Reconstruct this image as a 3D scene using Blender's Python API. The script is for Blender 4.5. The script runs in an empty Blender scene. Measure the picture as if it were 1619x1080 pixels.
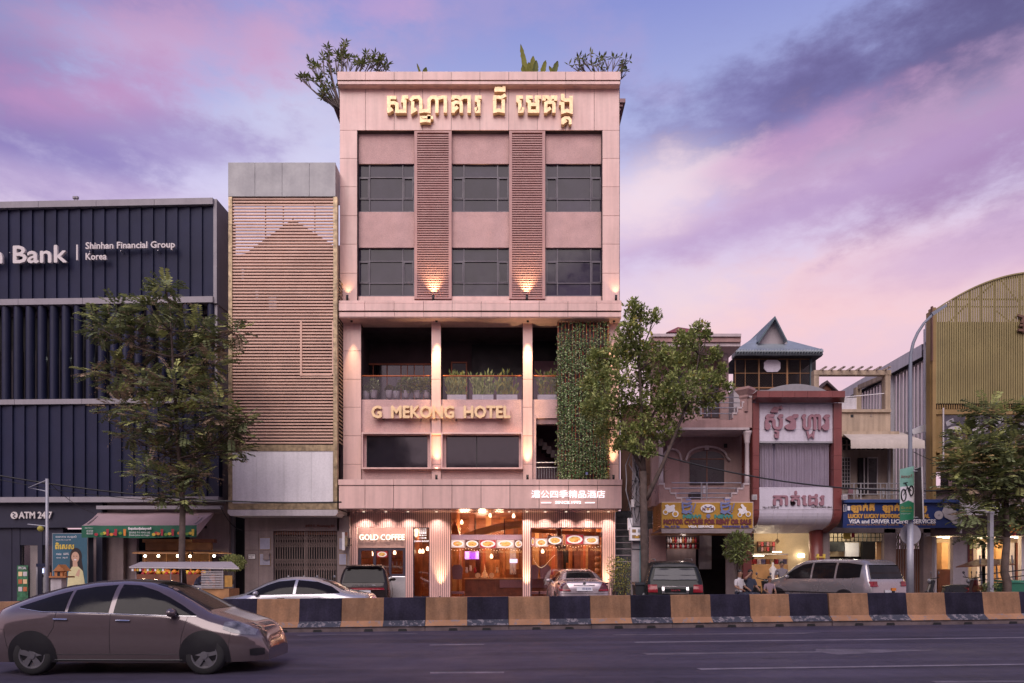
import bpy, bmesh, math, random
from mathutils import Vector, Matrix, noise as mnoise
R = math.radians
sc = bpy.context.scene
C = sc.collection
# ------------------------------------------------------------------ camera
F, CX, HY, CH = 1100.0, 809.5, 900.0, 1.58       # focal length in photo pixels, principal column, horizon row, eye height
cam = bpy.data.cameras.new('camera')
cam.sensor_width = 36; cam.lens = 36 * F / 1619; cam.shift_y = 360 / 1619
cam.clip_start = .1; cam.clip_end = 3000
co = bpy.data.objects.new('camera', cam); C.objects.link(co)
co.location = (0, 0, CH); co.rotation_euler = (R(90), 0, 0); sc.camera = co
sc.cycles.use_denoising = True
sc.cycles.max_bounces = 6
# ------------------------------------------------------------------ exposure
sc.view_settings.view_transform = 'Standard'; sc.view_settings.look = 'None'
sc.view_settings.gamma = 1; sc.view_settings.use_curve_mapping = False
EXPO = 0.9
sc.view_settings.exposure = EXPO
def lin(r, g, b):
    f = lambda c: (c / 255 / 12.92) if c <= 10 else ((c / 255 + .055) / 1.055) ** 2.4
    return (f(r), f(g), f(b), 1)
# ------------------------------------------------------------------ sky (dusk, broken pink and violet cloud)
def make_world():
    w = bpy.data.worlds.new('World'); sc.world = w; w.use_nodes = True
    nt = w.node_tree; N = nt.nodes; L = nt.links; N.clear()
    def math_(op, a, b=None, c=None, clamp=False):
        n = N.new('ShaderNodeMath'); n.operation = op; n.use_clamp = clamp
        for i, v in enumerate((a, b, c)):
            if v is None: continue
            if isinstance(v, (int, float)): n.inputs[i].default_value = v
            else: L.new(v, n.inputs[i])
        return n.outputs[0]
    tc = N.new('ShaderNodeTexCoord')
    nv = N.new('ShaderNodeVectorMath'); nv.operation = 'NORMALIZE'; L.new(tc.outputs['Generated'], nv.inputs[0])
    sx = N.new('ShaderNodeSeparateXYZ'); L.new(nv.outputs[0], sx.inputs[0])
    A = math_('MULTIPLY', math_('ARCTAN2', sx.outputs[0], sx.outputs[1]), F)
    el = math_('ARCSINE', sx.outputs[2]); E = math_('MULTIPLY', el, F)
    def noise(vec, scale, detail=6, rough=.55):
        n = N.new('ShaderNodeTexNoise'); n.inputs['Scale'].default_value = scale
        n.inputs['Detail'].default_value = detail; n.inputs['Roughness'].default_value = rough
        L.new(vec, n.inputs['Vector']); return n
    # streaky coordinates: long along the drift of the cloud, short across it
    rot = N.new('ShaderNodeMapping'); rot.inputs['Rotation'].default_value = (0, R(-4), 0); rot.inputs['Scale'].default_value = (2.0, 2.0, 4.6)
    L.new(nv.outputs[0], rot.inputs[0])
    n1 = noise(rot.outputs[0], 2.0, 8, .58); n2 = noise(rot.outputs[0], 6.5, 8, .62)
    s1 = math_('SUBTRACT', n1.outputs[0], .5); s2 = math_('SUBTRACT', n2.outputs[0], .5)
    warp = math_('ADD', math_('MULTIPLY', s1, 1.7), math_('MULTIPLY', s2, 1.25))
    rp = N.new('ShaderNodeValToRGB'); L.new(math_('DIVIDE', el, math.pi / 2), rp.inputs[0])
    stops = [(0, (226, 182, 198)), (.17, (238, 200, 212)), (.225, (232, 205, 226)), (.30, (212, 203, 238)), (.365, (172, 178, 226)),
             (.43, (140, 148, 212)), (.65, (98, 108, 178)), (1, (74, 84, 150))]
    while len(rp.color_ramp.elements) < len(stops): rp.color_ramp.elements.new(.5)
    for e, (p, c) in zip(rp.color_ramp.elements, stops): e.position = p; e.color = lin(*c)
    col = rp.outputs[0]
    def mix(fac, a, b):
        m = N.new('ShaderNodeMix'); m.data_type = 'RGBA'
        if isinstance(fac, (int, float)): m.inputs['Factor'].default_value = fac
        else: L.new(fac, m.inputs['Factor'])
        L.new(a, m.inputs['A'])
        if isinstance(b, tuple): m.inputs['B'].default_value = b
        else: L.new(b, m.inputs['B'])
        return m.outputs['Result']
    # cloud everywhere in the sky, the same kind as in view
    g = N.new('ShaderNodeMapRange'); g.interpolation_type = 'SMOOTHSTEP'; L.new(n1.outputs[0], g.inputs[0])
    g.inputs[1].default_value = .5; g.inputs[2].default_value = .68; g.inputs[4].default_value = .45
    col = mix(g.outputs[0], col, lin(180, 160, 206))
    # (column, row) of the photo -> azimuth and elevation; half axes, tilt, colour, weight
    for px, py, rx, ry, an, c, k in [
        (450, 265, 170, 110, 0, (228, 224, 246), .6), (1300, 480, 300, 75, 5, (252, 206, 206), .9), (1080, 470, 160, 60, 0, (250, 222, 220), .5),
        (20, 50, 170, 110, 0, (98, 110, 172), .7), (235, 6, 150, 36, 6, (118, 104, 170), .7), (250, 62, 270, 50, 13, (208, 166, 204), .78),
        (40, 180, 240, 80, 6, (130, 110, 170), .85), (160, 150, 190, 42, 16, (204, 152, 198), .7), (285, 238, 150, 40, 10, (168, 150, 203), .8),
        (70, 250, 170, 40, 5, (140, 125, 190), .6), (130, 300, 220, 25, 4, (205, 180, 218), .5),
        (1470, 110, 420, 100, 5, (108, 98, 152), .8), (1240, 165, 260, 60, 8, (124, 114, 172), .7), (1640, 50, 290, 140, 5, (92, 82, 128), .8),
        (1350, 278, 520, 70, 7, (206, 170, 206), .85), (1560, 245, 240, 55, 7, (164, 126, 178), .75), (1230, 345, 330, 26, 9, (190, 160, 205), .7),
        (1030, 305, 130, 55, 10, (252, 228, 236), .8), (1290, 205, 140, 22, 12, (205, 158, 200), .6), (1560, 385, 260, 40, 6, (196, 166, 212), .6),
        (590, 8, 60, 18, 8, (195, 160, 210), .5)]:
        a0 = math.atan((px - CX) / F) * F; e0 = math.atan((HY - py) / math.hypot(F, px - CX)) * F
        ca, sa = math.cos(R(an)), math.sin(R(an))
        da = math_('SUBTRACT', A, a0); de = math_('SUBTRACT', E, e0)
        u = math_('DIVIDE', math_('ADD', math_('MULTIPLY', da, ca), math_('MULTIPLY', de, sa)), rx)
        v = math_('DIVIDE', math_('SUBTRACT', math_('MULTIPLY', de, ca), math_('MULTIPLY', da, sa)), ry)
        r = math_('SQRT', math_('ADD', math_('MULTIPLY', u, u), math_('MULTIPLY', v, v)))
        f = math_('SUBTRACT', math_('ADD', 1.0, math_('MULTIPLY', warp, 1.35)), r)
        mr = N.new('ShaderNodeMapRange'); mr.interpolation_type = 'SMOOTHSTEP'; L.new(f, mr.inputs[0])
        mr.inputs[1].default_value = -.45; mr.inputs[2].default_value = .9; mr.inputs[4].default_value = k
        col = mix(mr.outputs[0], col, lin(*c))
    # below the horizon: dim ground haze
    lo = N.new('ShaderNodeMapRange'); L.new(sx.outputs[2], lo.inputs[0]); lo.inputs[1].default_value = -.02; lo.inputs[2].default_value = .02
    col = mix(math_('SUBTRACT', 1.0, lo.outputs[0]), col, lin(96, 84, 104))
    sky = N.new('ShaderNodeTexSky'); sky.sky_type = 'NISHITA'; sky.sun_disc = False
    sky.sun_elevation = R(SUN_EL); sky.sun_rotation = R(SUN_AZ)
    b1 = N.new('ShaderNodeBackground'); L.new(col, b1.inputs[0]); b1.inputs[1].default_value = .97 / 2 ** EXPO
    b2 = N.new('ShaderNodeBackground'); L.new(sky.outputs[0], b2.inputs[0]); b2.inputs[1].default_value = .006
    ad = N.new('ShaderNodeAddShader'); L.new(b1.outputs[0], ad.inputs[0]); L.new(b2.outputs[0], ad.inputs[1])
    out = N.new('ShaderNodeOutputWorld'); L.new(ad.outputs[0], out.inputs[0])
SUN_EL, SUN_AZ = 44, 192       # the bright western sky behind the camera
make_world()
sun = bpy.data.lights.new('sun', 'SUN'); sun.energy = 1.5; sun.angle = R(50); sun.color = (1.0, .85, .78)
so = bpy.data.objects.new('sun', sun); C.objects.link(so)
d = Vector((math.sin(R(SUN_AZ)) * math.cos(R(SUN_EL)), math.cos(R(SUN_AZ)) * math.cos(R(SUN_EL)), math.sin(R(SUN_EL))))
so.rotation_euler = d.to_track_quat('Z', 'Y').to_euler(); so.location = (0, -20, 40)
# ------------------------------------------------------------------ helpers
rnd = random.Random(7)
def W(px, py, Y): return Vector(((px - CX) * Y / F, Y, CH + (HY - py) * Y / F))
def PX(px, Y): return (px - CX) * Y / F
def PZ(py, Y): return CH + (HY - py) * Y / F
def gz(x): return -.04 + .0073 * x                  # the street climbs slightly to the east
def G(px, py):                                      # photo pixel -> point of the street surface
    # CH + (HY-py)*Y/F = -.04 + .0073*(px-CX)*Y/F
    Y = (CH + .04) * F / (.0073 * (px - CX) - (HY - py)); x = PX(px, Y); return Vector((x, Y, gz(x)))
LOC = {}
class MB:
    def __init__(s): s.v = []; s.f = []; s.mi = []
    def add(s, vs, fs, m=0):
        n = len(s.v); s.v += [tuple(v) for v in vs]; s.f += [tuple(i + n for i in f) for f in fs]; s.mi += [m] * len(fs); return s
    def box(s, x0, x1, y0, y1, z0, z1, m=0):
        return s.add([(x0,y0,z0),(x1,y0,z0),(x1,y1,z0),(x0,y1,z0),(x0,y0,z1),(x1,y0,z1),(x1,y1,z1),(x0,y1,z1)],
                     [(0,3,2,1),(4,5,6,7),(0,1,5,4),(1,2,6,5),(2,3,7,6),(3,0,4,7)], m)
    def pb(s, a0, a1, b0, b1, Y, d, m=0):           # front face given in photo pixels at depth Y, d metres thick
        return s.box(PX(a0, Y), PX(a1, Y), Y, Y + d, PZ(b1, Y), PZ(b0, Y), m)
    def prism(s, poly, y0, y1, m=0):                # polygon in XZ, extruded along Y
        n = len(poly); a = sum(poly[i][0]*poly[(i+1)%n][1] - poly[(i+1)%n][0]*poly[i][1] for i in range(n))
        if a < 0: poly = poly[::-1]
        vs = [(x, y0, z) for x, z in poly] + [(x, y1, z) for x, z in poly]
        return s.add(vs, [tuple(range(n)), tuple(range(2*n-1, n-1, -1))] + [(i, i+n, (i+1)%n+n, (i+1)%n) for i in range(n)], m)
    def pprism(s, poly, Y, d, m=0): return s.prism([(PX(a, Y), PZ(b, Y)) for a, b in poly], Y, Y + d, m)
    def tube(s, pts, r, n=6, m=0, cap=True):
        pts = [Vector(p) for p in pts]; k = len(pts)
        rr = r if isinstance(r, (list, tuple)) else [r] * k
        ref = None; vs = []
        for i, p in enumerate(pts):
            t = (pts[min(i+1, k-1)] - pts[max(i-1, 0)]).normalized()
            if ref is None: ref = Vector((0,0,1)) if abs(t.z) < .9 else Vector((1,0,0))
            a = t.cross(ref)
            if a.length < 1e-4: a = t.cross(Vector((0,1,0)))
            a.normalize(); b = t.cross(a); ref = -b if False else ref
            for j in range(n):
                q = 2 * math.pi * j / n; vs.append(p + (a * math.cos(q) + b * math.sin(q)) * rr[i])
        fs = [(i*n+j, i*n+(j+1)%n, (i+1)*n+(j+1)%n, (i+1)*n+j) for i in range(k-1) for j in range(n)]
        if cap: fs += [tuple(range(n-1, -1, -1)), tuple(range((k-1)*n, k*n))]
        return s.add(vs, fs, m)
    def lathe(s, prof, c=(0,0,0), n=16, axis='z', m=0, cap=True):
        vs = []
        for r, h in prof:
            for j in range(n):
                q = 2*math.pi*j/n; a, b = r*math.cos(q), r*math.sin(q)
                p = (a, b, h) if axis == 'z' else ((a, h, b) if axis == 'y' else (h, a, b))
                vs.append((p[0]+c[0], p[1]+c[1], p[2]+c[2]))
        k = len(prof)
        fs = [(i*n+j, i*n+(j+1)%n, (i+1)*n+(j+1)%n, (i+1)*n+j) for i in range(k-1) for j in range(n)]
        return s.add(vs, fs + ([tuple(range(n-1,-1,-1)), tuple(range((k-1)*n, k*n))] if cap else []), m)
    def ball(s, c, r, n=8, m=0, sz=1, sx=1, sy=1):
        vs = []; fs = []
        for i in range(n+1):
            t = math.pi*i/n
            for j in range(2*n):
                q = math.pi*j/n; vs.append((c[0]+r*sx*math.sin(t)*math.cos(q), c[1]+r*sy*math.sin(t)*math.sin(q), c[2]+r*sz*math.cos(t)))
        for i in range(n):
            for j in range(2*n): fs.append((i*2*n+j, (i+1)*2*n+j, (i+1)*2*n+(j+1)%(2*n), i*2*n+(j+1)%(2*n)))
        return s.add(vs, fs, m)
    def mesh(s, name, mat, off=Vector()):
        me = bpy.data.meshes.new(name)
        me.from_pydata([(v[0]-off[0], v[1]-off[1], v[2]-off[2]) for v in s.v], [], s.f)
        for x in (mat if isinstance(mat, (list, tuple)) else [mat]): me.materials.append(x)
        if any(s.mi): me.polygons.foreach_set('material_index', s.mi)
        return me
    def build(s, name, mat, parent=None, smooth=False, kind=None):
        off = LOC.get(parent.name, Vector()) if parent else Vector()
        me = s.mesh(name, mat, off)
        if smooth: me.polygons.foreach_set('use_smooth', [True]*len(me.polygons))
        o = bpy.data.objects.new(name, me); C.objects.link(o)
        if parent: o.parent = parent; LOC[o.name] = off
        else: LOC[o.name] = Vector()
        if kind: o['kind'] = kind
        return o
def thing(name, label, cat, loc=(0,0,0), rot=0, group=None, local=False):
    o = bpy.data.objects.new(name, None); C.objects.link(o); o.empty_display_size = .2
    o.location = loc; o.rotation_euler = (0, 0, rot); o['label'] = label; o['category'] = cat
    if group: o['group'] = group
    LOC[o.name] = Vector() if local else Vector(loc)
    return o
def tag(o, label, cat, group=None):
    o['label'] = label; o['category'] = cat
    if group: o['group'] = group
    return o
def copy_tree(o, parent=None):
    c = o.copy(); C.objects.link(c); c.parent = parent; LOC[c.name] = LOC.get(o.name, Vector())
    for ch in o.children: copy_tree(ch, c)
    return c
def like(o, loc, parent, name=None):                # another object sharing o's mesh
    c = bpy.data.objects.new(name or o.name.split('.')[0], o.data); C.objects.link(c); c.parent = parent; c.location = loc; LOC[c.name] = LOC.get(parent.name, Vector()); return c
def box(name, mat, parent, a0, a1, b0, b1, Y, d): return MB().pb(a0, a1, b0, b1, Y, d).build(name, mat, parent)
# ------------------------------------------------------------------ materials
def mat(name, col, rough=.6, metal=0.0, var=.14, scale=1.2, bump=0, bscale=60, spec=.5, streak=0, emit=0, ecol=None, coat=0, island=0, fine=.06, ov=0):
    m = bpy.data.materials.new(name); m.use_nodes = True; nt = m.node_tree; N = nt.nodes; L = nt.links
    p = N['Principled BSDF']; p.inputs['Roughness'].default_value = rough; p.inputs['Metallic'].default_value = metal
    p.inputs['Specular IOR Level'].default_value = spec; p.inputs['Coat Weight'].default_value = coat
    p.inputs['Coat Roughness'].default_value = .08
    geo = N.new('ShaderNodeNewGeometry')
    def noi(sc_, det, stretch=None):
        n = N.new('ShaderNodeTexNoise'); n.inputs['Scale'].default_value = sc_; n.inputs['Detail'].default_value = det
        v = geo.outputs['Position']
        if stretch:
            mp = N.new('ShaderNodeMapping'); mp.inputs['Scale'].default_value = stretch; L.new(v, mp.inputs[0]); v = mp.outputs[0]
        L.new(v, n.inputs['Vector']); return n.outputs[0]
    def rng(o, a, b, c, d):
        r = N.new('ShaderNodeMapRange'); L.new(o, r.inputs[0])
        for i, q in enumerate((a, b, c, d)): r.inputs[i+1].default_value = q
        return r.outputs[0]
    def mul(a, b):
        n = N.new('ShaderNodeMath'); n.operation = 'MULTIPLY'; L.new(a, n.inputs[0]); L.new(b, n.inputs[1]); return n.outputs[0]
    f = rng(noi(scale, 5), .3, .7, 1-var, 1+var)
    if fine: f = mul(f, rng(noi(scale*14, 3), .3, .7, 1-fine, 1+fine))
    if streak: f = mul(f, rng(noi(1.0, 5, (5, 5, .35)), .42, .7, 1.0, 1-streak))
    if ov: f = mul(f, rng(N.new('ShaderNodeObjectInfo').outputs['Random'], 0, 1, 1-ov, 1+ov))
    if island: f = mul(f, rng(geo.outputs['Random Per Island'], 0, 1, 1-island, 1+island))
    mx = N.new('ShaderNodeVectorMath'); mx.operation = 'SCALE'; mx.inputs[0].default_value = col[:3]; L.new(f, mx.inputs['Scale'])
    L.new(mx.outputs[0], p.inputs['Base Color'])
    if rough < .95: L.new(rng(noi(scale*2.3, 4), .3, .7, max(.02, rough-.08), min(1, rough+.1)), p.inputs['Roughness'])
    if bump:
        b = N.new('ShaderNodeBump'); b.inputs['Strength'].default_value = bump; b.inputs['Distance'].default_value = .02
        L.new(noi(bscale, 4), b.inputs['Height']); L.new(b.outputs[0], p.inputs['Normal'])
    if emit:
        p.inputs['Emission Color'].default_value = (ecol or col) + (1,) if len(ecol or col) == 3 else (ecol or col)
        p.inputs['Emission Strength'].default_value = emit
    return m
def glass(name, tint=(.9,.85,.9), alpha=.25, rough=.02):     # thin pane: mostly clear, with a mirror-like reflection
    m = bpy.data.materials.new(name); m.use_nodes = True; nt = m.node_tree; N = nt.nodes; L = nt.links; N.clear()
    t = N.new('ShaderNodeBsdfTransparent'); t.inputs[0].default_value = tint + (1,)
    g = N.new('ShaderNodeBsdfGlossy'); g.inputs['Roughness'].default_value = rough
    fr = N.new('ShaderNodeFresnel'); fr.inputs[0].default_value = 1.5
    mr = N.new('ShaderNodeMapRange'); L.new(fr.outputs[0], mr.inputs[0]); mr.inputs[1].default_value = 0; mr.inputs[2].default_value = 1
    mr.inputs[3].default_value = alpha*.2; mr.inputs[4].default_value = .6
    mx = N.new('ShaderNodeMixShader'); L.new(mr.outputs[0], mx.inputs[0]); L.new(t.outputs[0], mx.inputs[1]); L.new(g.outputs[0], mx.inputs[2])
    o = N.new('ShaderNodeOutputMaterial'); L.new(mx.outputs[0], o.inputs[0]); return m
def glow(name, col, s):
    m = bpy.data.materials.new(name); m.use_nodes = True; p = m.node_tree.nodes['Principled BSDF']
    p.inputs['Base Color'].default_value = (.8,.8,.8,1); p.inputs['Emission Color'].default_value = tuple(col) + (1,); p.inputs['Emission Strength'].default_value = s; return m
def text(body, m, parent, a0, a1, b0, b1, Y, ext=.03, bold=0, split=None, name='lettering'):
    cu = bpy.data.curves.new('t', 'FONT'); cu.body = body; cu.size = 1; cu.extrude = .5; cu.resolution_u = 2
    o = bpy.data.objects.new('t', cu); me = bpy.data.meshes.new_from_object(o)
    vs = [v.co.copy() for v in me.vertices]; fs = [tuple(p.vertices) for p in me.polygons]
    bpy.data.objects.remove(o); bpy.data.meshes.remove(me)
    if not vs: return None
    x0 = min(v.x for v in vs); x1 = max(v.x for v in vs); y0 = min(v.y for v in vs); y1 = max(v.y for v in vs)
    X0, X1, Z0, Z1 = PX(a0, Y), PX(a1, Y), PZ(b1, Y), PZ(b0, Y)
    P = [Vector((X0+(v.x-x0)/(x1-x0)*(X1-X0), Y-(v.z+.5)*ext, Z0+(v.y-y0)/(y1-y0)*(Z1-Z0))) for v in vs]
    if split:
        par = list(range(len(P)))
        def fd(i):
            while par[i] != i: par[i] = par[par[i]]; i = par[i]
            return i
        for f in fs:
            for q in f[1:]: par[fd(f[0])] = fd(q)
        # islands that overlap in x belong to one letter
        isl = {}
        for i in range(len(P)): isl.setdefault(fd(i), []).append(i)
        gs = sorted(([min(P[i].x for i in g), max(P[i].x for i in g), set(g)] for g in isl.values()), key=lambda t: t[0])
        merged = []
        for g in gs:
            if merged and g[0] < merged[-1][1] - .005: merged[-1][1] = max(merged[-1][1], g[1]); merged[-1][2] |= g[2]
            else: merged.append(g)
        groups = [g[2] for g in merged]
    else: groups = [set(range(len(P)))]
    offs = [(0, 0)] if not bold else [(0, 0), (bold, 0), (-bold, 0), (0, bold), (0, -bold)]
    out = None
    for g in groups:
        b = MB(); idx = {}; gl = sorted(g)
        for k, i in enumerate(gl): idx[i] = k
        ff = [tuple(idx[i] for i in f) for f in fs if f[0] in idx]
        for k, (ox, oz) in enumerate(offs): b.add([P[i] + Vector((ox, -k*.0012, oz)) for i in gl], ff)
        out = b.build(split or name, m, parent)
    return out
def strokes(polys, hw, o, s, Y, ext, m, parent, name='letter'):      # letter drawn as broad strokes; coordinates in photo zoom pixels
    b = MB()
    for k, pl in enumerate(polys):
        pts = [Vector((PX(o[0]+x/s, Y), PZ(o[1]+y/s, Y))) for x, y in pl]; n = len(pts); w = hw/s*Y/F
        Lf, Rt = [], []
        for i, p in enumerate(pts):
            d0 = (p - pts[i-1]).normalized() if i else None; d1 = (pts[i+1] - p).normalized() if i < n-1 else None
            if d0 is None: d0 = d1; p = p - d1*w*.9
            if d1 is None: d1 = d0; p = p + d0*w*.9
            t = (d0 + d1).normalized(); nn = Vector((-t.y, t.x)); q = w / max(.5, nn.dot(Vector((-d0.y, d0.x))))
            Lf.append(p + nn*q); Rt.append(p - nn*q)
        e = k*.004
        vs = [(q.x, Y-ext-e, q.y) for q in Lf] + [(q.x, Y-ext-e, q.y) for q in Rt] + [(q.x, Y-.02, q.y) for q in Lf] + [(q.x, Y-.02, q.y) for q in Rt]
        fs = []
        for i in range(n-1):
            fs += [(i, i+1, n+i+1, n+i), (i, 2*n+i, 2*n+i+1, i+1), (n+i, n+i+1, 3*n+i+1, 3*n+i)]
        fs += [(0, n, 3*n, 2*n), (n-1, 3*n-1, 4*n-1, 2*n-1)]
        b.add(vs, fs)
    return b.build(name, m, parent)
def spot(loc, target, power, col=(1,.62,.32), size=60, blend=.7, parent=None, r=.03):
    l = bpy.data.lights.new('lamp_light', 'SPOT'); l.energy = power; l.color = col; l.spot_size = R(size); l.spot_blend = blend; l.shadow_soft_size = r
    o = bpy.data.objects.new('lamp_light', l); C.objects.link(o); off = LOC.get(parent.name, Vector()) if parent else Vector()
    o.location = Vector(loc) - off; o.rotation_euler = (Vector(loc) - Vector(target)).to_track_quat('Z', 'Y').to_euler()
    if parent: o.parent = parent
    return o
def point(loc, power, col=(1,.6,.3), r=.1, parent=None):
    l = bpy.data.lights.new('lamp_light', 'POINT'); l.energy = power; l.color = col; l.shadow_soft_size = r
    o = bpy.data.objects.new('lamp_light', l); C.objects.link(o)
    o.location = Vector(loc) - (LOC.get(parent.name, Vector()) if parent else Vector())
    if parent: o.parent = parent
    return o
M = {}
def mk(k, *a, **kw): M[k] = mat(k, *a, **kw)
mk('pink_panel', (.74,.495,.44), .36, var=.09, scale=.5, fine=.03, streak=.16, ov=.06)
mk('stucco', (.58,.385,.36), .9, var=.1, scale=2, bump=.8, bscale=30, fine=.12)
mk('louvre', (.45,.25,.225), .5, var=.06)
mk('joint', (.05,.03,.035), .9)
mk('gold_letter', (.80,.58,.33), .42, metal=.3, var=.1, scale=4)
mk('dark_glass', (.036,.030,.050), .06, var=.2, spec=.2, ov=.28)
mk('dark_glass2', (.012,.010,.014), .05, var=.1, spec=.3)
mk('mirror_glass', (.012,.010,.014), .02, var=.08, spec=.8, coat=.8, fine=.0)
mk('window_frame', (.085,.07,.095), .4)
mk('black', (.012,.012,.014), .5)
mk('steel', (.45,.44,.46), .35, metal=.8)
mk('grey_metal', (.32,.31,.33), .45, metal=.2)
mk('orange_frame', (.42,.12,.05), .45)
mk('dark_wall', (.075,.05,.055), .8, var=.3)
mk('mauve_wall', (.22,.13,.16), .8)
mk('white', (.75,.72,.74), .5, var=.06)
mk('off_white', (.5,.46,.47), .7, var=.1, streak=.15)
mk('wood', (.42,.17,.06), .45, var=.3, scale=3)
mk('wood_dark', (.16,.055,.03), .5, var=.3, scale=3)
mk('wood_pale', (.50,.28,.12), .5, var=.2, scale=3)
M['pane'] = glass('pane', (.93,.88,.88), .1); M['rail_glass'] = glass('rail_glass', (.93,.92,.95), .1)
mk('asphalt', (.056,.047,.074), .62, spec=.25, var=.16, scale=.35, bump=.2, bscale=120, fine=.10)
mk('paving', (.20,.165,.17), .85, var=.2, scale=.8, bump=.3)
mk('concrete', (.30,.27,.28), .9, var=.25, scale=1.5, bump=.4, streak=.2)
# ================================================================== the street
def sheet(name, m, pts, dz=0, kind='structure'):
    b = MB(); b.add([(p[0], p[1], gz(p[0]) + dz) for p in pts], [tuple(range(len(pts)))]); o = b.build(name, m); o['kind'] = kind; return o
def grid_sheet(name, m, x0, x1, y0, y1, dz=0):
    return sheet(name, m, [(x0, y0), (x1, y0), (x1, y1), (x0, y1)], dz)
# the ground runs to the horizon: level far away, tilted along the street
b = MB(); xs = [-900, -60, 60, 900]; ys = [-900, -40, 90, 1500]
b.add([(x, y, gz(max(-60, min(60, x)))) for y in ys for x in xs], [(j*4+i, j*4+i+1, j*4+i+5, j*4+i+4) for j in range(3) for i in range(3)])
g = b.build('road', M['asphalt']); g['kind'] = 'structure'
mk('road_paint', (.16,.14,.17), .7, var=.35, scale=2.5, fine=.25)
mk('road_paint_worn', (.105,.09,.115), .7, var=.3, scale=2.5, fine=.25)
mk('tar', (.045,.038,.05), .6, var=.2)
def marking(name, m, px):
    b = MB(); b.add([G(*p) + Vector((0,0,.004)) for p in px], [tuple(range(len(px)))]); o = b.build(name, m); o['kind'] = 'structure'
marking('lane_line', M['road_paint'], [(679,1019.4),(766,1018.4),(765,1019.8),(679,1020.8)])
marking('lane_line', M['road_paint'], [(1002,1015.2),(1640,1007.4),(1640,1008.6),(1005,1016.8)])
marking('lane_line', M['road_paint'], [(680,1063),(797,1062.2),(797,1064.6),(680,1065.4)])
marking('lane_line', M['road_paint'], [(1101,1057),(1640,1049.4),(1640,1051.2),(1108,1059.4)])
marking('lane_line', M['road_paint_worn'], [(968,1003.5),(1300,1000.2),(1270,1002.3),(975,1004.8)])
marking('arrow_marking', M['road_paint_worn'], [(1015,1033),(1290,1030),(1290,1026),(1490,1028),(1325,1035.5),(1300,1032),(1025,1036)])
marking('lane_line', M['road_paint_worn'], [(470,1004),(660,1001.3),(660,1002.4),(470,1005.2)])
marking('lane_line', M['road_paint_worn'], [(1470,1077),(1640,1076),(1640,1079),(1480,1080)])
# far pavement with kerb
KY = 23.4
def ky(x): return KY + .02 * x
b = MB()
b.add([(-60, ky(-60), gz(-60)+.13), (60, ky(60), gz(60)+.13), (60, 60, gz(60)+.13), (-60, 60, gz(-60)+.13)], [(0,1,2,3)])
o = b.build('pavement', M['paving']); o['kind'] = 'structure'
b = MB(); b.add([(-60,ky(-60)-.15,gz(-60)+.001),(60,ky(60)-.15,gz(60)+.001),(60,ky(60)-.15,gz(60)+.14),(-60,ky(-60)-.15,gz(-60)+.14),(-60,ky(-60),gz(-60)+.14),(60,ky(60),gz(60)+.14)], [(0,1,2,3),(3,2,5,4)])
o = b.build('kerb', M['concrete']); o['kind'] = 'structure'
# ------------------------------------------------------------------ painted concrete barriers
mk('barrier_yellow', (.245,.128,.068), .8, var=.22, scale=1.6, bump=.35, fine=.14, streak=.32, ov=.12)
mk('barrier_black', (.017,.015,.028), .75, spec=.12, var=.35, scale=1.6, bump=.35, fine=.2, streak=-.35, ov=.2)
mk('barrier_base', (.115,.085,.09), .9, var=.3, scale=3, bump=.5)
def peeling(name, col, under, amt):
    m = mat(name, col, .8, var=.2, scale=1.5); nt = m.node_tree; N = nt.nodes; L = nt.links; p = N['Principled BSDF']
    src = p.inputs['Base Color'].links[0].from_socket
    n = N.new('ShaderNodeTexNoise'); n.inputs['Scale'].default_value = 7; n.inputs['Detail'].default_value = 9; n.inputs['Roughness'].default_value = .7
    L.new(N.new('ShaderNodeNewGeometry').outputs['Position'], n.inputs['Vector'])
    r = N.new('ShaderNodeMapRange'); L.new(n.outputs[0], r.inputs[0]); r.inputs[1].default_value = amt; r.inputs[2].default_value = amt+.02
    mx = N.new('ShaderNodeMix'); mx.data_type = 'RGBA'; L.new(r.outputs[0], mx.inputs['Factor']); L.new(src, mx.inputs['A']); mx.inputs['B'].default_value = under + (1,)
    L.new(mx.outputs['Result'], p.inputs['Base Color']); M[name] = m
peeling('toe_yellow', (.29,.15,.08), (.19,.15,.15), .56); peeling('toe_black', (.035,.037,.055), (.17,.15,.17), .53)
P0, P1 = G(470, 1000), G(1619, 986)
dirn = (P1 - P0).normalized(); perp = Vector((-dirn.y, dirn.x, 0)).normalized()
pxs = [538, 674, 807, 938, 1069, 1195, 1320, 1441, 1562]
def on_line(px):                      # where the column px meets the barrier's foot line
    k = (px - CX) / F; t = (k * P0.y - P0.x) / (dirn.x - k * dirn.y); return P0 + dirn * t
ts = [(on_line(p) - P0).dot(dirn) for p in pxs]; ul = (ts[-1] - ts[0]) / 8
prof = [(0, 0), (0, .10), (-.03, .14), (.16, .28), (.24, .87), (.26, .885), (.40, .885), (.42, .87), (.50, .28), (.69, .14), (.66, .10), (.66, 0)]
def section(b, t0, t1, a, c, m=0):
    sel = prof[a:c]; n = len(sel); vs = []
    for t in (t0, t1):
        p = dirn * t
        for d, h in sel: vs.append((p.x + perp.x*d, p.y + perp.y*d, p.z + h))
    b.add(vs, [(i, i+1, n+i+1, n+i)[::-1] for i in range(n-1)] + [tuple(range(n)), tuple(range(2*n-1, n-1, -1))], m)
proto = None
names = ['with its yellow end behind the grey hatchback', 'at the nose of the grey hatchback', 'in front of the coffee window', 'in front of the narrow glazed door',
         'in front of the hotel lobby glass', 'in front of the parked silver saloon', 'in front of the utility pole', 'in front of the crouching people',
         'in front of the white estate car', 'in front of the street lamp', 'at the right edge of the picture', 'hidden mostly by the grey hatchback', 'left of the grey hatchback']
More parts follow.
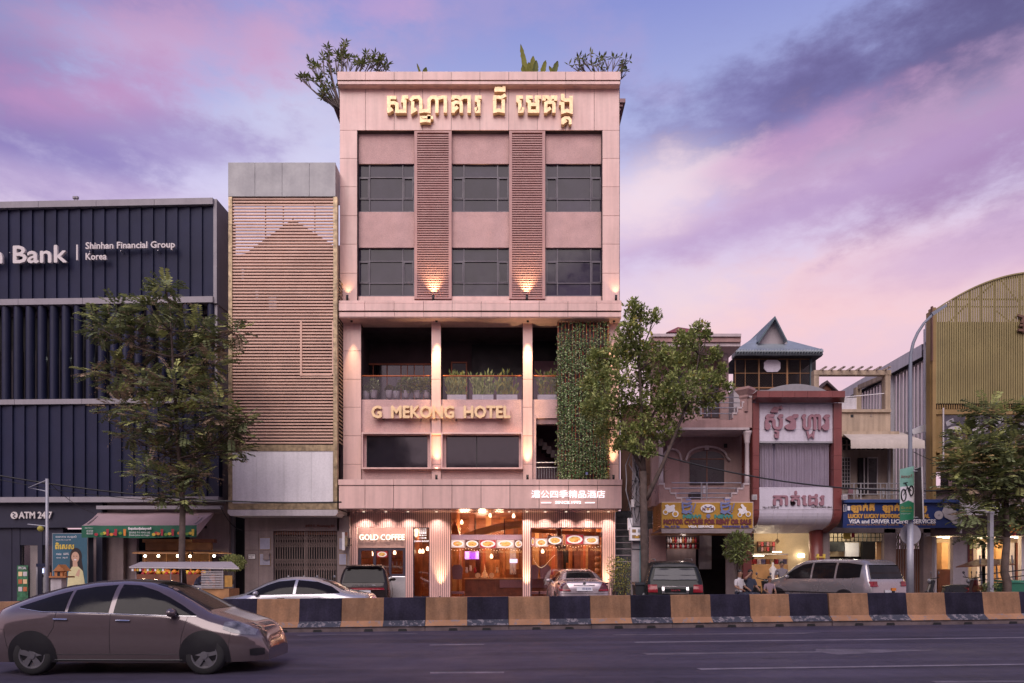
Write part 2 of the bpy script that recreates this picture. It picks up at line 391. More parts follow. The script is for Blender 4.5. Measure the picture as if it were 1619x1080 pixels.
order = [-2, -1, 0, 1, 2, 3, 4, 5, 6, 7, 8, -3, -4]
for k, i in enumerate(order):
    t = ts[0] + i * ul; loc = P0 + dirn * t
    lab = 'yellow and black painted concrete barrier ' + names[k]
    if proto is None:
        proto = r = thing('concrete_barrier', lab, 'barrier', loc, 0, 'painted concrete barriers along the median', local=True)
        g = .006; h = ul * .5
        b = MB(); section(b, g, ul-g, 0, 3); section(b, g, ul-g, 9, 12)
        b2 = MB()
        bb = MB(); p = prof
        q = [(0,0),(0,.10),(-.03,.14),(.69,.14),(.66,.10),(.66,0)]
        vs = []
        for tt in (g, ul-g):
            pp = dirn * tt
            for d, hh in q: vs.append((pp.x+perp.x*d, pp.y+perp.y*d, pp.z+hh))
        bb.add(vs, [(i2, i2+1, 7+i2, 6+i2)[::-1] for i2 in range(5)] + [tuple(range(6)), tuple(range(11, 5, -1))])
        bb.build('base', M['barrier_base'], r)
        for tt in (ul*.28, ul*.68):
            pp = dirn*tt - perp*.012
            MB().add([pp+Vector((0,0,.012)), pp+dirn*.24+Vector((0,0,.012)), pp+dirn*.22+Vector((0,0,.075)), pp+dirn*.02+Vector((0,0,.075)),
                      pp+perp*.03+Vector((0,0,.012)), pp+perp*.03+dirn*.24+Vector((0,0,.012)), pp+perp*.03+dirn*.22+Vector((0,0,.075)), pp+perp*.03+dirn*.02+Vector((0,0,.075))],
                     [(0,1,2,3),(0,4,5,1),(1,5,6,2),(2,6,7,3),(3,7,4,0)]).build('drain_slot', M['black'], r)
        for a, c, mt, tm in ((g, h, 'barrier_yellow', 'toe_yellow'), (h+.0, ul-g, 'barrier_black', 'toe_black')):
            f = MB(); section(f, a, c, 3, 9); w = f.build('painted_face', M[mt], r)
            f = MB()
            sel = [(-.03,.142),(.16,.281),(.50,.281),(.69,.142)]; vs = []
            for tt in (a, c):
                pp = dirn*tt
                for d, hh in sel: vs.append((pp.x+perp.x*d, pp.y+perp.y*d, pp.z+hh))
            f.add(vs, [(0,4,5,1),(1,5,6,2),(2,6,7,3),(0,1,2,3),(7,6,5,4)]); f.build('painted_toe', M[tm], w)
    else:
        c = copy_tree(proto); c.location = loc + perp * rnd.uniform(-.025, .025) + Vector((0, 0, rnd.uniform(-.012, 0))); c.rotation_euler = (0, 0, R(rnd.uniform(-.5, .5))); c['label'] = lab
# ================================================================== the hotel
H = 29.0
hotel = thing('hotel_building', 'tall pink panelled hotel with gold lettering and lit columns', 'building', (PX(759, H), H, gz(-1)+.13))
def panels(name, m, parent, xs, ys, Y, d, gap=.016):
    for i in range(len(xs)-1):
        for j in range(len(ys)-1):
            g = gap * F / Y / 2
            box(name, m, parent, xs[i]+g, xs[i+1]-g, ys[j]+g, ys[j+1]-g, Y, d)
pp = M['pink_panel']; jt = M['joint']
# core walls behind the cladding
b = MB(); zt = PZ(125, 29.3)
b.box(PX(537, H)+.02, PX(565, H), 29.06, 31.6, 4.2, zt); b.box(PX(952, H), PX(981, H)-.02, 29.06, 31.6, 4.2, zt)
b.box(PX(537, H)+.02, PX(981, H)-.02, 29.06, 29.5, PZ(206.5, H), zt)
b.build('core_wall', jt, hotel)
mk('side_wall', (.30,.19,.19), .8, var=.2, streak=.2)
b = MB(); b.box(PX(534, 31), PX(983.2, 31), 33.2, 48, PZ(760, 33.2), PZ(165, 33.2)); b.build('rear_wall', M['side_wall'], hotel)
b = MB(); b.box(PX(537, H)+.05, PX(981, H)-.05, 31.6, 33.2, PZ(480, H), zt-.6); b.build('inner_wall', M['side_wall'], hotel)
b = MB(); b9 = MB()
for k, (e, y0, y1) in enumerate([(0, 170, 174), (.08, 166, 170), (.18, 160, 166)]):
    b.box(PX(532, 31)-e, PX(536, 31)+.2, 31-e, 47, PZ(y1, 31), PZ(y0, 31)-.001); b9.box(PX(979, 31)-.1, PX(981.5, 31)+e, 31-e, 47, PZ(y1, 31), PZ(y0, 31)-.001)
b.build('side_cornice', M['side_wall'], hotel); b9.build('side_cornice', M['side_wall'], hotel)
# top cornice
Xj = [577.6, 623.2, 668.4, 713.4, 758.8, 804.4, 849.5, 894.4, 939.5]
panels('cornice_panel', pp, hotel, [533]+Xj+[981.5], [113, 126.5], 28.68, .3)
box('cornice_core', jt, hotel, 534, 981, 114, 132, 28.74, .5)
panels('cornice_strip', pp, hotel, [534]+Xj+[980.5], [128.2, 133], 28.72, .28, .006)
MB().box(PX(534, 28.75), PX(980.5, 28.75), 28.76, 29.0, PZ(133.2, 28.75)-.03, PZ(133.2, 28.75)).build('soffit', pp, hotel)
panels('sign_band_panel', pp, hotel, [537]+Xj+[979.5], [136, 206], H, .05)
YL = [206, 250.5, 295.3, 341, 386, 432, 475.5]
panels('pilaster_panel', pp, hotel, [537, 565], YL, H, .05); panels('pilaster_panel', pp, hotel, [952, 979.5], YL, H, .05)
b = MB(); b.box(PX(564.6, H), PX(565.4, H), 28.985, 29.4, PZ(476, H), PZ(206, H)); b.box(PX(951.6, H), PX(952.4, H), 28.985, 29.4, PZ(476, H), PZ(206, H))
b.build('reveal', M['joint'], hotel)
# stucco bands, windows
HB = 29.22
WX = [(565, 655), (714, 805), (862, 952)]
for (x0, x1) in WX:
    for (y0, y1) in ((206, 259), (335.2, 391.5)): box('stucco_band', M['stucco'], hotel, x0+.6, x1-.2, y0, y1, HB, .3)
    for (y0, y1) in ((259.5, 335), (392, 468)):
        win = box('window', M['black'], hotel, x0+.8, x1-.3, y0, y1, HB+.2, .1)
        w_, h_ = x1-x0, y1-y0; vx = [x0+1, x0+.215*w_, x0+.80*w_, x1-.5]; hy = [y0+.8, y0+.28*h_, y0+.735*h_, y1-.3]
        b = MB(); t = 1.25
        for q in vx: b.pb(q-t*.7, q+t*.7, y0+.2, y1-.2, HB+.06, .08)
        for q in hy: b.pb(x0+.9, x1-.4, q-t*.6, q+t*.6, HB+.065, .06)
        for (i0) in (0, 2):     # opening casements
            b.pb(vx[i0]+1.3, vx[i0]+2.6, hy[1]+1, hy[2]-1, HB+.05, .06); b.pb(vx[i0+1]-2.6, vx[i0+1]-1.3, hy[1]+1, hy[2]-1, HB+.05, .06)
            b.pb(vx[i0]+1.3, vx[i0+1]-1.3, hy[1]+.8, hy[1]+2.2, HB+.052, .06); b.pb(vx[i0]+1.3, vx[i0+1]-1.3, hy[2]-2.2, hy[2]-.8, HB+.052, .06)
        b.build('frame', M['window_frame'], win)
        for i in range(3):
            for j in range(3):
                o = box('pane', M['dark_glass'], win, vx[i]+.5, vx[i+1]-.5, hy[j]+.5, hy[j+1]-.5, HB+.1+.012*rnd.random(), .02)
                o.rotation_euler = (0, 0, 0)
box('sill_strip', pp, hotel, 565.5, 951.5, 468.6, 476.5, HB-.08, .2)
b = MB(); b.box(PX(565, H), PX(952, H), HB+.32, HB+.6, PZ(476, H), PZ(206, H)); b.build('inner_lining', jt, hotel)
# louvre screens
for (x0, x1) in ((655, 714), (805, 862)):
    scn = MB(); Y = 29.02
    scn.pb(x0, x0+4.6, 205.5, 472.5, Y, .12); scn.pb(x1-4.6, x1, 205.5, 472.5, Y, .12); scn.pb(x0+4.6, x1-4.6, 205.5, 209.6, Y, .12); scn.pb(x0+4.6, x1-4.6, 470, 472.5, Y, .12)
    s = scn.build('louvre_screen', M['louvre'], hotel)
    n = 69; first = None; zz0, zz1 = PZ(469, Y), PZ(211, Y); hh = (zz1-zz0)/n
    for i in range(n):
        z = zz0 + hh*(i+.5)
        if first is None:
            q = MB(); xa, xb = PX(x0+4.7, Y), PX(x1-4.7, Y)
            q.add([(xa,Y+.02,z-.031),(xb,Y+.02,z-.031),(xb,Y+.02,z+.017),(xa,Y+.02,z+.017),(xa,Y+.09,z-.018),(xb,Y+.09,z-.018),(xb,Y+.09,z+.03),(xa,Y+.09,z+.03)],
                  [(0,1,2,3),(3,2,6,7),(1,5,6,2),(5,4,7,6),(4,0,3,7),(0,4,5,1)])
            first = q.build('slat', M['louvre'], s); z00 = z
        else: like(first, (0, 0, z - z00), s)
    box('backing_wall', M['stucco'], hotel, x0+1, x1-1, 206, 472, 29.30, .1)
    box('vent_plate', M['grey_metal'], hotel, x0+13, x1-17, 436, 458, 29.27, .02)
# mid cornice
panels('cornice_panel', pp, hotel, [535.3, 576.6, 623, 669.5, 714.8, 760.6, 806.4, 852.5, 898, 943.6, 983.2], [479.2, 491.3], 28.3, .5)
panels('cornice_strip', pp, hotel, [535.5, 577, 623, 669.5, 715, 761, 806.8, 852.5, 898, 943.6, 983], [474.8, 479.4], 28.36, .5)
panels('cornice_strip', pp, hotel, [535.8, 577, 623.6, 669.5, 714.8, 760.6, 806.4, 852.5, 898, 943.6, 982.6], [493.3, 501], 28.34, .5)
box('cornice_core', jt, hotel, 536.5, 982, 476.5, 501, 28.40, .75)
b = MB(); z = PZ(501.2, 28.36); b.box(PX(536, 28.36), PX(982.5, 28.36), 28.38, 29.5, z-.03, z-.002); b.build('soffit', pp, hotel)
# column cladding of the middle floors
YC = [507, 554.8, 599.6, 643.8, 689, 734, 760]
COL = [(542.3, 571), (682, 697.2), (826.6, 842), (963, 978.6)]
for (x0, x1) in COL:
    panels('column_panel', pp, hotel, [x0, x1], YC, H, .05); box('column_core', jt, hotel, x0+.4, x1-.4, 506, 760, H+.04, .5)
# balcony floor: parapets, back walls
for (x0, x1) in ((571.2, 681.8), (697.4, 826.4), (842.2, 963)):
    box('parapet', M['stucco'], hotel, x0, x1, 631.8, 686 if x0 < 800 else 661, 29.12, .25)
BY = 31.3
def bx(n, m, a0, a1, b0, b1, Y=BY, d=.1): return box(n, m, hotel, a0, a1, b0, b1, Y, d)
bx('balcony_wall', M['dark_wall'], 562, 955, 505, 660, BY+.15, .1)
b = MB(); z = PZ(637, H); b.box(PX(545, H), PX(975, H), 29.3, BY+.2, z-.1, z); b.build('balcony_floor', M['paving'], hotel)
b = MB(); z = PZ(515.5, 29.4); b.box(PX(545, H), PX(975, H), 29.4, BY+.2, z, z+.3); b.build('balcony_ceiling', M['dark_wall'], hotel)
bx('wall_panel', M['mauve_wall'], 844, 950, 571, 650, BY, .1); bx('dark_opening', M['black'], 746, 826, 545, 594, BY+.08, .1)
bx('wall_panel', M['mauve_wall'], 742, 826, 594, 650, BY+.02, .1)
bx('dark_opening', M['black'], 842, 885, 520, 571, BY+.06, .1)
b = MB()      # sliding balcony door with a row of sashes
for q in (575, 590, 612, 634, 644, 655, 670, 684): b.pb(q-.6, q+.6, 577, 655, BY, .05)
b.pb(570, 690, 574.5, 577, BY-.02, .08)
dr = b.build('balcony_door', M['orange_frame'], hotel)
for a, c in ((576, 590), (590.6, 611), (612.6, 633), (634.6, 654), (655.6, 683)): box('pane', M['mirror_glass'], dr, a, c, 577, 655, BY+.03, .02)
b = MB(); b.pb(713, 715, 572, 655, BY, .08); b.pb(736.5, 738.5, 572, 655, BY, .08); b.pb(715, 736.5, 572, 574, BY, .08)
dr = b.build('balcony_door', M['orange_frame'], hotel); box('pane', M['dark_glass2'], dr, 715, 736.5, 574, 655, BY+.04, .02)
# railing: glass and bronze handrail
for (x0, x1) in ((572, 681), (700, 826), (842.5, 882)):
    rl = MB(); z = PZ(594.5, 29.15); rl.tube([(PX(x0, 29.15), 29.15, z), (PX(x1, 29.15), 29.15, z)], .03, 6)
    r_ = rl.build('handrail', M['orange_frame'], hotel, True)
    n = 2 if x1-x0 > 60 else 1
    for i in range(n):
        a = x0+(x1-x0)*i/n; c = x0+(x1-x0)*(i+1)/n; box('glass_panel', M['rail_glass'], r_, a+.4, c-.4, 595.5, 632, 29.15, .012)
# name letters
box('letter_backing', pp, hotel, 590, 806, 643, 661.5, 28.9, .05)
[box('letter_bracket', M['black'], hotel, q, q+1, 655, 663.5, 28.93, .18) for q in (605, 665, 690, 720, 793)]
text('G  MEKONG  HOTEL', M['gold_letter'], hotel, 588.5, 806.5, 642.8, 661.2, 28.86, .1, .024, split='letter')
K1 = [[[(205,245),(112,245),(112,290)],[(112,465),(112,335),(200,330),(240,350),(240,465),(365,465),(365,300)],[(330,300),(340,300),(345,240),(395,240)],[(112,462),(150,440)]],
      [[(490,330),(490,465),(530,440)],[(470,280),(500,245),(590,240),(620,290),(620,465),(685,455),(750,465),(750,290),(785,245),(850,240),(876,290),(876,465)],[(905,255),(965,240),(1010,245),(1010,465)]],
      [[(790,565),(632,565),(632,615),(690,605),(750,615),(752,545)]],
      [[(1130,260),(1135,235),(1215,238),(1250,268),(1300,238),(1388,238),(1388,465)],[(1132,465),(1132,340),(1170,322),(1255,325),(1264,360),(1264,465)],[(1140,460),(1190,410)]],
      [[(1560,240),(1505,240),(1505,290),(1540,305),(1540,465),(1505,465),(1500,425)]]]
K2 = [[[(195,125),(200,98),(250,92),(300,110)],[(190,130),(320,130)],[(324,70),(324,138)]],
      [[(175,320),(175,462),(240,448),(310,462),(310,300)],[(175,270),(180,238),(235,240),(275,248),(330,215)]],
      [[(600,240),(545,240),(545,300),(575,312),(575,462),(612,460),(618,425)]],
      [[(755,240),(700,240),(700,300),(727,312),(727,462),(858,462),(858,300),(838,295),(838,240),(888,240)],[(770,356),(820,356)]],
      [[(960,272),(960,238),(1015,238),(1055,275),(1090,238),(1142,240),(1142,272)],[(986,465),(986,340),(1015,322),(1095,322),(1117,350),(1117,465)],[(992,460),(1045,425)]],
      [[(1256,212),(1256,268),(1300,288),(1365,285)],[(1390,245),(1390,475),(1322,455),(1256,475),(1256,345),(1225,340)]],
      [[(1258,650),(1258,595),(1295,568),(1350,570),(1376,600),(1376,650)],[(1262,648),(1300,620)]]]
for g in K1: strokes(g, 27, (605, 135), 10.12, H, .2, M['gold_letter'], hotel)
for g in K2: strokes(g, 27 if g is not K2[-1] and g is not K2[0] else 23, (765, 135), 10.12, H, .2, M['gold_letter'], hotel)
# second floor: boxed windows
for (x0, x1) in ((571.5, 682), (697.4, 826.4)):
    fr = MB(); Y = 28.8
    fr.pb(x0, x1, 683.6, 686, Y, .4); fr.pb(x0, x1, 739, 741.4, Y, .4); fr.pb(x0, x0+2, 686, 739, Y, .4); fr.pb(x1-2, x1, 686, 739, Y, .4)
    w = fr.build('window_box', pp, hotel)
    b = MB(); b.pb(x0+2, x0+8, 685.5, 740, 29.1, .1); b.pb(x1-6, x1-2, 685.5, 740, 29.1, .1); b.pb(x0+8, x1-6, 685.5, 688.6, 29.1, .1); b.build('reveal', M['stucco'], w)
    b = MB(); b.pb(x0+8, x1-5, 687, 689, 29.13, .08); b.pb(x0+8, x0+9.2, 689, 740, 29.13, .08); b.pb(x1-6.2, x1-5, 689, 740, 29.13, .08)
    if x0 > 600: b.pb(753, 754.2, 689, 740, 29.13, .06)
    b.build('frame', M['black'], w)
    for a, c in (((x0+9, x1-6),) if x0 < 600 else ((x0+9, 753), (754, x1-6))): box('pane', M['mirror_glass'], w, a, c, 688.5, 740, 29.17, .02)
    box('wall_strip', M['stucco'], hotel, x0, x1, 741.6, 760, 29.1, .2)
box('window_ledge', pp, hotel, 681.6, 697.7, 683.8, 685.8, 28.86, .14); box('window_ledge', pp, hotel, 681.6, 697.7, 739.2, 741.2, 28.86, .14)
# stair bay beside the green wall
box('bay_edge', M['stucco'], hotel, 842.2, 847.5, 661, 760, 29.1, .3)
box('stair_wall', M['mauve_wall'], hotel, 838, 958, 655, 770, 31.2, .1); box('stair_header', M['side_wall'], hotel, 847.5, 963, 661, 670.5, 29.2, .3)
b = MB()
for i in range(9):
    x = PX(844+i*6.5, 30.6); z = PZ(690+i*6, 30.6); b.box(x, x+.2, 30.2, 31.1, z-.32, z)
b.build('staircase', M['dark_wall'], hotel)
b = MB(); z0, z1 = PZ(757, 29.15), PZ(731.5, 29.15)
for q in (0, .13): b.tube([(PX(847.5, 29.15), 29.15, z1-q*1.6), (PX(882, 29.15), 29.15, z1-q*1.6)], .02, 6)
for k in range(9): x = PX(848+k*4.1, 29.15); b.tube([(x, 29.15, z0), (x, 29.15, z1-.2)], .01, 5)
b.build('stair_railing', M['steel'], hotel)
# entrance canopy
XC = [577, 622.3, 668.6, 714.5, 760.5, 806.2, 852.5, 898.7, 945]
panels('canopy_panel', pp, hotel, [535.5]+XC+[983.2], [767.6, 804.2], 28.0, .06, .02)
panels('canopy_strip', pp, hotel, [534.5]+XC+[984], [757.8, 767], 27.96, .5, .014)
b = MB(); z0, z1 = PZ(804, 28.0), PZ(760, 28.0); b.box(PX(536.3, 28), PX(982.4, 28), 28.05, 29.9, z0+.01, z1-.02); b.build('canopy_core', jt, hotel)
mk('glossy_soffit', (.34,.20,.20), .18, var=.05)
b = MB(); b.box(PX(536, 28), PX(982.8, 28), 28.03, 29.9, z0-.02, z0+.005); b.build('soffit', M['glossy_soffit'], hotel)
M['neon_white'] = glow('neon_white', (1.0, .93, 1.0), .62); M['neon_warm'] = glow('neon_warm', (1.0, .82, .62), .6)
text('湄公四季精品酒店', M['neon_white'], hotel, 840, 956.5, 775.5, 787.5, 27.95, .03)
text('SINCE.1992', M['neon_white'], hotel, 878, 918.5, 792.5, 796.6, 27.95, .03, .004)
for a, c in ((855.5, 871.5), (925, 940.5)): box('sign_dash', M['neon_white'], hotel, a, c, 794.2, 795.6, 27.94, .03)
# ------------------------------------------------------------------ ground floor
GF = 29.7
mk('batten', (.64,.42,.40), .35, var=.05)
mk('batten_back', (.16,.085,.085), .6)
def back(a0, a1, b0, b1): box('batten_backing', M['batten_back'], hotel, a0, a1, b0, b1, GF+.05, .15)
zones = [(553, 566, 805, 945), (566, 641, 805, 834), (641, 653.5, 805, 945), (653.5, 679, 805, 834), (679, 712, 805, 945), (826.5, 839, 805, 945), (839, 952.5, 805, 834), (952.5, 973, 805, 945)]
for (a0, a1, b0, b1) in zones:
    back(a0, a1, b0, b1); n = max(2, round((a1-a0)/3.05)); first = None; st = (a1-a0)/n
    for i in range(n):
        if first is None:
            first = box('batten', M['batten'], hotel, a0+.35, a0+st-.75, b0, b1, GF, .06)
        else: like(first, (i*st*GF/F, 0, 0), hotel)
mk('coffee_panel', (.34,.22,.20), .5, var=.06)
box('coffee_sign_panel', M['coffee_panel'], hotel, 566.5, 640.7, 834.3, 866.2, GF-.02, .1)
text('GOLD COFFEE', M['neon_warm'], hotel, 568.2, 639.6, 844.8, 854, GF-.06, .03, 0, split='letter')
[point(W(q, 849.5, GF-.14), 0.5, (1,.72,.45), .05, hotel) for q in (574, 587, 600, 614, 626, 637)]
mk('navy_frame', (.030,.022,.040), .4)
cw = MB()
for q in (566.5, 590, 614.5, 637): cw.pb(q, q+(4.2 if q < 630 else 3.9), 866.4, 911, GF-.01, .1)
cw.pb(570.7, 637, 866.4, 870.5, GF-.008, .1); cw.pb(570.7, 637, 907.5, 911, GF-.008, .1)
cw = cw.build('coffee_window', M['navy_frame'], hotel)
for a, c in ((570.7, 590), (594.2, 614.5), (618.7, 637)): box('pane', M['pane'], cw, a, c, 870.5, 907.5, GF+.04, .01)
box('coffee_counter', M['grey_metal'], hotel, 566.5, 641, 911.5, 945, GF-.05, .2); box('counter_light', M['neon_white'], hotel, 620, 640.5, 911.3, 912.2, GF-.07, .02)
def shopfront(a0, a1, b0, b1, bars, m=M['navy_frame']):
    b = MB(); b.pb(a0, a0+1.1, b0, b1, GF+.02, .12); b.pb(a1-1.1, a1, b0, b1, GF+.02, .12); b.pb(a0+1.1, a1-1.1, b0, b0+1.6, GF+.02, .12); b.pb(a0+1.1, a1-1.1, b1-2, b1, GF+.02, .12)
    w = b.build('shop_window', m, hotel); xs = [a0+1] + bars + [a1-1]
    for i in range(len(xs)-1): box('pane', M['pane'], w, xs[i]+.15, xs[i+1]-.15, b0+1.5, b1-2, GF+.07, .01)
    return w
shopfront(653.5, 679, 834, 945, [])
shopfront(712, 826.5, 806.5, 945, [727.6, 755, 783.5], M['wood_dark'])
shopfront(839, 952.5, 834, 945, [877, 915])
# lobby room
mk('lobby_wood', (.26,.085,.03), .4, var=.35, scale=2)
mk('lobby_floor', (.30,.15,.09), .25, var=.2)
xa, xb = PX(553, GF)+.05, PX(972, GF)-.05; zf = gz(0)+.16; zc = PZ(807, GF)+.1
b = MB(); b.box(xa, xb, GF+.2, 36.5, zf-.05, zf); b.build('lobby_floor', M['lobby_floor'], hotel)
b = MB(); b.box(xa, xb, GF+.2, 36.5, zc, zc+.1); b.build('lobby_ceiling', M['wood_dark'], hotel)
b = MB(); b.box(xa, xb, 36.4, 36.5, zf, zc); b.box(xa-.1, xa, GF+.2, 36.5, zf, zc); b.box(xb, xb+.1, GF+.2, 36.5, zf, zc); b.build('lobby_wall', M['lobby_wood'], hotel)
b = MB(); b.box(PX(646, GF), PX(646, GF)+.1, GF+.25, 33.5, zf, zc); b.box(PX(693, GF), PX(693, GF)+.1, GF+.25, 33, zf, zc); b.build('lobby_partition', M['lobby_wood'], hotel)
for k, q in enumerate((722, 742, 768, 791, 812, 846, 868, 905, 925, 944)):     # timber posts and panels deep in the room
    Y = 32.5 + (k*37 % 30)/10; box('timber_post', M[('wood','wood_dark','wood_pale')[k % 3]], hotel, q, q+4+(k*13 % 7), 800, 950, Y, .25)
for k, (a, c, d0, e) in enumerate([(735,760,868,905),(800,822,862,900),(893,903,870,890),(850,866,868,915),(930,950,866,940),(715,730,860,935),(768,790,885,915)]):
    box('timber_panel', M[('wood_dark','wood_pale','black','wood','wood_dark','wood_pale','wood')[k]], hotel, a, c, d0, e, 34.6-.2*k, .08)
b = MB(); pts = []
for i in range(13):
    t = i/12; pts.append((PX(718+t*115, 31), PZ(846-26*math.sin(t*1.5)+3, 31)))
b.prism(pts + [(x, z-.32) for x, z in reversed(pts)], 30.9, 31.2); b.build('curved_beam', M['wood_pale'], hotel)
b = MB(); b.pprism([(839,836),(880,838),(952,842),(952,850),(900,845),(839,842)], 31, .2); b.build('curved_beam', M['wood'], hotel)
for q in (750, 796.5): box('beam_post', M['wood_dark'], hotel, q, q+2, 820, 845, 30.88, .4)
b = MB(); b.pprism([(714,835),(719,822),(727,845),(714,845)], 31.4, .2); b.build('timber_panel', M['wood'], hotel)
mk('lavender_beam', (.62,.50,.60), .5, emit=.12, ecol=(.8,.6,.75))
box('lobby_beam', M['lavender_beam'], hotel, 712.5, 826, 845.5, 853, GF+.35, .15)
# backlit food pictures above the windows
def food(name, seed):
    m = bpy.data.materials.new(name); m.use_nodes = True; nt = m.node_tree; N = nt.nodes; L = nt.links; p = N['Principled BSDF']
    g_ = N.new('ShaderNodeTexCoord'); v = N.new('ShaderNodeTexVoronoi'); v.inputs['Scale'].default_value = 6
    mp = N.new('ShaderNodeMapping'); mp.inputs['Location'].default_value = (seed, seed*.7, 0); L.new(g_.outputs['Generated'], mp.inputs[0]); L.new(mp.outputs[0], v.inputs['Vector'])
    gr = N.new('ShaderNodeVectorMath'); gr.operation = 'DISTANCE'; L.new(g_.outputs['Generated'], gr.inputs[0]); gr.inputs[1].default_value = (.5,0,.5)
    rp = N.new('ShaderNodeValToRGB'); L.new(v.outputs['Color'], rp.inputs[0])
    for e, (q, c) in zip([rp.color_ramp.elements[0], rp.color_ramp.elements[1]] + [rp.color_ramp.elements.new(x) for x in (.45, .7)], [(0,(.5,.08,.03,1)),(1,(.9,.75,.5,1)),(.45,(.85,.5,.12,1)),(.7,(.6,.55,.2,1))]): e.color = c
    r2 = N.new('ShaderNodeValToRGB'); L.new(gr.outputs['Value'], r2.inputs[0]); r2.color_ramp.interpolation = 'CONSTANT'
    el = r2.color_ramp.elements; el[0].color = (0,0,0,1); el[1].position = .33; el[1].color = (1,1,1,1)
    r3 = N.new('ShaderNodeValToRGB'); L.new(gr.outputs['Value'], r3.inputs[0]); r3.color_ramp.interpolation = 'CONSTANT'
    r3.color_ramp.elements[0].color = (.9,.88,.86,1); r3.color_ramp.elements[1].position = .46; r3.color_ramp.elements[1].color = ((.45,.04,.06,1),(.7,.6,.55,1),(.12,.05,.04,1))[seed % 3]
    mx = N.new('ShaderNodeMix'); mx.data_type = 'RGBA'; L.new(r2.outputs[0], mx.inputs['Factor']); L.new(rp.outputs[0], mx.inputs['A']); L.new(r3.outputs[0], mx.inputs['B'])
    L.new(mx.outputs['Result'], p.inputs['Base Color']); L.new(mx.outputs['Result'], p.inputs['Emission Color']); p.inputs['Emission Strength'].default_value = .5; return m
fm = [food('menu_picture_%d' % i, i+1) for i in range(6)]
for k, (a, c, d0, e) in enumerate([(712.8,734,854,865.5),(736,757,854,866),(759,784,854,866),(786,812,854,866),(814,826,854,866),(839.8,845,850,863),(847,865,852,864),(866,889,848,861),(895,922,846,860),(924,946,848,860)]):
    bd = box('menu_board', M['white'], hotel, a-.7, c+.7, d0-.6, e+.6, GF+.32, .03); box('menu_picture', fm[k % 6], bd, a, c, d0, e, GF+.30, .015)
text('CLEAN  HOTEL  SINCE 1992  RESTAURANT', M['wood_pale'], hotel, 741, 826, 871, 874.5, GF+.062, .003)
text('RESTAURANT  CAFE  AND  MORE  FOOD', M['wood_pale'], hotel, 842, 950, 867.5, 871, GF+.062, .003)
for i, (a, c, d0, e) in enumerate([(661.5,674.5,836,837.2),(661.8,674.5,838.8,840.4),(662.3,674.2,841.2,844.4),(662,674.4,845.6,847.2),(662,674,849.2,852)]):
    text(['湄公四季','精品酒店','美味咖啡','營業中','二十四小時'][i], M['neon_white'], hotel, a, c, d0, e, GF+.06, .01)
text('CLEAN ROOM', M['neon_white'], hotel, 654.8, 678, 854.4, 856.8, GF+.06, .01)
# pendant lamps, ring lamps, shelf behind the coffee window
M['bulb'] = glow('bulb', (1,.66,.38), 3); M['violet_screen'] = glow('violet_screen', (.35,.08,.75), 1.6); M['blue_screen'] = glow('blue_screen', (.35,.45,.9), 1.2)
for k, (q, y, Y) in enumerate([(777,880,32),(664,872,31.5),(668.5,872,31.6),(676,868,31.4),(588,876,31.5),(605,878,31.8),(624,874,31.6),(730,826,31.6),(775,815,32.5),(812,816,31.6),(858,872,32.2),(920,852,32.4),(940,856,31.8)]):
    c = W(q, y, Y); b = MB(); b.lathe([(.02,.12),(.06,.05),(.075,-.02),(.05,-.08)], c, 8); pl = b.build('pendant_lamp', M['bulb'], hotel, True)
    MB().tube([c+Vector((0,0,.1)), Vector((c.x, c.y, zc))], .006, 4).build('cord', M['black'], pl)
box('light_screen', M['violet_screen'], hotel, 655, 659, 862, 886, 32.3, .03); box('light_screen', M['violet_screen'], hotel, 735, 757, 872, 884, 33.2, .03); box('light_screen', M['blue_screen'], hotel, 806, 818, 884, 890, 33.2, .03)
b = MB()
for y in (884, 894, 903): b.pb(617, 638, y, y+.8, 30.9, .3)
sh = b.build('wall_shelf', M['wood_pale'], hotel)
for i in range(9): c = W(619+i*2.1, (884, 894, 903)[i % 3], 31); MB().lathe([(.03,0),(.035,.12),(.015,.16),(.015,.2)], c, 7).build('bottle', M[('wood_dark','white','wood')[i % 3]], sh)
box('picture_panel', M['wood_pale'], hotel, 572, 588, 872, 884, 31.2, .04); box('picture_panel', fm[2], hotel, 596, 612, 872, 881, 31.2, .04)
for (q, Y, p) in ((600, 31.2, 45), (667, 32, 36), (735, 32.2, 60), (790, 32.4, 60), (765, 34.8, 95), (870, 32.2, 55), (925, 32.4, 60), (890, 34.8, 90)):
    point((PX(q, Y), Y, 3.3), p, (1,.63,.38), .25, hotel)
# facade spotlights
def fixture(px, py, Y, up, power, tgt, size=58, col=(1,.66,.36)):
    c = W(px, py, Y); b = MB(); b.lathe([(.05,-.11),(.05,.11)], c, 8)
    f = b.build('spotlight', M['black'], hotel, True); MB().box(c.x-.012, c.x+.012, c.y, c.y+.12, c.z-(.16 if up else -.1), c.z-(.1 if up else -.17)).build('bracket', M['black'], f)
    s = spot(c + Vector((0, 0, .13 if up else -.13)), tgt, power, col, size, 1.0, hotel)
for (q, p) in ((556, 60), (690, 210), (834.5, 210), (971, 80)):
    c = W(q, 505.5, 28.72); fixture(q, 505, 28.70, False, p*5.0, (c.x, 29.02, c.z-4.2), 34)
for (q, p) in ((690, 130), (834, 160), (970, 130)):
    c = W(q, 755.5, 28.72); fixture(q, 755, 28.74, True, p*2.0, (c.x, 29.02, c.z+3.2), 42)
for (q, p) in ((549, 7), (685, 80), (833, 80), (974, 7)):
    c = W(q, 471.5, 28.85); fixture(q, 471, 28.82, True, p*2.2, (c.x, 29.15, c.z+1.8), 82)
for q in (696, 833, 960):
    c = W(q, 942, 29.45); fixture(q, 947, 29.45, True, 330, (c.x, 29.72, c.z+3.0), 46, (1,.74,.42))
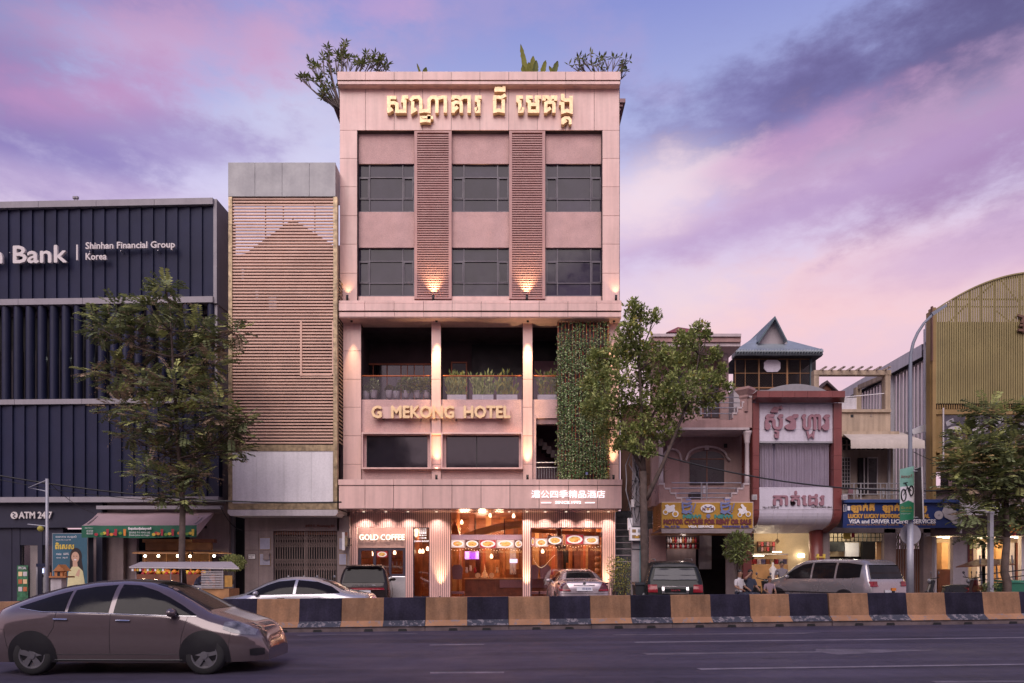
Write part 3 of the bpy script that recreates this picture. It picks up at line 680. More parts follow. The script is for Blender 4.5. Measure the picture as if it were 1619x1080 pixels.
for q in (575, 610, 645, 690, 735, 770, 805, 833, 862, 895, 930, 962):
    c = W(q, 806, 29.3); c.z = PZ(804, 28)-.03; MB().lathe([(.05,-.01),(.05,.012)], c, 10).build('downlight', M['neon_warm'], hotel); spot(c-Vector((0,0,.03)), (c.x, 29.62, c.z-2.4), 80, (1,.74,.62), 110, .9, hotel)
# worn asphalt: tyre-dark lanes, patches and fine cracks run along the street
def wear():
    m = M['asphalt']; nt = m.node_tree; N = nt.nodes; L = nt.links; p = N['Principled BSDF']; src = p.inputs['Base Color'].links[0].from_socket
    geo = N.new('ShaderNodeNewGeometry')
    def noi(scale, st, det=5):
        mp = N.new('ShaderNodeMapping'); mp.inputs['Scale'].default_value = st; mp.inputs['Rotation'].default_value = (0, 0, R(-3)); L.new(geo.outputs['Position'], mp.inputs[0])
        n = N.new('ShaderNodeTexNoise'); n.inputs['Scale'].default_value = scale; n.inputs['Detail'].default_value = det; L.new(mp.outputs[0], n.inputs['Vector']); return n.outputs[0]
    def rng(o, a, b, c, d):
        r = N.new('ShaderNodeMapRange'); L.new(o, r.inputs[0])
        for i, q in enumerate((a, b, c, d)): r.inputs[i+1].default_value = q
        return r.outputs[0]
    v = N.new('ShaderNodeTexVoronoi'); v.feature = 'DISTANCE_TO_EDGE'; v.inputs['Scale'].default_value = .33
    w = N.new('ShaderNodeMix'); w.data_type = 'VECTOR'; w.inputs['Factor'].default_value = .12; L.new(geo.outputs['Position'], w.inputs['A'])
    nz = N.new('ShaderNodeTexNoise'); nz.inputs['Scale'].default_value = 1.4; L.new(geo.outputs['Position'], nz.inputs['Vector']); sc3 = N.new('ShaderNodeVectorMath'); sc3.operation = 'SCALE'; sc3.inputs['Scale'].default_value = 12; L.new(nz.outputs['Color'], sc3.inputs[0]); L.new(sc3.outputs[0], w.inputs['B'])
    L.new(w.outputs['Result'], v.inputs['Vector'])
    f = rng(noi(1.0, (.05, 1.1, 1)), .35, .65, .72, 1.22); fs = [f, rng(noi(1.0, (.3, 2.5, 1)), .55, .72, 1, .74), rng(v.outputs['Distance'], 0, .006, .62, 1.0), rng(noi(.5, (.5, 1.2, 1), 8), .58, .6, 1.0, .86)]
    o = fs[0]
    for q in fs[1:]:
        k = N.new('ShaderNodeMath'); k.operation = 'MULTIPLY'; L.new(o, k.inputs[0]); L.new(q, k.inputs[1]); o = k.outputs[0]
    s = N.new('ShaderNodeVectorMath'); s.operation = 'SCALE'; L.new(src, s.inputs[0]); L.new(o, s.inputs['Scale']); L.new(s.outputs[0], p.inputs['Base Color'])
wear()
# ================================================================== slatted narrow building left of the hotel
NB = 28.2
nar = thing('slatted_building', 'narrow building behind a tall screen of copper slats with gilt edges', 'building', (PX(447, NB), NB, gz(-9)+.13))
def nbx(n, m, a0, a1, b0, b1, Y=NB, d=.1, par=None): return box(n, m, par or nar, a0, a1, b0, b1, Y, d)
mk('cap_panel', (.25,.25,.265), .4, metal=.15, var=.05, scale=.6, streak=.08)
mk('copper_slat', (.66,.42,.315), .45, var=.12, scale=1.0)
mk('gilt', (.35,.265,.16), .4, metal=.4, var=.45, scale=5, streak=.3)
mk('white_board', (.80,.77,.79), .55, var=.05, streak=.12)
mk('stained_render', (.255,.20,.195), .85, var=.18, streak=.2)
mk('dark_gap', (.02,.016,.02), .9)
for a, c in ((360.5, 403), (403, 446), (446, 489), (489, 530.5)): nbx('cap_panel', M['cap_panel'], a+.25, c-.25, 257, 310.5, NB, .08)
b = MB(); b.box(PX(361, NB), PX(530, NB), NB+.06, NB+.75, PZ(310.3, NB)+.02, PZ(257.4, NB)); b.build('cap_core', M['cap_panel'], nar)
for (a, c) in ((361, 366.8), (526.8, 533.2)):
    ys = [311 + i*44.5 for i in range(12)]; ys[-1] = 806
    for i in range(11): nbx('gilt_plate', M['gilt'], a, c, ys[i]+.2, ys[i+1]-.2, NB+.01, .22)
nbx('gilt_band', M['gilt'], 366.8, 526.8, 703.4, 713, NB+.02, .2); nbx('gilt_band', M['gilt'], 361.2, 533, 796, 805.5, NB+.005, .25)
n = 79; Y = NB+.06; first = None
z0, z1 = PZ(702.5, Y), PZ(311.5, Y); hh = (z1-z0)/n
for i in range(n):
    z = z0 + hh*(i+.5)
    if first is None: first = MB().box(PX(366.9, Y), PX(526.7, Y), Y, Y+.07, z-.034, z+.030).build('slat', M['copper_slat'], nar); zz = z
    else:
        o = like(first, (0, rnd.uniform(-.004, .004), z - zz), nar)
b = MB(); b.pb(474.3, 477.2, 506, 594, NB+.02, .1); b.build('screen_divider', M['copper_slat'], nar)
for bb in ((525, 527, 508, 592), (477.2, 525, 506, 508.2), (477.2, 525, 591.6, 593.8)): nbx('screen_frame', M['copper_slat'], *bb, NB+.03, .08)
for q in (419, 447, 497): nbx('screen_post', M['dark_wall'], q, q+1.1, 311, 703, NB+.16, .06)
for i, (a, c) in enumerate(((367, 406), (406, 449), (449, 492), (492, 526.6))): nbx('white_board', M['white_board'], a+.15, c-.15, 713.2, 795.6, NB+.05, .1)
nbx('board_backing', M['dark_gap'], 366.8, 527, 704, 804, NB+.16, .1)
# the gabled house behind the screen
b = MB(); Y = 31.5; b.pprism([(372,403),(388,401),(463,346),(527,388),(541,388),(541,720),(372,720)], Y, .3); b.build('gabled_wall', M['dark_wall'], nar)
b = MB()
for q in ((382, 386, 425, 445), (425, 437, 470, 490), (404, 408, 460, 475)): b.pb(*q, Y-.03, .04)
b.build('glazed_slit', mat('slit', (.5,.47,.52), .4), nar)
b = MB(); b.box(PX(372, Y), PX(541, Y), Y+.3, 44, 0, PZ(410, Y)); b.build('rear_wall', M['dark_wall'], nar)
# right return of the screen
for i in range(44): z = PZ(700, 28.6) + i*.155; MB().box(PX(533.2, NB)-.0, PX(533.2, NB)+.03, 28.45, 29.0, z-.03, z+.03).build('side_slat', M['gilt'], nar)
b = MB(); b.pprism([(360,806),(534,806),(534,811),(530,815.5),(364,815.5),(360,811)], NB-.02, 1.6); b.build('ledge', M['off_white'], nar)
# street floor
GB = 29.3
for a, c, e, f in ((387, 432, 816, 950), (432, 536, 816, 839.5), (533, 552.5, 816, 950)): nbx('ground_wall', M['stained_render'], a, c, e, f, GB, .2)
for q in ((408.5, 408.9, 839.5, 945), (387, 432, 839.2, 839.6), (388, 408.5, 869.5, 870)): nbx('wall_joint', M['dark_wall'], *q, GB-.004, .01)
nbx('doorway', M['black'], 430, 536, 838, 950, GB+.7, .1)
gate = nbx('gate_rail', M['wood_dark'], 433, 534, 839.5, 845.5, GB+.12, .05)
mk('gate_steel', (.20,.145,.13), .55, var=.25)
for k in range(26):
    q = 434.5 + k*3.85
    if k % 13 != 12 or True: nbx('gate_bar', M['gate_steel'], q, q+1.1, 840, 950, GB+.1, .03, gate)
for r0, r1 in ((846, 865), (883, 903)):
    for k in range(25):
        q = 435.5 + k*3.85; Y = GB+.08
        for (s0, s1) in ((r0, (r0+r1)/2), ((r0+r1)/2, r1)):
            for (e, f) in ((s0, s1), (s1, s0)):
                MB().tube([W(q, e, Y), W(q+3.6, f, Y)], .012, 4).build('lattice_bar', M['gate_steel'], gate)
for q in (481.5, 484.5): nbx('gate_stile', M['gate_steel'], q, q+1.6, 839.5, 950, GB+.07, .06, gate)
for e in (864, 884): nbx('gate_strip', M['gate_steel'], 434, 534, e, e+1, GB+.09, .02, gate)
mk('notice_board', (.34,.33,.42), .6); mk('brass', (.3,.19,.09), .5, metal=.4)
for a, c, e, f in ((410, 427.5, 850, 869.3), (410, 427.5, 875, 894.3), (535.5, 546, 850, 869.5), (535.5, 548, 875, 893.5)):
    q = nbx('notice_frame', M['brass'], a, c, e, f, GB-.03, .03); nbx('notice_board', M['notice_board'], a+.7, c-.7, e+.7, f-.7, GB-.036, .03, q)
mbx = nbx('mailbox', M['stained_render'], 416.3, 425, 877, 885, GB-.12, .09); nbx('mailbox_lid', M['stained_render'], 415.7, 425.6, 875, 877.2, GB-.14, .11, mbx)
q = nbx('address_plate', M['dark_wall'], 392, 404, 876, 884.2, GB-.02, .02); nbx('plate_face', M['white_board'], 392.7, 403.3, 876.7, 883.5, GB-.024, .02, q)
text('MONIVONG\nNo. 419', M['black'], q, 393.4, 402.6, 877.6, 882.4, GB-.026, .003)
text('#419 E, Monivong Blv', M['wood_dark'], nar, 483, 529.5, 829.5, 834.6, GB-.004, .012, .004)
hs = thing('hanging_sign', 'small white double sign bracketed beside the coffee window', 'sign', W(541, 870, 29.0))
q = box('sign_board', M['white'], hs, 540.8, 545, 841.5, 870, 29.0, .05); box('sign_band', M['wood_dark'], hs, 545, 549, 841.5, 847, 29.0, .05); box('sign_board', M['gilt'], hs, 545, 549, 848, 864, 29.0, .05)
b = MB()
for y in (851, 862): b.tube([W(549, y, 29.0), W(555.5, y, 29.5)], .02, 5)
b.tube([W(553, 851, 29.3), W(553, 862, 29.3)], .02, 5); b.build('bracket', M['black'], hs)
# ================================================================== the bank
BK = 28.4
BO = Vector((PX(337, BK), BK, gz(-12)+.13))
bank = thing('bank_building', 'dark navy bank with folded wall fins and grey edge bands', 'building', BO, R(-2.0), local=True)
S = BK / F
mk('navy', (.013,.016,.043), .5, spec=.3, var=.14, scale=.8, fine=.03); mk('navy_dark', (.014,.015,.034), .5, var=.1)
mk('bank_grey', (.27,.25,.275), .5, var=.06, streak=.08); mk('bank_letter', (.62,.58,.57), .45, var=.05)
mk('bank_glass', (.05,.052,.055), .15, var=.25, scale=.4)
def bz(py): return PZ(py, BK) - BO.z
def bX(px): return (px - 337) * S
def bb(n, m, a0, a1, b0, b1, y=0, d=.1, par=None): return MB().box(bX(a0), bX(a1), y, y+d, bz(b1), bz(b0)).build(n, m, par or bank)
XL = -330
for k in range(7): bb('top_edge', M['bank_grey'], 337-94*(k+1)+.3, 337-94*k-.3 if k else 337, 313.5, 323.5, -.05, .6)
for k in range(7):
    bb('middle_edge', M['bank_grey'], 337-105*(k+1)+.3, 337-105*k-.3 if k else 337, 469, 478.5, -.05, .6)
    bb('lower_edge', M['bank_grey'], 345-110*(k+1)+.3, 345-110*k-.3 if k else 345, 629, 637, -.02, .6); bb('bottom_edge', M['bank_grey'], 346-120*(k+1)+.3, 346-120*k-.3 if k else 346, 785, 793.5, -.05, .7)
bb('parapet_wall', M['navy_dark'], XL, 336.5, 320, 790, .62, .3)
def folded(a0, a1, b0, b1, y, par=bank):
    x0, x1 = bX(a0), bX(a1); z0, z1 = bz(b1), bz(b0)
    b = MB(); b.add([(x0,y+.035,z0),(x1,y-.04,z0),(x1,y-.04,z0),(x0,y+.035,z1),(x1,y-.04,z1),(x1,y-.04,z1),(x0,y+.3,z0),(x1,y+.3,z0),(x0,y+.3,z1),(x1,y+.3,z1)],
                    [(0,1,4,3),(0,3,8,6),(1,7,9,4),(3,4,9,8),(0,6,7,1)]); return b
first = None
for k in range(34):
    a = 337 - 19.75*(k+1)
    if first is None: first = folded(a, a+19.75, 323.6, 468.8, .12).build('folded_panel', M['navy'], bank)
    else: like(first, (-19.75*S*k, 0, 0), bank)
first = None
for k in range(34):
    a = 345 - 19.75*(k+1)
    if first is None: first = folded(a, a+19.75, 637.2, 784.8, .1).build('folded_panel', M['navy'], bank)
    else: like(first, (-19.75*S*k, 0, 0), bank)
# rounded vertical blades in front of the glazing
first = None
for k in range(34):
    a = 331 - 19.7*k
    if first is None:
        b = MB(); cx = bX(a); ring = [(cx + .155*math.cos(q*math.pi/8), .2 - .20*math.sin(q*math.pi/8)) for q in range(9)]
        ring += [(cx-.155, .26), (cx+.155, .26)]
        z0, z1 = bz(628.9), bz(478.7); n = len(ring)
        b.add([(x, y, z0) for x, y in ring] + [(x, y, z1) for x, y in ring], [(i, (i+1) % n, (i+1) % n+n, i+n)[::-1] for i in range(n)]); first = b.build('blade', M['navy'], bank, True)
    else: like(first, (-19.7*S*k, 0, 0), bank)
bb('glazing_recess', M['black'], XL, 330, 478, 630, .56, .05)
for k in range(17):
    a = 330-39.4*k; bb('glazing', M['bank_glass'], a-38, a-2, 545, 626, .5, .03); bb('transom_panel', M['bank_grey'], a-38, a-1, 479, 489, .52, .03)
M['tube'] = glow('tube', (.95,1,.9), 6)
for q in (63.5, 103.5, 150): bb('ceiling_light', M['tube'], q-2.5, q+2.5, 558.5, 559.8, .49, .02)
# right return
b = MB(); b.box(bX(337)-.02, bX(337)+.12, .06, 1.4, bz(478.5), bz(313.5)); b.box(bX(337)-.02, bX(337)+.1, .15, 1.4, bz(793), bz(478.5)); b.build('side_panel', M['bank_grey'], bank)
b = MB(); b.box(bX(331), bX(346), 1.4, 1.6, 0, bz(325)); b.build('side_wall', M['bank_grey'], bank)
for i, t in enumerate(('n', 'B', 'a', 'n', 'k')): pass
def btext(body, m, a0, a1, b0, b1, y, ext=.08, bold=0, split=None, name='lettering', par=bank):
    # text() works in photo pixels at a depth; the bank is turned, so lay it out in the bank's own frame
    o = text(body, m, None, CX+(a0-337), CX+(a1-337), HY-(PZ(b0, BK)-BO.z-CH)/S, HY-(PZ(b1, BK)-BO.z-CH)/S, BK, ext, bold, None, name)
    for v in o.data.vertices: v.co.y = v.co.y - BK + y
    if split:
        import bmesh as _b
    o.parent = par; o.name = name; return o
btext('Shinhan Bank', M['bank_letter'], -136, 104.5, 387, 414, -.08, .1, .022)
bb('divider_bar', M['bank_letter'], 119.5, 121.8, 386, 410.5, -.15, .08)
btext('Shinhan Financial Group', M['bank_letter'], 135, 278.5, 383, 396.5, -.08, .08, .007)
btext('Korea', M['bank_letter'], 135.2, 168.5, 400, 410.5, -.08, .08, .007)
b = MB(); [b.tube([(bX(q), -.1, bz(y)), (bX(q), .2, bz(y))], .02, 4) for q in (10, 60, 95, 140, 190, 250) for y in (396,)]; b.build('letter_rail', M['steel'], bank)
# two small roof lights
for q in (110, 114.5):
    MB().lathe([(.03,0),(.03,.12),(.07,.14),(.07,.22)], (bX(q), .1, bz(313.5)), 7).build('roof_lamp', M['bank_grey'], bank)
# street floor of the bank: cash machine lobby
bb('fascia', M['navy_dark'], XL, 152, 793.6, 833, .25, .3)
btext('ATM 24/7', M['bank_letter'], 17.5, 71.5, 808, 818.5, .2, .05, .01)
b = MB(); b.lathe([(.15,-.05),(.15,0)], (bX(9.5), .2, bz(813.5)), 18, 'y'); lg = b.build('round_emblem', M['bank_letter'], bank)
b = MB(); b.tube([(bX(7.5), .14, bz(809.8)), (bX(11.5), .14, bz(812.4)), (bX(7.8), .14, bz(814.4)), (bX(11.4), .14, bz(817.4))], .025, 4); b.build('emblem_mark', M['navy'], lg)
bb('lobby_back', M['navy_dark'], XL, 152, 833, 960, 1.5, .1)
for a, c in ((-40, -2), (-1, 11.5), (41, 48.5), (73, 83), (138, 148)): bb('pier', M['navy_dark'], a, c, 833, 960, .4, .3)
mk('lobby_glow', (.42,.40,.40), .6, emit=.05, ecol=(1,.97,.9))
for a, c in ((11.5, 41), (48.5, 73)):
    dr = bb('glass_door', M['lobby_glow'], a, c, 861, 960, 1.0, .05); bb('pane', M['pane'], a+.3, c-.3, 861, 960, .52, .012, dr)
bb('door_header', M['navy_dark'], 11.5, 73, 833, 861, .42, .3)
am = thing('cash_machine', 'grey cash machine with a blue screen behind the bank glass', 'machine', W(64, 955, 28.9)); box('cabinet', M['grey_metal'], am, 57, 72, 891, 950, 29.1, .3); box('screen', M['blue_screen'], am, 60, 69, 899, 906, 29.08, .02); box('keypad', M['black'], am, 61, 68, 909, 912, 29.07, .03); box('top_sign', M['navy'], am, 57, 72, 891, 896, 29.06, .05)
sp = thing('stand_poster', 'narrow green poster stand at the bank door', 'poster', W(35, 955, 28.5)); box('stand_board', mat('poster_green', (.03,.13,.06), .6, var=.6, scale=6), sp, 27, 44, 894, 950, 28.5, .04); text('SPECIAL', M['white'], sp, 29, 42, 896, 900, 28.49, .01)
for i in range(6): box('card_picture', M[('gold_letter','off_white','orange_frame')[i % 3]], sp, 29+(i % 2)*7.5, 35+(i % 2)*7.5, 904+(i//2)*12, 911+(i//2)*12, 28.48, .02)
pt = thing('bank_poster', 'large teal poster with a smiling woman in yellow on the bank wall', 'poster', W(110, 950, 28.3))
mk('teal', (.030,.10,.15), .5, var=.2); mk('skin', (.50,.31,.22), .6, var=.05); mk('hair', (.02,.012,.012), .6); mk('yellow', (.62,.45,.08), .6); mk('pale_yellow', (.55,.5,.28), .6)
box('poster_frame', M['grey_metal'], pt, 82.5, 138.5, 843, 930, 28.35, .06); box('poster_sheet', M['teal'], pt, 83.2, 137.8, 843.7, 929, 28.34, .02)
text('ពិេសស', M['yellow'], pt, 88, 117, 858, 868, 28.336, .006, .012); text('ធនាគារ សន្សំ', M['white'], pt, 88, 121, 846.5, 851, 28.336, .006); text('ប្រាក់កម្ចី', M['white'], pt, 88, 112, 852.5, 855, 28.336, .006)
text('rate  60%', M['white'], pt, 89, 109, 874, 877.5, 28.336, .006); text('time  3ឆ្នាំ', M['white'], pt, 89, 107, 880, 883.5, 28.336, .006)
def ell(cx, cy, rx, ry, n=18): return [(cx+rx*math.cos(2*math.pi*i/n), cy+ry*math.sin(2*math.pi*i/n)) for i in range(n)]
for nm, m, poly, y in (('printed_hair', 'hair', ell(120, 880, 9.5, 14)+[], 28.334), ('printed_hair', 'hair', [(111,878),(128,878),(132,905),(110,903)], 28.3335), ('printed_face', 'skin', ell(119, 881, 6.2, 8.6), 28.331), ('printed_dress', 'pale_yellow', [(106,929),(108,905),(114,896),(124,896),(131,903),(135,929)], 28.329),
                       ('printed_neck', 'skin', [(115,888),(122,888),(123,898),(115,898)], 28.3315), ('printed_eye', 'hair', ell(116.6, 879.5, .9, .6, 8), 28.329), ('printed_eye', 'hair', ell(121.4, 879.5, .9, .6, 8), 28.329), ('printed_smile', 'white', ell(119, 885, 2.1, .9, 10), 28.329), ('printed_hand', 'skin', [(119,910),(124,900),(127,901),(125,912)], 28.327)):
    b = MB(); b.pprism(poly, y, .003); b.build(nm, M[m], pt)
# ================================================================== juice shop between bank and narrow building
JY = 29.4
shop = thing('juice_shop', 'dim plastered shop front under a mauve awning', 'building', (PX(260, JY), JY, gz(-14)+.13))
mk('plaster_mauve', (.24,.185,.19), .85, var=.15, streak=.2); mk('awning_fabric', (.34,.24,.26), .8, var=.08)
for a in ((148, 195, 795, 950), (195, 216, 795, 950), (300, 362, 795, 880)): box('wall', M['plaster_mauve'], shop, *a, JY + (.25 if a[0] == 195 else 0), .2)
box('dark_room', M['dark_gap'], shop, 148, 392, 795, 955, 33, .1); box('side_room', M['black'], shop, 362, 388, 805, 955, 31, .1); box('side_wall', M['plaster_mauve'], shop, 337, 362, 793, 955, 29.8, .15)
for i in range(6): box('vent_opening', M['black'], shop, 313+(i % 3)*5, 317+(i % 3)*5, 825+(i//3)*6, 829.5+(i//3)*6, JY-.01, .03)
box('upper_beam', M['plaster_mauve'], shop, 150, 392, 794, 812, 29.2, .3); box('awning_case', M['bank_grey'], shop, 152, 350, 799.5, 805, 28.5, .25)
aw = thing('shop_awning', 'mauve fabric awning with a green juice banner along its edge', 'awning', W(230, 830, 27.2))
b = MB(); A0, A1, A2, A3 = W(155, 811, 28.8), W(338, 810, 28.8), W(311, 831, 27.0), W(129, 831.5, 27.0)
n = 10; vs = []
for j in range(4):
    for i in range(n+1):
        t = i/n; p = A0.lerp(A1, t).lerp(A3.lerp(A2, t), j/3); p.z += .02*math.sin(t*14) - .05*math.sin(j/3*math.pi); vs.append(p)
b.add(vs, [(j*(n+1)+i, j*(n+1)+i+1, (j+1)*(n+1)+i+1, (j+1)*(n+1)+i) for j in range(3) for i in range(n)]); b.build('canvas', M['awning_fabric'], aw, True)
MB().add([A1, A2, A2-Vector((0,0,.42)), A1-Vector((0,0,.1))], [(0,1,2,3)]).build('side_flap', M['awning_fabric'], aw)
mk('banner_green', (.012,.12,.065), .55, var=.15)
b = MB(); vs = []
for i in range(25):
    t = i/24; p = A3.lerp(A2, t); o_ = .025*math.sin(t*23)
    vs += [p + Vector((0, o_*.2, .01)), Vector((p.x + .28*(1-t)*(1 if i else 1)*.6 if False else p.x, p.y + o_, p.z-.46+.02*math.sin(t*9)))]
b.add(vs, [(2*i, 2*i+2, 2*i+3, 2*i+1) for i in range(24)]); bn = b.build('banner', M['banner_green'], aw, True)
BYY = 26.93
text('ទឹកផ្លែឈើស្រស់ធម្មជាតិ', M['white'], bn, 203, 239, 833.5, 838.5, BYY, .005, .006); text('열대과일 주스 아이스크림', M['white'], bn, 204, 237, 840.5, 843.6, BYY, .005); text('Fresh Juice no Sugar', M['white'], bn, 204.5, 237, 844.8, 848, BYY, .005)
text('ភេសជ្ជៈ ទឹកដោះគោ', M['white'], bn, 134, 147, 833.5, 836, BYY, .005); text('012 555 018\n098 555 027', M['white'], bn, 137, 147, 838, 845, BYY, .005)
mk('fruit_red', (.35,.02,.04), .5); mk('fruit_orange', (.6,.2,.03), .5); mk('fruit_yellow', (.6,.42,.05), .5); mk('fruit_green', (.12,.25,.03), .5)
FR = ['fruit_red','fruit_orange','fruit_yellow','fruit_green']
for k, q in enumerate((152, 161, 165, 176, 181, 190, 243, 250, 247, 262, 268, 283, 290, 296, 301)):
    b = MB(); b.pprism(ell(q, 845-(k % 3), 3.0, 2.4, 10), BYY+.002*k-.03, .004); b.build('printed_fruit', M[FR[(k*7) % 4]], bn)
for k, (q, m) in enumerate(((170, 0), (183, 0), (197, 1), (256, 0), (273, 0), (305, 2))):
    b = MB(); b.pprism([(q-2.2, 836.5), (q+2.2, 836.5), (q+1.6, 847), (q-1.6, 847)], BYY-.035, .004); b.build('printed_cup', M[FR[m]], bn)
b = MB()
for q in (160, 330): b.tube([W(q, 812, 28.9), W(q-22*(28.9-27.1)/1.8, 829, 27.15)], .02, 5)
b.build('awning_arm', M['steel'], aw)
# juice stall
st = thing('juice_stall', 'wooden juice stall with a tiled roof and hanging bulbs', 'stall', W(285, 950, 27.6))
def sb(n, m, a0, a1, b0, b1, Y, d, par=st): return box(n, m, par, a0, a1, b0, b1, Y, d)
mk('stall_wood', (.36,.18,.075), .6, var=.25, scale=3)
sb('gable_board', M['stall_wood'], 230, 333, 857, 870, 28.4, .2); sb('gable_moulding', M['stall_wood'], 225, 303, 852.5, 857.5, 28.3, .3); sb('gable_moulding', M['wood_dark'], 303, 338, 852.5, 858, 28.35, .3)
b = MB(); b.add([W(222,871,28.4),W(300,871,28.4),W(296,874,27.3),W(209,873.5,27.3),W(222,873,28.4),W(300,873,28.4),W(296,876,27.3),W(209,875.5,27.3)], [(0,1,2,3),(7,6,5,4),(3,2,6,7),(0,3,7,4),(1,5,6,2)]); b.build('stall_roof', M['stall_wood'], st)
b = MB(); b.add([W(304,871,28.5),W(350,872,28.5),W(366,874.6,27.6),W(306,873.6,27.6),W(304,872.2,28.5),W(350,873.2,28.5),W(366,875.8,27.6),W(306,874.8,27.6)], [(0,1,2,3),(7,6,5,4),(3,2,6,7),(0,3,7,4),(1,5,6,2)]); b.build('stall_roof', M['stall_wood'], st)
for q in (228, 262, 300, 330): sb('stall_post', M['stall_wood'], q, q+2.2, 872, 950, 28.2, .08)
sb('back_board', M['stall_wood'], 225, 335, 876, 900, 28.9, .05); sb('counter', M['wood_dark'], 214, 340, 908, 950, 27.8, .5); sb('display_shelf', M['wood_pale'], 226, 332, 897, 898.4, 28.5, .3)
M['bulb_white'] = glow('bulb_white', (1,.86,.62), 8)
for k, (q, y) in enumerate(((229.5, 879), (250.5, 879), (281, 879), (300.5, 879.5), (338.5, 879))):
    c = W(q, y, 27.4); bu = MB().ball(c, .05, 6).build('bulb', M['bulb_white'], st, True); MB().tube([c, c+Vector((0,0,.16))], .008, 4).build('bulb_cord', M['black'], bu)
    point(c - Vector((0,.08,.03)), 2.6, (1,.75,.45), .05, st)
for k in range(34):
    q = 226+k*3.1; c = W(q, 907-(k*5 % 3)*1.5, 27.9+(k*7 % 4)*.08)
    fr = MB().ball(c, .07+.03*((k*13) % 5)/5, 5).build('fruit', M[FR[(k*5+k//3) % 4]], None, True)
    tag(fr, ['red','orange','yellow','green'][(k*5+k//3) % 4] + ' fruit piled on the juice stall counter', 'fruit', ['red','orange','yellow','green'][(k*5+k//3) % 4] + ' fruit on the juice stall')
for k in range(10):
    c = W(308+k*2.2, 897, 28.6); bo = MB().lathe([(.035,0),(.04,.16),(.015,.22),(.015,.27)], c, 7).build('juice_bottle', M[FR[k % 3]], None, True); tag(bo, 'small juice bottle on the back shelf of the juice stall', 'bottle', 'juice bottles on the stall shelf')
# ================================================================== passage between hotel and villa
mk('dark_brick', (.055,.058,.068), .8, var=.3, scale=4, bump=.6, bscale=12)
pas = thing('passage_wall', 'dark grey ribbed wall in the passage right of the hotel', 'wall', W(1000, 950, 30.2))
for i in range(14): box('wall_board', M['dark_brick'], pas, 974, 1032, 808+i*10, 817.6+i*10, 30.2 + .012*(i % 2), .15)
mk('passage_brown', (.16,.085,.06), .85, var=.3, streak=.3)
box('upper_wall', M['passage_brown'], pas, 982, 1032, 640, 808, 30.6, .15)
# ================================================================== pink villa
VY = 29.2
vil = thing('pink_villa', 'old pink villa with stepped balconies and a red tiled roof', 'building', (PX(1100, VY), VY, gz(8)+.13))
def vb(n, m, a0, a1, b0, b1, Y=VY, d=.2, par=vil): return box(n, M[m], par, a0, a1, b0, b1, Y, d)
mk('villa_pink', (.38,.235,.22), .85, var=.14, streak=.2, scale=1.5); mk('villa_wall', (.35,.235,.225), .8, var=.1, streak=.15); mk('villa_trim', (.50,.42,.43), .75, var=.12, streak=.15)
mk('roof_red', (.20,.045,.045), .7, var=.3, scale=5, bump=.5, bscale=18); mk('villa_dark', (.03,.022,.028), .3, var=.2)
# roof slab and tiles
vb('roof_slab', 'villa_trim', 1034, 1171, 540.5, 547.5, 28.0, 3.5); vb('roof_moulding', 'villa_trim', 1032, 1172, 527.5, 532, 27.85, 3.6); vb('roof_moulding', 'villa_pink', 1033, 1171.5, 532, 540.5, 27.92, 3.6)
b = MB(); zr = PZ(528, 29); b.add([(PX(1052, 29),28.8,zr),(PX(1126, 29),28.8,zr),(PX(1126, 29),33,zr),(PX(1052, 29),33,zr),(PX(1089, 29),30.9,zr+.95)], [(0,1,4),(1,2,4),(2,3,4),(3,0,4)]); b.build('tiled_roof', M['roof_red'], vil)
vb('upper_wall', 'villa_wall', 1030, 1152, 547, 668, 29.6, .3)
for q in (1036, 1052, 1070, 1090, 1110, 1130): vb('wall_joint', 'villa_pink', q, q+.35, 549, 640, 29.594, .02)
for y in (570, 593, 616): vb('wall_joint', 'villa_pink', 1031, 1151, y, y+.35, 29.593, .02)
vb('roof_bracket', 'villa_trim', 1143, 1150, 547.5, 570, 28.9, .7)
dr = vb('upper_door', 'villa_dark', 1112, 1137, 592, 660, 29.56, .06)
for q in (1111, 1124, 1137): vb('door_frame', 'wood_dark', q, q+1.4, 590, 660, 29.53, .05, dr)
vb('upper_window', 'villa_dark', 1058, 1082, 590, 628, 29.56, .06)
# first balcony (upper): slab, stepped parapet, rails
vb('balcony_slab', 'villa_pink', 1040, 1189, 664, 676, 27.95, 1.7); vb('slab_trim', 'villa_trim', 1044, 1185, 676, 679.5, 27.95, 1.6)
def stepped(x_in, x_out, y_top, y_bot, Y, m='villa_pink', n=4):
    poly = [(x_out, y_bot), (x_out, y_top)]; sx = (x_in - x_out) / (n+.5); sy = (y_bot - y_top) / (n+.3)
    for i in range(n):
        poly += [(x_out + sx*(i+1), y_top + sy*i), (x_out + sx*(i+1), y_top + sy*(i+1))]
    poly += [(poly[-1][0], y_bot)]
    MB().pprism(poly, Y, .22).build('stepped_parapet', M[m], vil)
    for i in range(n):        # white nosing along the steps
        a = x_out + sx*i; c = x_out + sx*(i+1); y = y_top + sy*i
        vb('step_trim', 'villa_trim', min(a, c), max(a, c)+.0, y-1.4, y+1.4, Y-.03, .28)
        e = 1.4 if sx > 0 else -1.4
        vb('step_trim', 'villa_trim', min(c-e, c), max(c-e, c), y+1.4, y+sy-1.4, Y-.03, .28)
stepped(1154, 1189, 627, 665, 28.0); stepped(1142, 1185, 765, 797, 27.9); stepped(1083, 1042, 765, 797, 27.9)
def rails(a0, a1, ys, Y, posts):
    for y in ys: MB().tube([W(a0, y, Y), W(a1, y, Y)], .022, 5).build('rail', M['steel'], vil)
    for q in posts: MB().tube([W(q, ys[0], Y), W(q, ys[-1]+4, Y)], .03, 6).build('rail_post', M['steel'], vil)
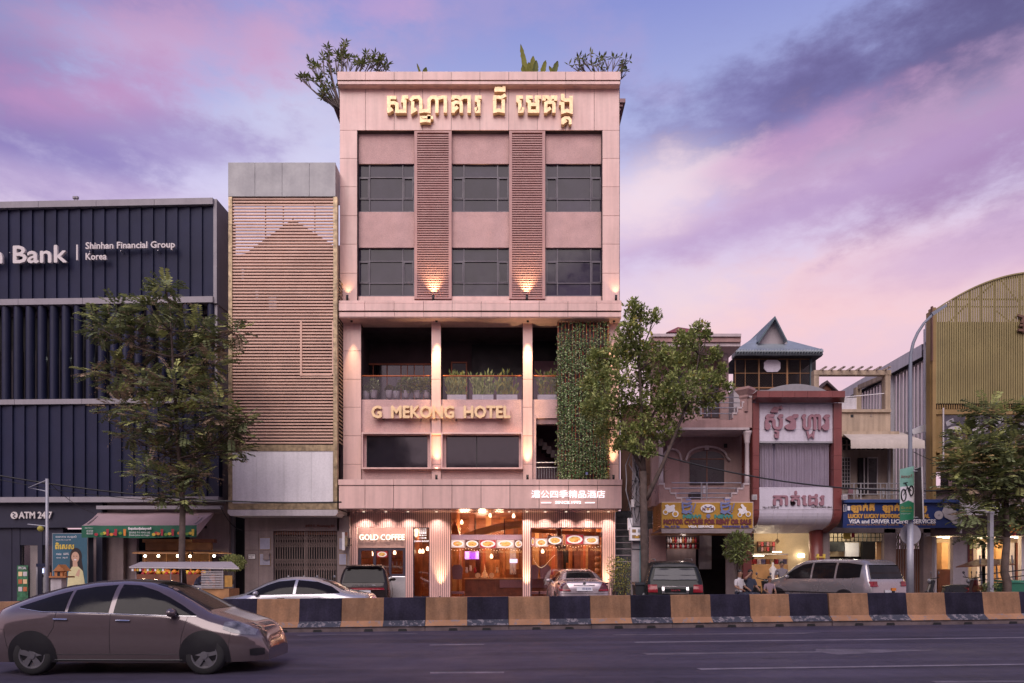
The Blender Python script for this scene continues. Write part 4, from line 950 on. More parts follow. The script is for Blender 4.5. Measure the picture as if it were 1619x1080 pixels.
rails(1075, 1180, (628.5, 637, 645, 654), 28.1, (1082, 1108, 1118)); rails(1062, 1172, (763.5, 772, 780, 787), 28.0, (1109, 1117.5))
vb('balcony_slab', 'villa_pink', 1042, 1186, 790, 800, 27.92, 1.7)
vb('rail_ornament', 'steel', 1111.5, 1115.5, 768, 780, 28.0, .03)
# balcony room of the first floor
vb('recess_wall', 'villa_wall', 1030, 1186, 680, 800, 29.5, .3)
for q in (1060, 1072, 1084, 1150, 1162): vb('wall_joint', 'villa_pink', q, q+.4, 682, 770, 29.494, .02)
for y in (692, 706): vb('wall_joint', 'villa_pink', 1046, 1180, y, y+.4, 29.493, .02)
def arch(cx, w, y0, y1, k=1.0, n=14): return [(cx-w, y1)] + [(cx - w*math.cos(math.pi*i/n), y0 + 12*k - 12*k*math.sin(math.pi*i/n)) for i in range(n+1)] + [(cx+w, y1)]
aw_ = MB().pprism(arch(1118, 27, 713, 766), 29.44, .07).build('arched_window', M['villa_dark'], vil)
for q in (1117,): vb('mullion', 'wood_dark', q, q+1.5, 713, 766, 29.42, .04, aw_)
vb('mullion', 'wood_dark', 1091, 1145, 725, 726.4, 29.415, .04, aw_)
b = MB()
pts = [W(1084, 728, 29.4)] + [W(1118 - 31*math.cos(math.pi*i/12), 722 - 16*math.sin(math.pi*i/12), 29.4) for i in range(13)] + [W(1154, 728, 29.4)]
b.tube(pts, .05, 6); b.build('arch_moulding', M['villa_trim'], aw_)
b = MB(); b.tube([W(1049, 726, 29.4)] + [W(1063 - 13*math.cos(math.pi*i/8), 722 - 12*math.sin(math.pi*i/8), 29.4) for i in range(9)] + [W(1077, 728, 29.4)], .045, 6); b.build('arch_moulding', M['villa_trim'], vil)
vb('blind_door', 'villa_pink', 1051, 1075, 722, 790, 29.46, .06)
for q in (1058, 1118): vb('keystone', 'villa_trim', q-3, q+3, 704, 711, 29.36, .1)
vb('vent_opening', 'black', 1144.5, 1150, 701.5, 708, 29.48, .03)
vb('chair_back', 'villa_dark', 1092, 1108, 778, 796, 28.6, .4)
# columns
for q in (1045, 1181):
    c = W(q, 770, 28.15); z0, z1 = PZ(765, 28.15), PZ(682, 28.15)
    MB().lathe([(.12, z0-c.z), (.095, z0-c.z+.3), (.085, z1-c.z-.5), (.12, z1-c.z-.45), (.10, z1-c.z-.38), (.13, z1-c.z-.3), (.13, z1-c.z-.22), (.17, z1-c.z-.1), (.2, z1-c.z)], c, 12).build('column', M['villa_trim'], vil, True)
c = W(1178, 640, 28.1); MB().lathe([(.2,-.3),(.2,.2),(.26,.28),(.24,.36),(.36,.5),(.42,.56),(.42,.66),(.3,.68)], c, 4).build('urn_pedestal', M['villa_pink'], vil)
vb('side_wall', 'villa_pink', 1030, 1042, 765, 800, 28.6, .8); vb('side_wall', 'villa_wall', 1030, 1046, 690, 765, 29.3, .3)
# yellow sign
ys_ = thing('yellow_shop_sign', 'yellow corrugated sign with motorbike cut-outs over the villa shop', 'sign', W(1118, 842, 27.2))
mk('sign_yellow', (.50,.27,.035), .5, var=.12, scale=2); mk('sign_side', (.30,.13,.035), .5, var=.2); mk('sign_blue', (.16,.18,.36), .5); mk('sign_teal', (.05,.24,.22), .5); mk('sign_maroon', (.13,.025,.03), .5); mk('sign_blue2', (.06,.06,.22), .5)
SY = 27.2
fr_ = box('sign_frame', M['villa_trim'], ys_, 1045.2, 1191, 793.5, 835.5, SY+.05, .2)
n = 24; first = None; st_ = (835-794.5)/n
for i in range(n):
    if first is None: first = box('corrugation', M['sign_yellow'], ys_, 1046, 1190.2, 835-st_*.86, 835, SY, .08)
    else: like(first, (0, 0, i*st_*SY/F), ys_)
b = MB(); p0, p1 = W(1045, 794, SY), W(1032, 800, 28.9)
for i in range(12):
    z0 = p0.z - (41/12*i+.0)*SY/F; h = 41/12*.86*SY/F; b = MB()
    b.add([(p0.x,p0.y,z0),(p0.x,p0.y,z0-h),(p1.x,p1.y,z0-h-.1),(p1.x,p1.y,z0-.1),(p0.x+.05,p0.y+.05,z0),(p0.x+.05,p0.y+.05,z0-h),(p1.x+.05,p1.y+.05,z0-h-.1),(p1.x+.05,p1.y+.05,z0-.1)], [(0,1,2,3)[::-1],(4,5,6,7),(0,4,7,3),(1,2,6,5)]); b.build('side_corrugation', M['sign_side'], ys_)
b = MB(); z = PZ(836, SY); b.add([(PX(1045, SY),SY-.02,z),(PX(1191, SY),SY-.02,z),(PX(1189, SY),SY+.08,z-.17),(PX(1047, SY),SY+.08,z-.17),(PX(1045, SY),SY+.3,z),(PX(1191, SY),SY+.3,z)], [(3,2,1,0),(0,1,5,4)]); b.build('lower_lip', M['villa_trim'], ys_)
b = MB(); b.box(PX(1045, SY), PX(1191, SY), SY+.1, 29.2, z-.17, z-.13); b.build('sign_soffit', M['sign_side'], ys_)
T = SY-.012
text('MOTOR CYCLES FOR RENT OR SALE', M['sign_maroon'], ys_, 1049.5, 1187.5, 821.4, 828.6, T, .02, .02)
text('NEW!', M['sign_teal'], ys_, 1080, 1108, 814, 819.2, T, .02, .02); text('NEW!', M['sign_teal'], ys_, 1130, 1157.5, 814, 819.2, T, .02, .02)
text('No. 417 Eo', M['sign_blue2'], ys_, 1051, 1074.5, 831, 834.2, T, .02, .008); text('VISA SERVICE', M['white'], ys_, 1088, 1128, 831, 834.4, T, .02, .01); text('MONIVONG BLVD.', M['sign_blue2'], ys_, 1142, 1184.5, 831, 834.2, T, .02, .008)
for o0 in (0, 61):        # big blue Khmer word, drawn in strokes
    strokes([[(590-590,110-20),(640-590,110-20)],[(530-590,140),(600-590,150),(650-590,130)],[(530-590,150),(530-590,200),(600-590,190),(640-590,170)],[(535-590,200),(540-590,250),(600-590,262),(650-590,240),(660-590,180)],[(530-590,270),(580-590,285),(610-590,262),(655-590,285)]], 13, (1085.5+o0, 780), 9.0, T, .03, M['sign_blue'], ys_)
    strokes([[(715-590,150),(690-590,230)],[(684-590,255),(682-590,262)]], 8, (1085.5+o0, 780), 9.0, T, .03, M['sign_blue'], ys_)
em = MB().pprism(ell(1119.5, 804, 11.5, 6.8, 24), T-.03, .03).build('oval_emblem', M['white'], ys_)
text('N', M['sign_maroon'], em, 1111, 1115, 802.5, 807.5, T-.035, .01, .01); text('M', M['sign_maroon'], em, 1124, 1128, 802.5, 807.5, T-.035, .01, .01)
MB().pprism(ell(1119.5, 804.2, 2.4, 2.6, 12), T-.045, .01).build('emblem_mark', M['sign_yellow'], em)
b = MB(); b.tube([W(1114, 800.5, T-.04), W(1119.5, 803, T-.04), W(1125, 800.5, T-.04)], .02, 4); b.build('emblem_mark', M['sign_blue2'], em)
MB().pprism(ell(1120, 816, 3.2, 3.6, 14), T-.02, .02).build('globe_emblem', M['sign_blue'], ys_)
def ringpoly(cx, cy, r, w): return ell(cx, cy, r, r, 16)
def bike_cut(cx, cy, s, lean, parent, m, Yc):       # flat cut-out of a motorbike on a sign
    k = [(-11,-6),(-7,-8),(-3,-6),(1,-8),(4,-9),(6,-7),(5,-4),(7,0),(5,2),(2,3),(-2,5),(-7,4),(-10,1),(-9,-3)]
    rot = lambda x, y: (cx + s*(x*math.cos(lean)-y*math.sin(lean)), cy + s*(x*math.sin(lean)+y*math.cos(lean)))
    o = MB().pprism([rot(x, y) for x, y in k], Yc, .03).build('motorbike_cutout', m, parent)
    for (x, y, r, t) in ((-8.5, 5, 4.6, 1), (8, 6, 5.4, 1)):
        p = rot(x, y); MB().pprism(ell(p[0], p[1], r*s, r*s, 18), Yc+.008, .022).build('cutout_wheel', m, o)
        MB().pprism(ell(p[0], p[1], r*s*.62, r*s*.62, 14), Yc-.004, .008).build('cutout_hub', M['sign_yellow'] if parent is ys_ else M['grey_metal'], o)
bike_cut(1061, 806, .95, .12, ys_, M['white'], T-.03); bike_cut(1176, 809, .8, -.15, ys_, M['white'], T-.03)
MB().pprism([(1171,799),(1173,796.5),(1175,798),(1178,802),(1180,806),(1176,809),(1174,804)], T-.04, .02).build('rider_cutout', M['white'], ys_)
# the shop under the sign
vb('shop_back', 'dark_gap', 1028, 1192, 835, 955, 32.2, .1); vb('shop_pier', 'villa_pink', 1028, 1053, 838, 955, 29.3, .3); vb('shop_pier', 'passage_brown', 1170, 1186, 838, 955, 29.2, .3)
vb('shop_header', 'villa_pink', 1028, 1192, 836, 843, 29.25, .3); vb('shop_panel', 'off_white', 1105, 1125, 845, 900, 31, .1); vb('shop_panel', 'plaster_mauve', 1148, 1170, 845, 955, 29.6, .1)
cs = thing('bottle_cabinet', 'open cabinet of bottles in the shop under the yellow sign', 'cabinet', W(1080, 950, 30.4))
for y in (858, 867): box('shelf', M['wood_dark'], cs, 1054, 1106, y, y+1, 30.4, .35)
box('back_panel', M['dark_wall'], cs, 1054, 1106, 842, 868, 30.8, .05); box('counter', M['plaster_mauve'], cs, 1054, 1100, 868, 950, 30.3, .5)
for k in range(24):
    q = 1056+(k % 12)*4; y = 858 if k < 12 else 867; c = W(q, y, 30.55); bo = MB().lathe([(.05,0),(.055,.13),(.02,.19),(.02,.24)], c, 7)
    bo = bo.build('liquor_bottle', M[('off_white','fruit_red','wood','white')[(k*7) % 4 if k < 12 else (k*3) % 2]], None, True)
    tag(bo, ('upper' if k < 12 else 'lower') + ' shelf bottle in the cabinet under the yellow sign', 'bottle', 'bottles on the ' + ('upper' if k < 12 else 'lower') + ' cabinet shelf')
point(W(1080, 850, 29.9), 8, (1,.8,.7), .1, cs)
# ================================================================== red and white shop house
RY = 28.0
red = thing('red_framed_house', 'narrow shop house with a red tiled frame round white panels and a curtain', 'building', (PX(1260, RY), RY, gz(11)+.13))
def rb(n, m, a0, a1, b0, b1, Y=RY, d=.2, par=red): return box(n, M[m], par, a0, a1, b0, b1, Y, d)
mk('red_tile', (.19,.05,.045), .35, var=.15, scale=1.5, streak=.1); mk('white_tile', (.58,.54,.62), .4, var=.05, streak=.1); mk('curtain', (.44,.40,.46), .8, var=.1); mk('mauve_letter', (.30,.15,.185), .6, var=.06)
for k in range(7): rb('top_tile', 'red_tile', 1197+k*19.9+.15, 1197+(k+1)*19.9-.15, 618, 628, RY-.5, 1.2)
b = MB(); z0, z1 = PZ(628, RY-.5), PZ(637, RY)
b.add([(PX(1197, RY-.5),RY-.5,z0),(PX(1336, RY-.5),RY-.5,z0),(PX(1334, RY),RY-.05,z1),(PX(1194, RY),RY-.05,z1)], [(3,2,1,0)]); b.build('sloped_tile', M['red_tile'], red)
ys2 = [637, 678, 720, 742, 772, 806]
for i in range(5):
    rb('pillar_tile', 'red_tile', 1191, 1200.3, ys2[i]+.15, ys2[i+1]-.15, RY, .5); rb('pillar_tile', 'red_tile', 1318.4, 1331, ys2[i]+.15, ys2[i+1]-.15, RY, .5)
b = MB(); b.box(PX(1191, RY)-.02, PX(1191, RY), RY+.02, RY+1.35, PZ(815, RY), PZ(637, RY)); b.build('side_face', M['red_tile'], red)
for i in range(5):
    a = 1200.7+i*23.55
    for (y0, y1) in ((637, 679), (679, 698)): rb('white_tile', 'white_tile', a+.1, a+23.55-.1, y0+.1, y1-.1, RY+.12, .1)
    rb('white_tile', 'white_tile', a+.1, a+23.55-.1, 773, 805.8, RY+.1, .1)
rb('window_header', 'grey_metal', 1200.5, 1318, 698.2, 700.5, RY+.1, .5); rb('window_sill', 'white_tile', 1200.5, 1318, 770.5, 772.8, RY+.1, .6)
rb('window_jamb', 'white_tile', 1310, 1318, 700, 771, RY+.55, .05); rb('window_back', 'dark_gap', 1200, 1318, 698, 773, RY+.9, .1)
b = MB(); n = 150; vs = []; Yc = RY+.45
for i in range(n+1):
    t = i/n; x = PX(1202, Yc) + t*(PX(1310, Yc)-PX(1202, Yc)); o_ = .05*math.sin(t*170) + .03*math.sin(t*61+1)
    vs += [(x, Yc+o_*1.0, PZ(702+(1.5 if .38 < t < .42 else 0), Yc)), (x+.015*math.sin(t*61), Yc+o_*1.5, PZ(771.5+.8*math.sin(t*40), Yc))]
b.add(vs, [(2*i, 2*i+1, 2*i+3, 2*i+2) for i in range(n)]); b.build('curtain', M['curtain'], red, True)
rb('pane', 'black', 1200.5, 1201, 700, 771, RY+.3, .02); MB().pb(1201, 1317.5, 700.5, 770.5, RY+.22, .01).build('pane', M['rail_glass'], red)
# curved underside
for i in range(5):
    a = 1200.7+i*23.55; x0, x1 = PX(a, RY)+.004, PX(a+23.55, RY)-.004; b = MB(); vs = []
    for k in range(7):
        t = k/6*math.pi/2*.8; y = RY+.1 + .55*(1-math.cos(t)); z = PZ(806, RY) - .62*math.sin(t); vs += [(x0, y, z), (x1, y, z)]
    yl, zl = vs[-1][1], vs[-1][2]; vs += [(x0, yl+1.0, zl-.28), (x1, yl+1.0, zl-.28)]
    b.add(vs, [(2*k, 2*k+1, 2*k+3, 2*k+2)[::-1] for k in range(7)]); b.build('curved_tile', M['white_tile'], red)
for (a, c) in ((1191, 1200.3), (1318.4, 1331)):
    x0, x1 = PX(a, RY), PX(c, RY); b = MB(); ring = []
    for k in range(7):
        t = k/6*math.pi/2*.8; ring.append((RY-.02 + .6*(1-math.cos(t)), PZ(806, RY) - .62*math.sin(t)-.02))
    ring += [(ring[-1][0]+1.0, ring[-1][1]-.28), (RY+1.6, PZ(806, RY))]; n = len(ring)
    b.add([(x0, y, z) for y, z in ring] + [(x1, y, z) for y, z in ring], [tuple(range(n)), tuple(range(2*n-1, n-1, -1))] + [(i, i+n, (i+1) % n+n, (i+1) % n) for i in range(n)]); b.build('curved_pillar', M['red_tile'], red)
b = MB(); pts = [(1210, 618.5)] + [(1210+98*i/12, 618.5-11.5*math.sin(math.pi*i/12)**.8) for i in range(1, 12)] + [(1308, 618.5)]
b.pprism(pts, RY+.5, 3.5); b.build('barrel_roof', M['cap_panel'], red)
strokes([[(470,870-40),(500,812),(460,812),(440,838)],[(440,838),(478,840)],[(508,805),(512,815)]], 9, (1130, 480), 4.909, RY+.1, .08, M['mauve_letter'], red)
text('ស', M['mauve_letter'], red, 1209.5, 1236.5, 656.5, 679, RY+.1, .08, .028, name='letter'); text('វ', M['mauve_letter'], red, 1241, 1260.5, 656.5, 679, RY+.1, .08, .028, name='letter'); text('ហា', M['mauve_letter'], red, 1267.5, 1296, 656.5, 679.5, RY+.1, .08, .028, name='letter'); text('រ', M['mauve_letter'], red, 1299.5, 1310, 657, 680, RY+.1, .08, .028, name='letter')
strokes([[(468,992),(488,1000),(485,1040),(470,1038),(466,1020)]], 8, (1130, 480), 4.909, RY+.1, .08, M['mauve_letter'], red); strokes([[(715,1000),(725,1040),(745,1020),(760,1040),(762,1000)]], 8, (1130, 480), 4.909, RY+.1, .08, M['mauve_letter'], red)
text('កាត់េដរ', M['mauve_letter'], red, 1222.5, 1302, 777, 798.5, RY+.1, .06, .022); text('No.415Eo+E', M['dark_wall'], red, 1206, 1231, 800.5, 804, RY+.09, .012); text('MONIVONG (Blv)', M['dark_wall'], red, 1283, 1315.5, 800.5, 804, RY+.09, .012)
sd = text('ស៊ីវ ហួរ កាត់', M['white'], red, CX, CX+60, HY, HY+8, 28, .02, .01, name='side_lettering')
for v in sd.data.vertices:       # upright white lettering down the red side face, facing the passage
    u = (v.co.x + LOC[red.name].x)/(60*28/F); h = (v.co.z + LOC[red.name].z - CH)/(8*28/F)
    v.co = Vector((PX(1191, RY)-.03, RY+.35+.4*(1+h), PZ(702, RY) - u*(PZ(702, RY)-PZ(765, RY)))) - LOC[red.name]
for q in (1188, 1331):
    fl = thing('security_floodlight', 'small white floodlight on the %s edge of the red framed house' % ('left' if q < 1200 else 'right'), 'lamp', W(q+4, 786, RY-.2)); box('housing', M['off_white'], fl, q+2, q+9, 782, 790, RY-.35, .15); box('lens', M['grey_metal'], fl, q+3, q+8, 783.5, 788.5, RY-.36, .02); MB().tube([W(q+6, 786, RY-.2), W(q+6, 786, RY+.02)], .03, 5).build('bracket', M['steel'], fl)
# lit tailor's shop under it
mk('shop_cream', (.62,.50,.34), .7, var=.08)
rb('shop_wall', 'shop_cream', 1188, 1300, 820, 955, 32.5, .1); rb('shop_wall', 'shop_cream', 1184, 1188, 830, 955, 29.2, 3.2); rb('shop_ceiling', 'white', 1184, 1290, 836, 838, 29.3, 3)
c = W(1290, 950, 29.3); MB().lathe([(.28, gz(11)+.13-c.z), (.28, PZ(838, 29.3)-c.z)], c, 14).build('round_column', M['red_tile'], red, True); rb('shop_pier', 'red_tile', 1175, 1188.5, 842, 955, 29.1, .2)
M['shop_tube'] = glow('shop_tube', (1,.85,.62), 5)
rb('strip_light', 'shop_tube', 1192, 1208, 878, 879.5, 30.4, .04); rb('strip_light', 'shop_tube', 1222, 1236, 872, 873.5, 30.2, .04); rb('strip_light', 'shop_tube', 1262, 1272, 876, 881, 32.3, .04)
point(W(1245, 850, 31), 24, (1,.76,.48), .3, red); point(W(1210, 860, 30.5), 15, (1,.78,.5), .3, red)
dc = thing('display_case', 'glass display counter with lit shelves in the tailor shop', 'cabinet', W(1215, 950, 30.6)); box('case_base', M['wood_pale'], dc, 1189, 1246, 893, 950, 30.6, .5); box('case_glass', M['pane'], dc, 1189, 1246, 877, 893, 30.6, .02); box('case_top', M['white'], dc, 1189, 1246, 875.5, 877, 30.6, .5)
for k in range(8): box('folded_cloth', M[('fruit_red','white','sign_blue','wood','pale_yellow')[k % 5]], dc, 1191+k*6.8, 1196.5+k*6.8, 884, 892, 30.75, .25)
hd = thing('wall_shelf_rack', 'dark rack of folded garments on the tailor shop wall', 'shelf', W(1212, 880, 31.9)); box('rack_back', M['wood_dark'], hd, 1198, 1226, 856, 872, 32.2, .1)
for k in range(12): box('garment', M[('wood_dark','fruit_red','black','mauve_letter')[k % 4]], hd, 1199+(k % 6)*4.5, 1202.6+(k % 6)*4.5, 857+(k//6)*8, 863.5+(k//6)*8, 32.05, .14)
kt = thing('diamond_sign', 'small brown diamond sign hanging at the tailor shop door', 'sign', W(1229, 862, 29.3)); MB().pprism([(1229,851),(1233,855.5),(1229,860),(1225,855.5)], 29.3, .03).build('board', M['brass'], kt); MB().tube([W(1229, 851, 29.31), W(1229, 842, 29.31)], .008, 4).build('cord', M['black'], kt)
mq = thing('white_dress', 'white garment on a stand in the tailor shop doorway', 'garment', W(1222, 950, 29.9)); c = W(1222, 915, 29.9); MB().lathe([(.3,-1.1),(.22,-.4),(.1,.1),(.17,.4),(.05,.55),(.04,.7)], c, 12).build('dress', M['white'], mq, True); MB().tube([c-Vector((0,0,1.2)), c-Vector((0,0,.9))], .03, 6).build('stand', M['black'], mq)
# ================================================================== house with blue metal roof behind
QY = 33.0
blu = thing('blue_roofed_house', 'house with a steep blue gable above a meshed veranda', 'building', (PX(1225, QY), QY, gz(13)+.13))
def qb(n, m, a0, a1, b0, b1, Y=QY, d=.2, par=blu): return box(n, M[m], par, a0, a1, b0, b1, Y, d)
mk('blue_tin', (.21,.245,.275), .45, var=.15, scale=2); mk('blue_edge', (.075,.115,.135), .45); mk('grey_render', (.36,.32,.34), .8, var=.1)
MB().pprism([(1199,553),(1199,538),(1225,501),(1244.5,537),(1244.5,553)], QY+1.0, .2).build('gable_wall', M['grey_render'], blu)
for k, (p, q) in enumerate((((1199, 539.5), (1225.5, 499.5)), ((1225.5, 499.5), (1245, 538.5)))):
    a, c = W(p[0], p[1], QY+.6), W(q[0], q[1], QY+.6); dn = Vector((0, 0, -.14)); bk = Vector((0, 4, 0))
    MB().add([a, c, c+dn, a+dn, a+bk, c+bk], [(0,1,2,3), (0,4,5,1)]).build('roof_edge', M['blue_edge'], blu)
    MB().add([a-Vector((0,0,.02)), c-Vector((0,0,.02)), c+bk-Vector((0,0,.02)), a+bk-Vector((0,0,.02))], [(0,1,2,3)]).build('roof_slope', M['blue_tin'], blu)
MB().add([W(1163,553,QY), W(1199,553,QY), W(1199,538,QY+1.4), W(1193,533,QY+2.6), W(1226,500,QY+4.6)], [(0,1,2,3),(2,4,3)]).build('roof_slope', M['blue_tin'], blu)
MB().add([W(1199,553,QY), W(1303,553,QY), W(1276,551,QY+1.6), W(1246,538,QY+1.6), W(1199,538,QY+1.6)], [(0,1,2,3,4)]).build('roof_slope', M['blue_tin'], blu)
n = 31; first = None
for i in range(n):          # ribs of the eave
    x = PX(1163+i*4.5, QY-.5)
    if first is None: b = MB(); b.tube([(x, QY-.5, PZ(553, QY-.5)), (x, QY-.62, PZ(557, QY-.5)), (x, QY-.6, PZ(562, QY-.5))], .07, 6); first = b.build('eave_rib', M['blue_tin'], blu, True)
    else: like(first, (i*4.5*(QY-.5)/F, 0, 0), blu)
qb('eave', 'blue_tin', 1163, 1301, 553, 561.5, QY-.5, .6); qb('eave_soffit', 'black', 1164, 1300, 562, 563, QY-.4, 3)
qb('veranda_back', 'dark_gap', 1160, 1290, 560, 640, QY+2.5, .1); qb('veranda_floor', 'grey_render', 1160, 1290, 616, 660, QY+.1, 2.5)
mk('veranda_wood', (.24,.12,.05), .6, var=.2)
for q, w in ((1199, 2.2), (1243.5, 2.6), (1162, 1), (1178, .8), (1221, .8), (1265, .8)): qb('post', 'veranda_wood', q, q+w, 563, 617, QY, .06)
qb('post', 'blue_edge', 1281, 1284, 562, 617, QY-.02, .1)
for y, w in ((567, 1.4), (589.5, 1), (612, 2)): qb('rail', 'veranda_wood', 1161, 1281, y, y+w, QY+.01, .05)
mk('mesh_wire', (.10,.08,.08), .6)
b = MB()
for k in range(66):
    q = 1135+k*2.5
    for sgn in (1, -1):
        a = [q, 567.] if sgn > 0 else [q, 612.]; c = [q+26, 612.] if sgn > 0 else [q+26, 567.]
        if a[0] < 1162:
            t = (1162-a[0])/26; a = [1162, a[1]+(c[1]-a[1])*t]
        if c[0] > 1281:
            t = (1281-a[0])/(c[0]-a[0]) if c[0] != a[0] else 0; c = [1281, a[1]+(c[1]-a[1])*max(0, t)]
        if a[0] < 1281 and c[0] > 1162: b.tube([W(a[0], a[1], QY+.05), W(c[0], c[1], QY+.05)], .006, 3, cap=False)
b.build('wire_mesh', M['mesh_wire'], blu, kind='stuff')
oc = MB().pprism([(1208,573),(1213,569),(1229,569),(1234,573),(1234,583),(1229,588),(1213,588),(1208,583)], QY-.06, .05).build('octagonal_board', M['white_tile'], blu)
qb('rear_wall', 'grey_render', 1200, 1290, 640, 830, QY+.3, .3)
# ================================================================== cream house with pergola
CY = 30.0
cre = thing('cream_house', 'weathered cream house with roof terrace pergola and canvas awning', 'building', (PX(1390, CY), CY, gz(15)+.13))
def cb(n, m, a0, a1, b0, b1, Y=CY, d=.2, par=cre): return box(n, M[m], par, a0, a1, b0, b1, Y, d)
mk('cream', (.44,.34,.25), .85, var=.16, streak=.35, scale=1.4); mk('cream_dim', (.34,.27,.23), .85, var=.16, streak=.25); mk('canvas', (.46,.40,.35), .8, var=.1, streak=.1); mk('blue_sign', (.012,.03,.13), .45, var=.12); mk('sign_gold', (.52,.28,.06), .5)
cb('terrace_wall', 'cream', 1325, 1408, 651, 682, CY, .25); cb('terrace_coping', 'cream', 1323, 1409, 647, 651.5, CY-.1, .45); cb('terrace_ledge', 'cream', 1323, 1422, 682, 690, CY-.3, .7); cb('slab_edge', 'dark_gap', 1323, 1416, 690, 694, CY-.05, .4)
cb('wall_vent', 'black', 1345, 1349.5, 655.5, 660, CY-.01, .05); cb('wall_vent', 'cream_dim', 1376, 1379, 655, 659, CY-.02, .05)
for q in (1287, 1400): cb('pergola_post', 'cream', q, q+8, 590, 649, CY, .3)
cb('pergola_post', 'cream', 1354, 1362, 612, 649, CY+4, .3)
cb('pergola_beam', 'cream', 1287, 1409, 585, 592.5, CY-.02, .3)
MB().add([W(1405,588,CY+.3),W(1405,595,CY+.3),W(1356,616,CY+4),W(1356,609,CY+4),W(1409,588,CY+.3),W(1409,595,CY+.3),W(1360,616,CY+4),W(1360,609,CY+4)], [(0,1,2,3),(7,6,5,4),(0,3,7,4),(1,5,6,2)]).build('pergola_beam', M['cream'], cre)
for i in range(8): q = 1296+i*14.2; MB().pprism([(q,585),(q+8,580.5),(q+9,582.5),(q+3,585)], CY-.5, .08).build('rafter_end', M['cream_dim'], cre)
for i in range(8):
    q = 1296+i*14.2; MB().box(PX(q+4, CY)-.04, PX(q+4, CY)+.04, CY-.4, CY+.6, PZ(585, CY), PZ(583, CY)).build('rafter', M['cream_dim'], cre)
b = MB(); b.pprism([(1292,618),(1308,601),(1326,618),(1323,618),(1308,605),(1295,618)], CY+2, .6); b.build('small_gable', M['dark_wall'], cre); MB().pprism([(1297,617),(1308,606),(1320,617)], CY+2.2, .2).build('gable_board', M['wood_dark'], cre)
first = None
for i in range(15):
    z0, z1 = PZ(648, CY+.1), PZ(629, CY+.1); x = PX(1326+i*1.95, CY+.1)
    if first is None: first = MB().tube([(x, CY+.1, z0), (x, CY+.1, z1)], .02, 5).build('baluster', M['white'], cre)
    else: like(first, (i*1.95*(CY+.1)/F, 0, 0), cre)
MB().tube([W(1325, 629, CY+.1), W(1400, 622, CY+.1)], .02, 5).build('terrace_rail', M['white'], cre)
cb('terrace_store', 'grey_render', 1326, 1354, 640, 650, CY+1, .2)
# awning
b = MB(); vs = []; n = 24
for i in range(n+1):
    t = i/n; a = W(1330+t*96, 684, CY+.1); c = W(1345+t*117, 696, 28.3); o_ = .02*math.sin(t*30); vs += [a, c+Vector((0,0,o_)), c+Vector((0,-.02,-.34+.04*math.sin(t*75)))]
b.add(vs, [q for i in range(n) for q in ((3*i, 3*i+3, 3*i+4, 3*i+1), (3*i+1, 3*i+4, 3*i+5, 3*i+2))]); awn = b.build('canvas_awning', M['canvas'], None, True); tag(awn, 'pale canvas awning with wavy valance on the cream house', 'awning')
cb('upper_wall', 'cream_dim', 1326, 1412, 694, 800, CY+.2, .25)
gw = cb('grilled_window', 'black', 1331, 1344.5, 723, 773, CY+.16, .06)
for i in range(4): cb('grille_bar', 'off_white', 1331+i*4.3, 1331.7+i*4.3, 723, 773, CY+.13, .03, gw)
for i in range(9): cb('grille_bar', 'off_white', 1331, 1344.6, 723.5+i*6, 724.2+i*6, CY+.125, .03, gw)
bw = cb('block_grille', 'black', 1329, 1398, 696, 711, CY+.16, .06)
for i in range(9): cb('grille_bar', 'cream_dim', 1330+i*7.6, 1332.4+i*7.6, 696, 711, CY+.13, .05, bw)
cb('grille_bar', 'cream_dim', 1329, 1398, 702.5, 704.2, CY+.128, .05, bw)
dd = cb('terrace_door', 'villa_dark', 1373.5, 1386.5, 725, 782, CY+.15, .06); cb('door_leaf', 'dark_gap', 1358, 1371, 724, 782, CY+.05, .12, dd); cb('door_leaf', 'off_white', 1366, 1367.2, 724, 782, CY-.02, .04, dd)
for q in (1371.5, 1386.5): cb('door_frame', 'off_white', q, q+1.6, 723.5, 782, CY+.12, .06, dd)
cb('door_frame', 'off_white', 1371.5, 1388, 722.5, 724.6, CY+.118, .06, dd)
MB().tube([W(1405.5, 706, CY), W(1405.5, 790, CY)], .06, 8).build('drain_pipe', M['grey_metal'], cre)
for y in (764.5, 772.5, 781.5): MB().tube([W(1330, y, 29.3), W(1470, y, 29.3)], .022, 5).build('rail', M['grey_metal'], cre)
for q in (1350, 1361, 1392, 1402, 1425, 1440): MB().tube([W(q, 764, 29.3), W(q, 790, 29.3)], .028, 5).build('rail_post', M['grey_metal'], cre)
for q in (1355.5, 1397):
    MB().pprism([(q,770),(q+2.5,778),(q,788),(q-2.5,778)], 29.3, .03).build('rail_ornament', M['grey_metal'], cre)
cb('balcony_floor', 'cream_dim', 1326, 1476, 789, 796, 29.1, 1.2)
cc = thing('plastic_chair', 'pinkish plastic chair behind the balcony rail of the cream house', 'chair', W(1346, 790, 29.6)); box('seat', M['mauve_letter'], cc, 1341, 1351, 781, 782.5, 29.6, .4); box('backrest', M['mauve_letter'], cc, 1341.5, 1350.5, 773, 781, 29.95, .04)
for q in (1341.5, 1349.5):
    for e in (29.62, 29.92): box('leg', M['mauve_letter'], cc, q, q+1.2, 782.5, 789.5, e, .04)
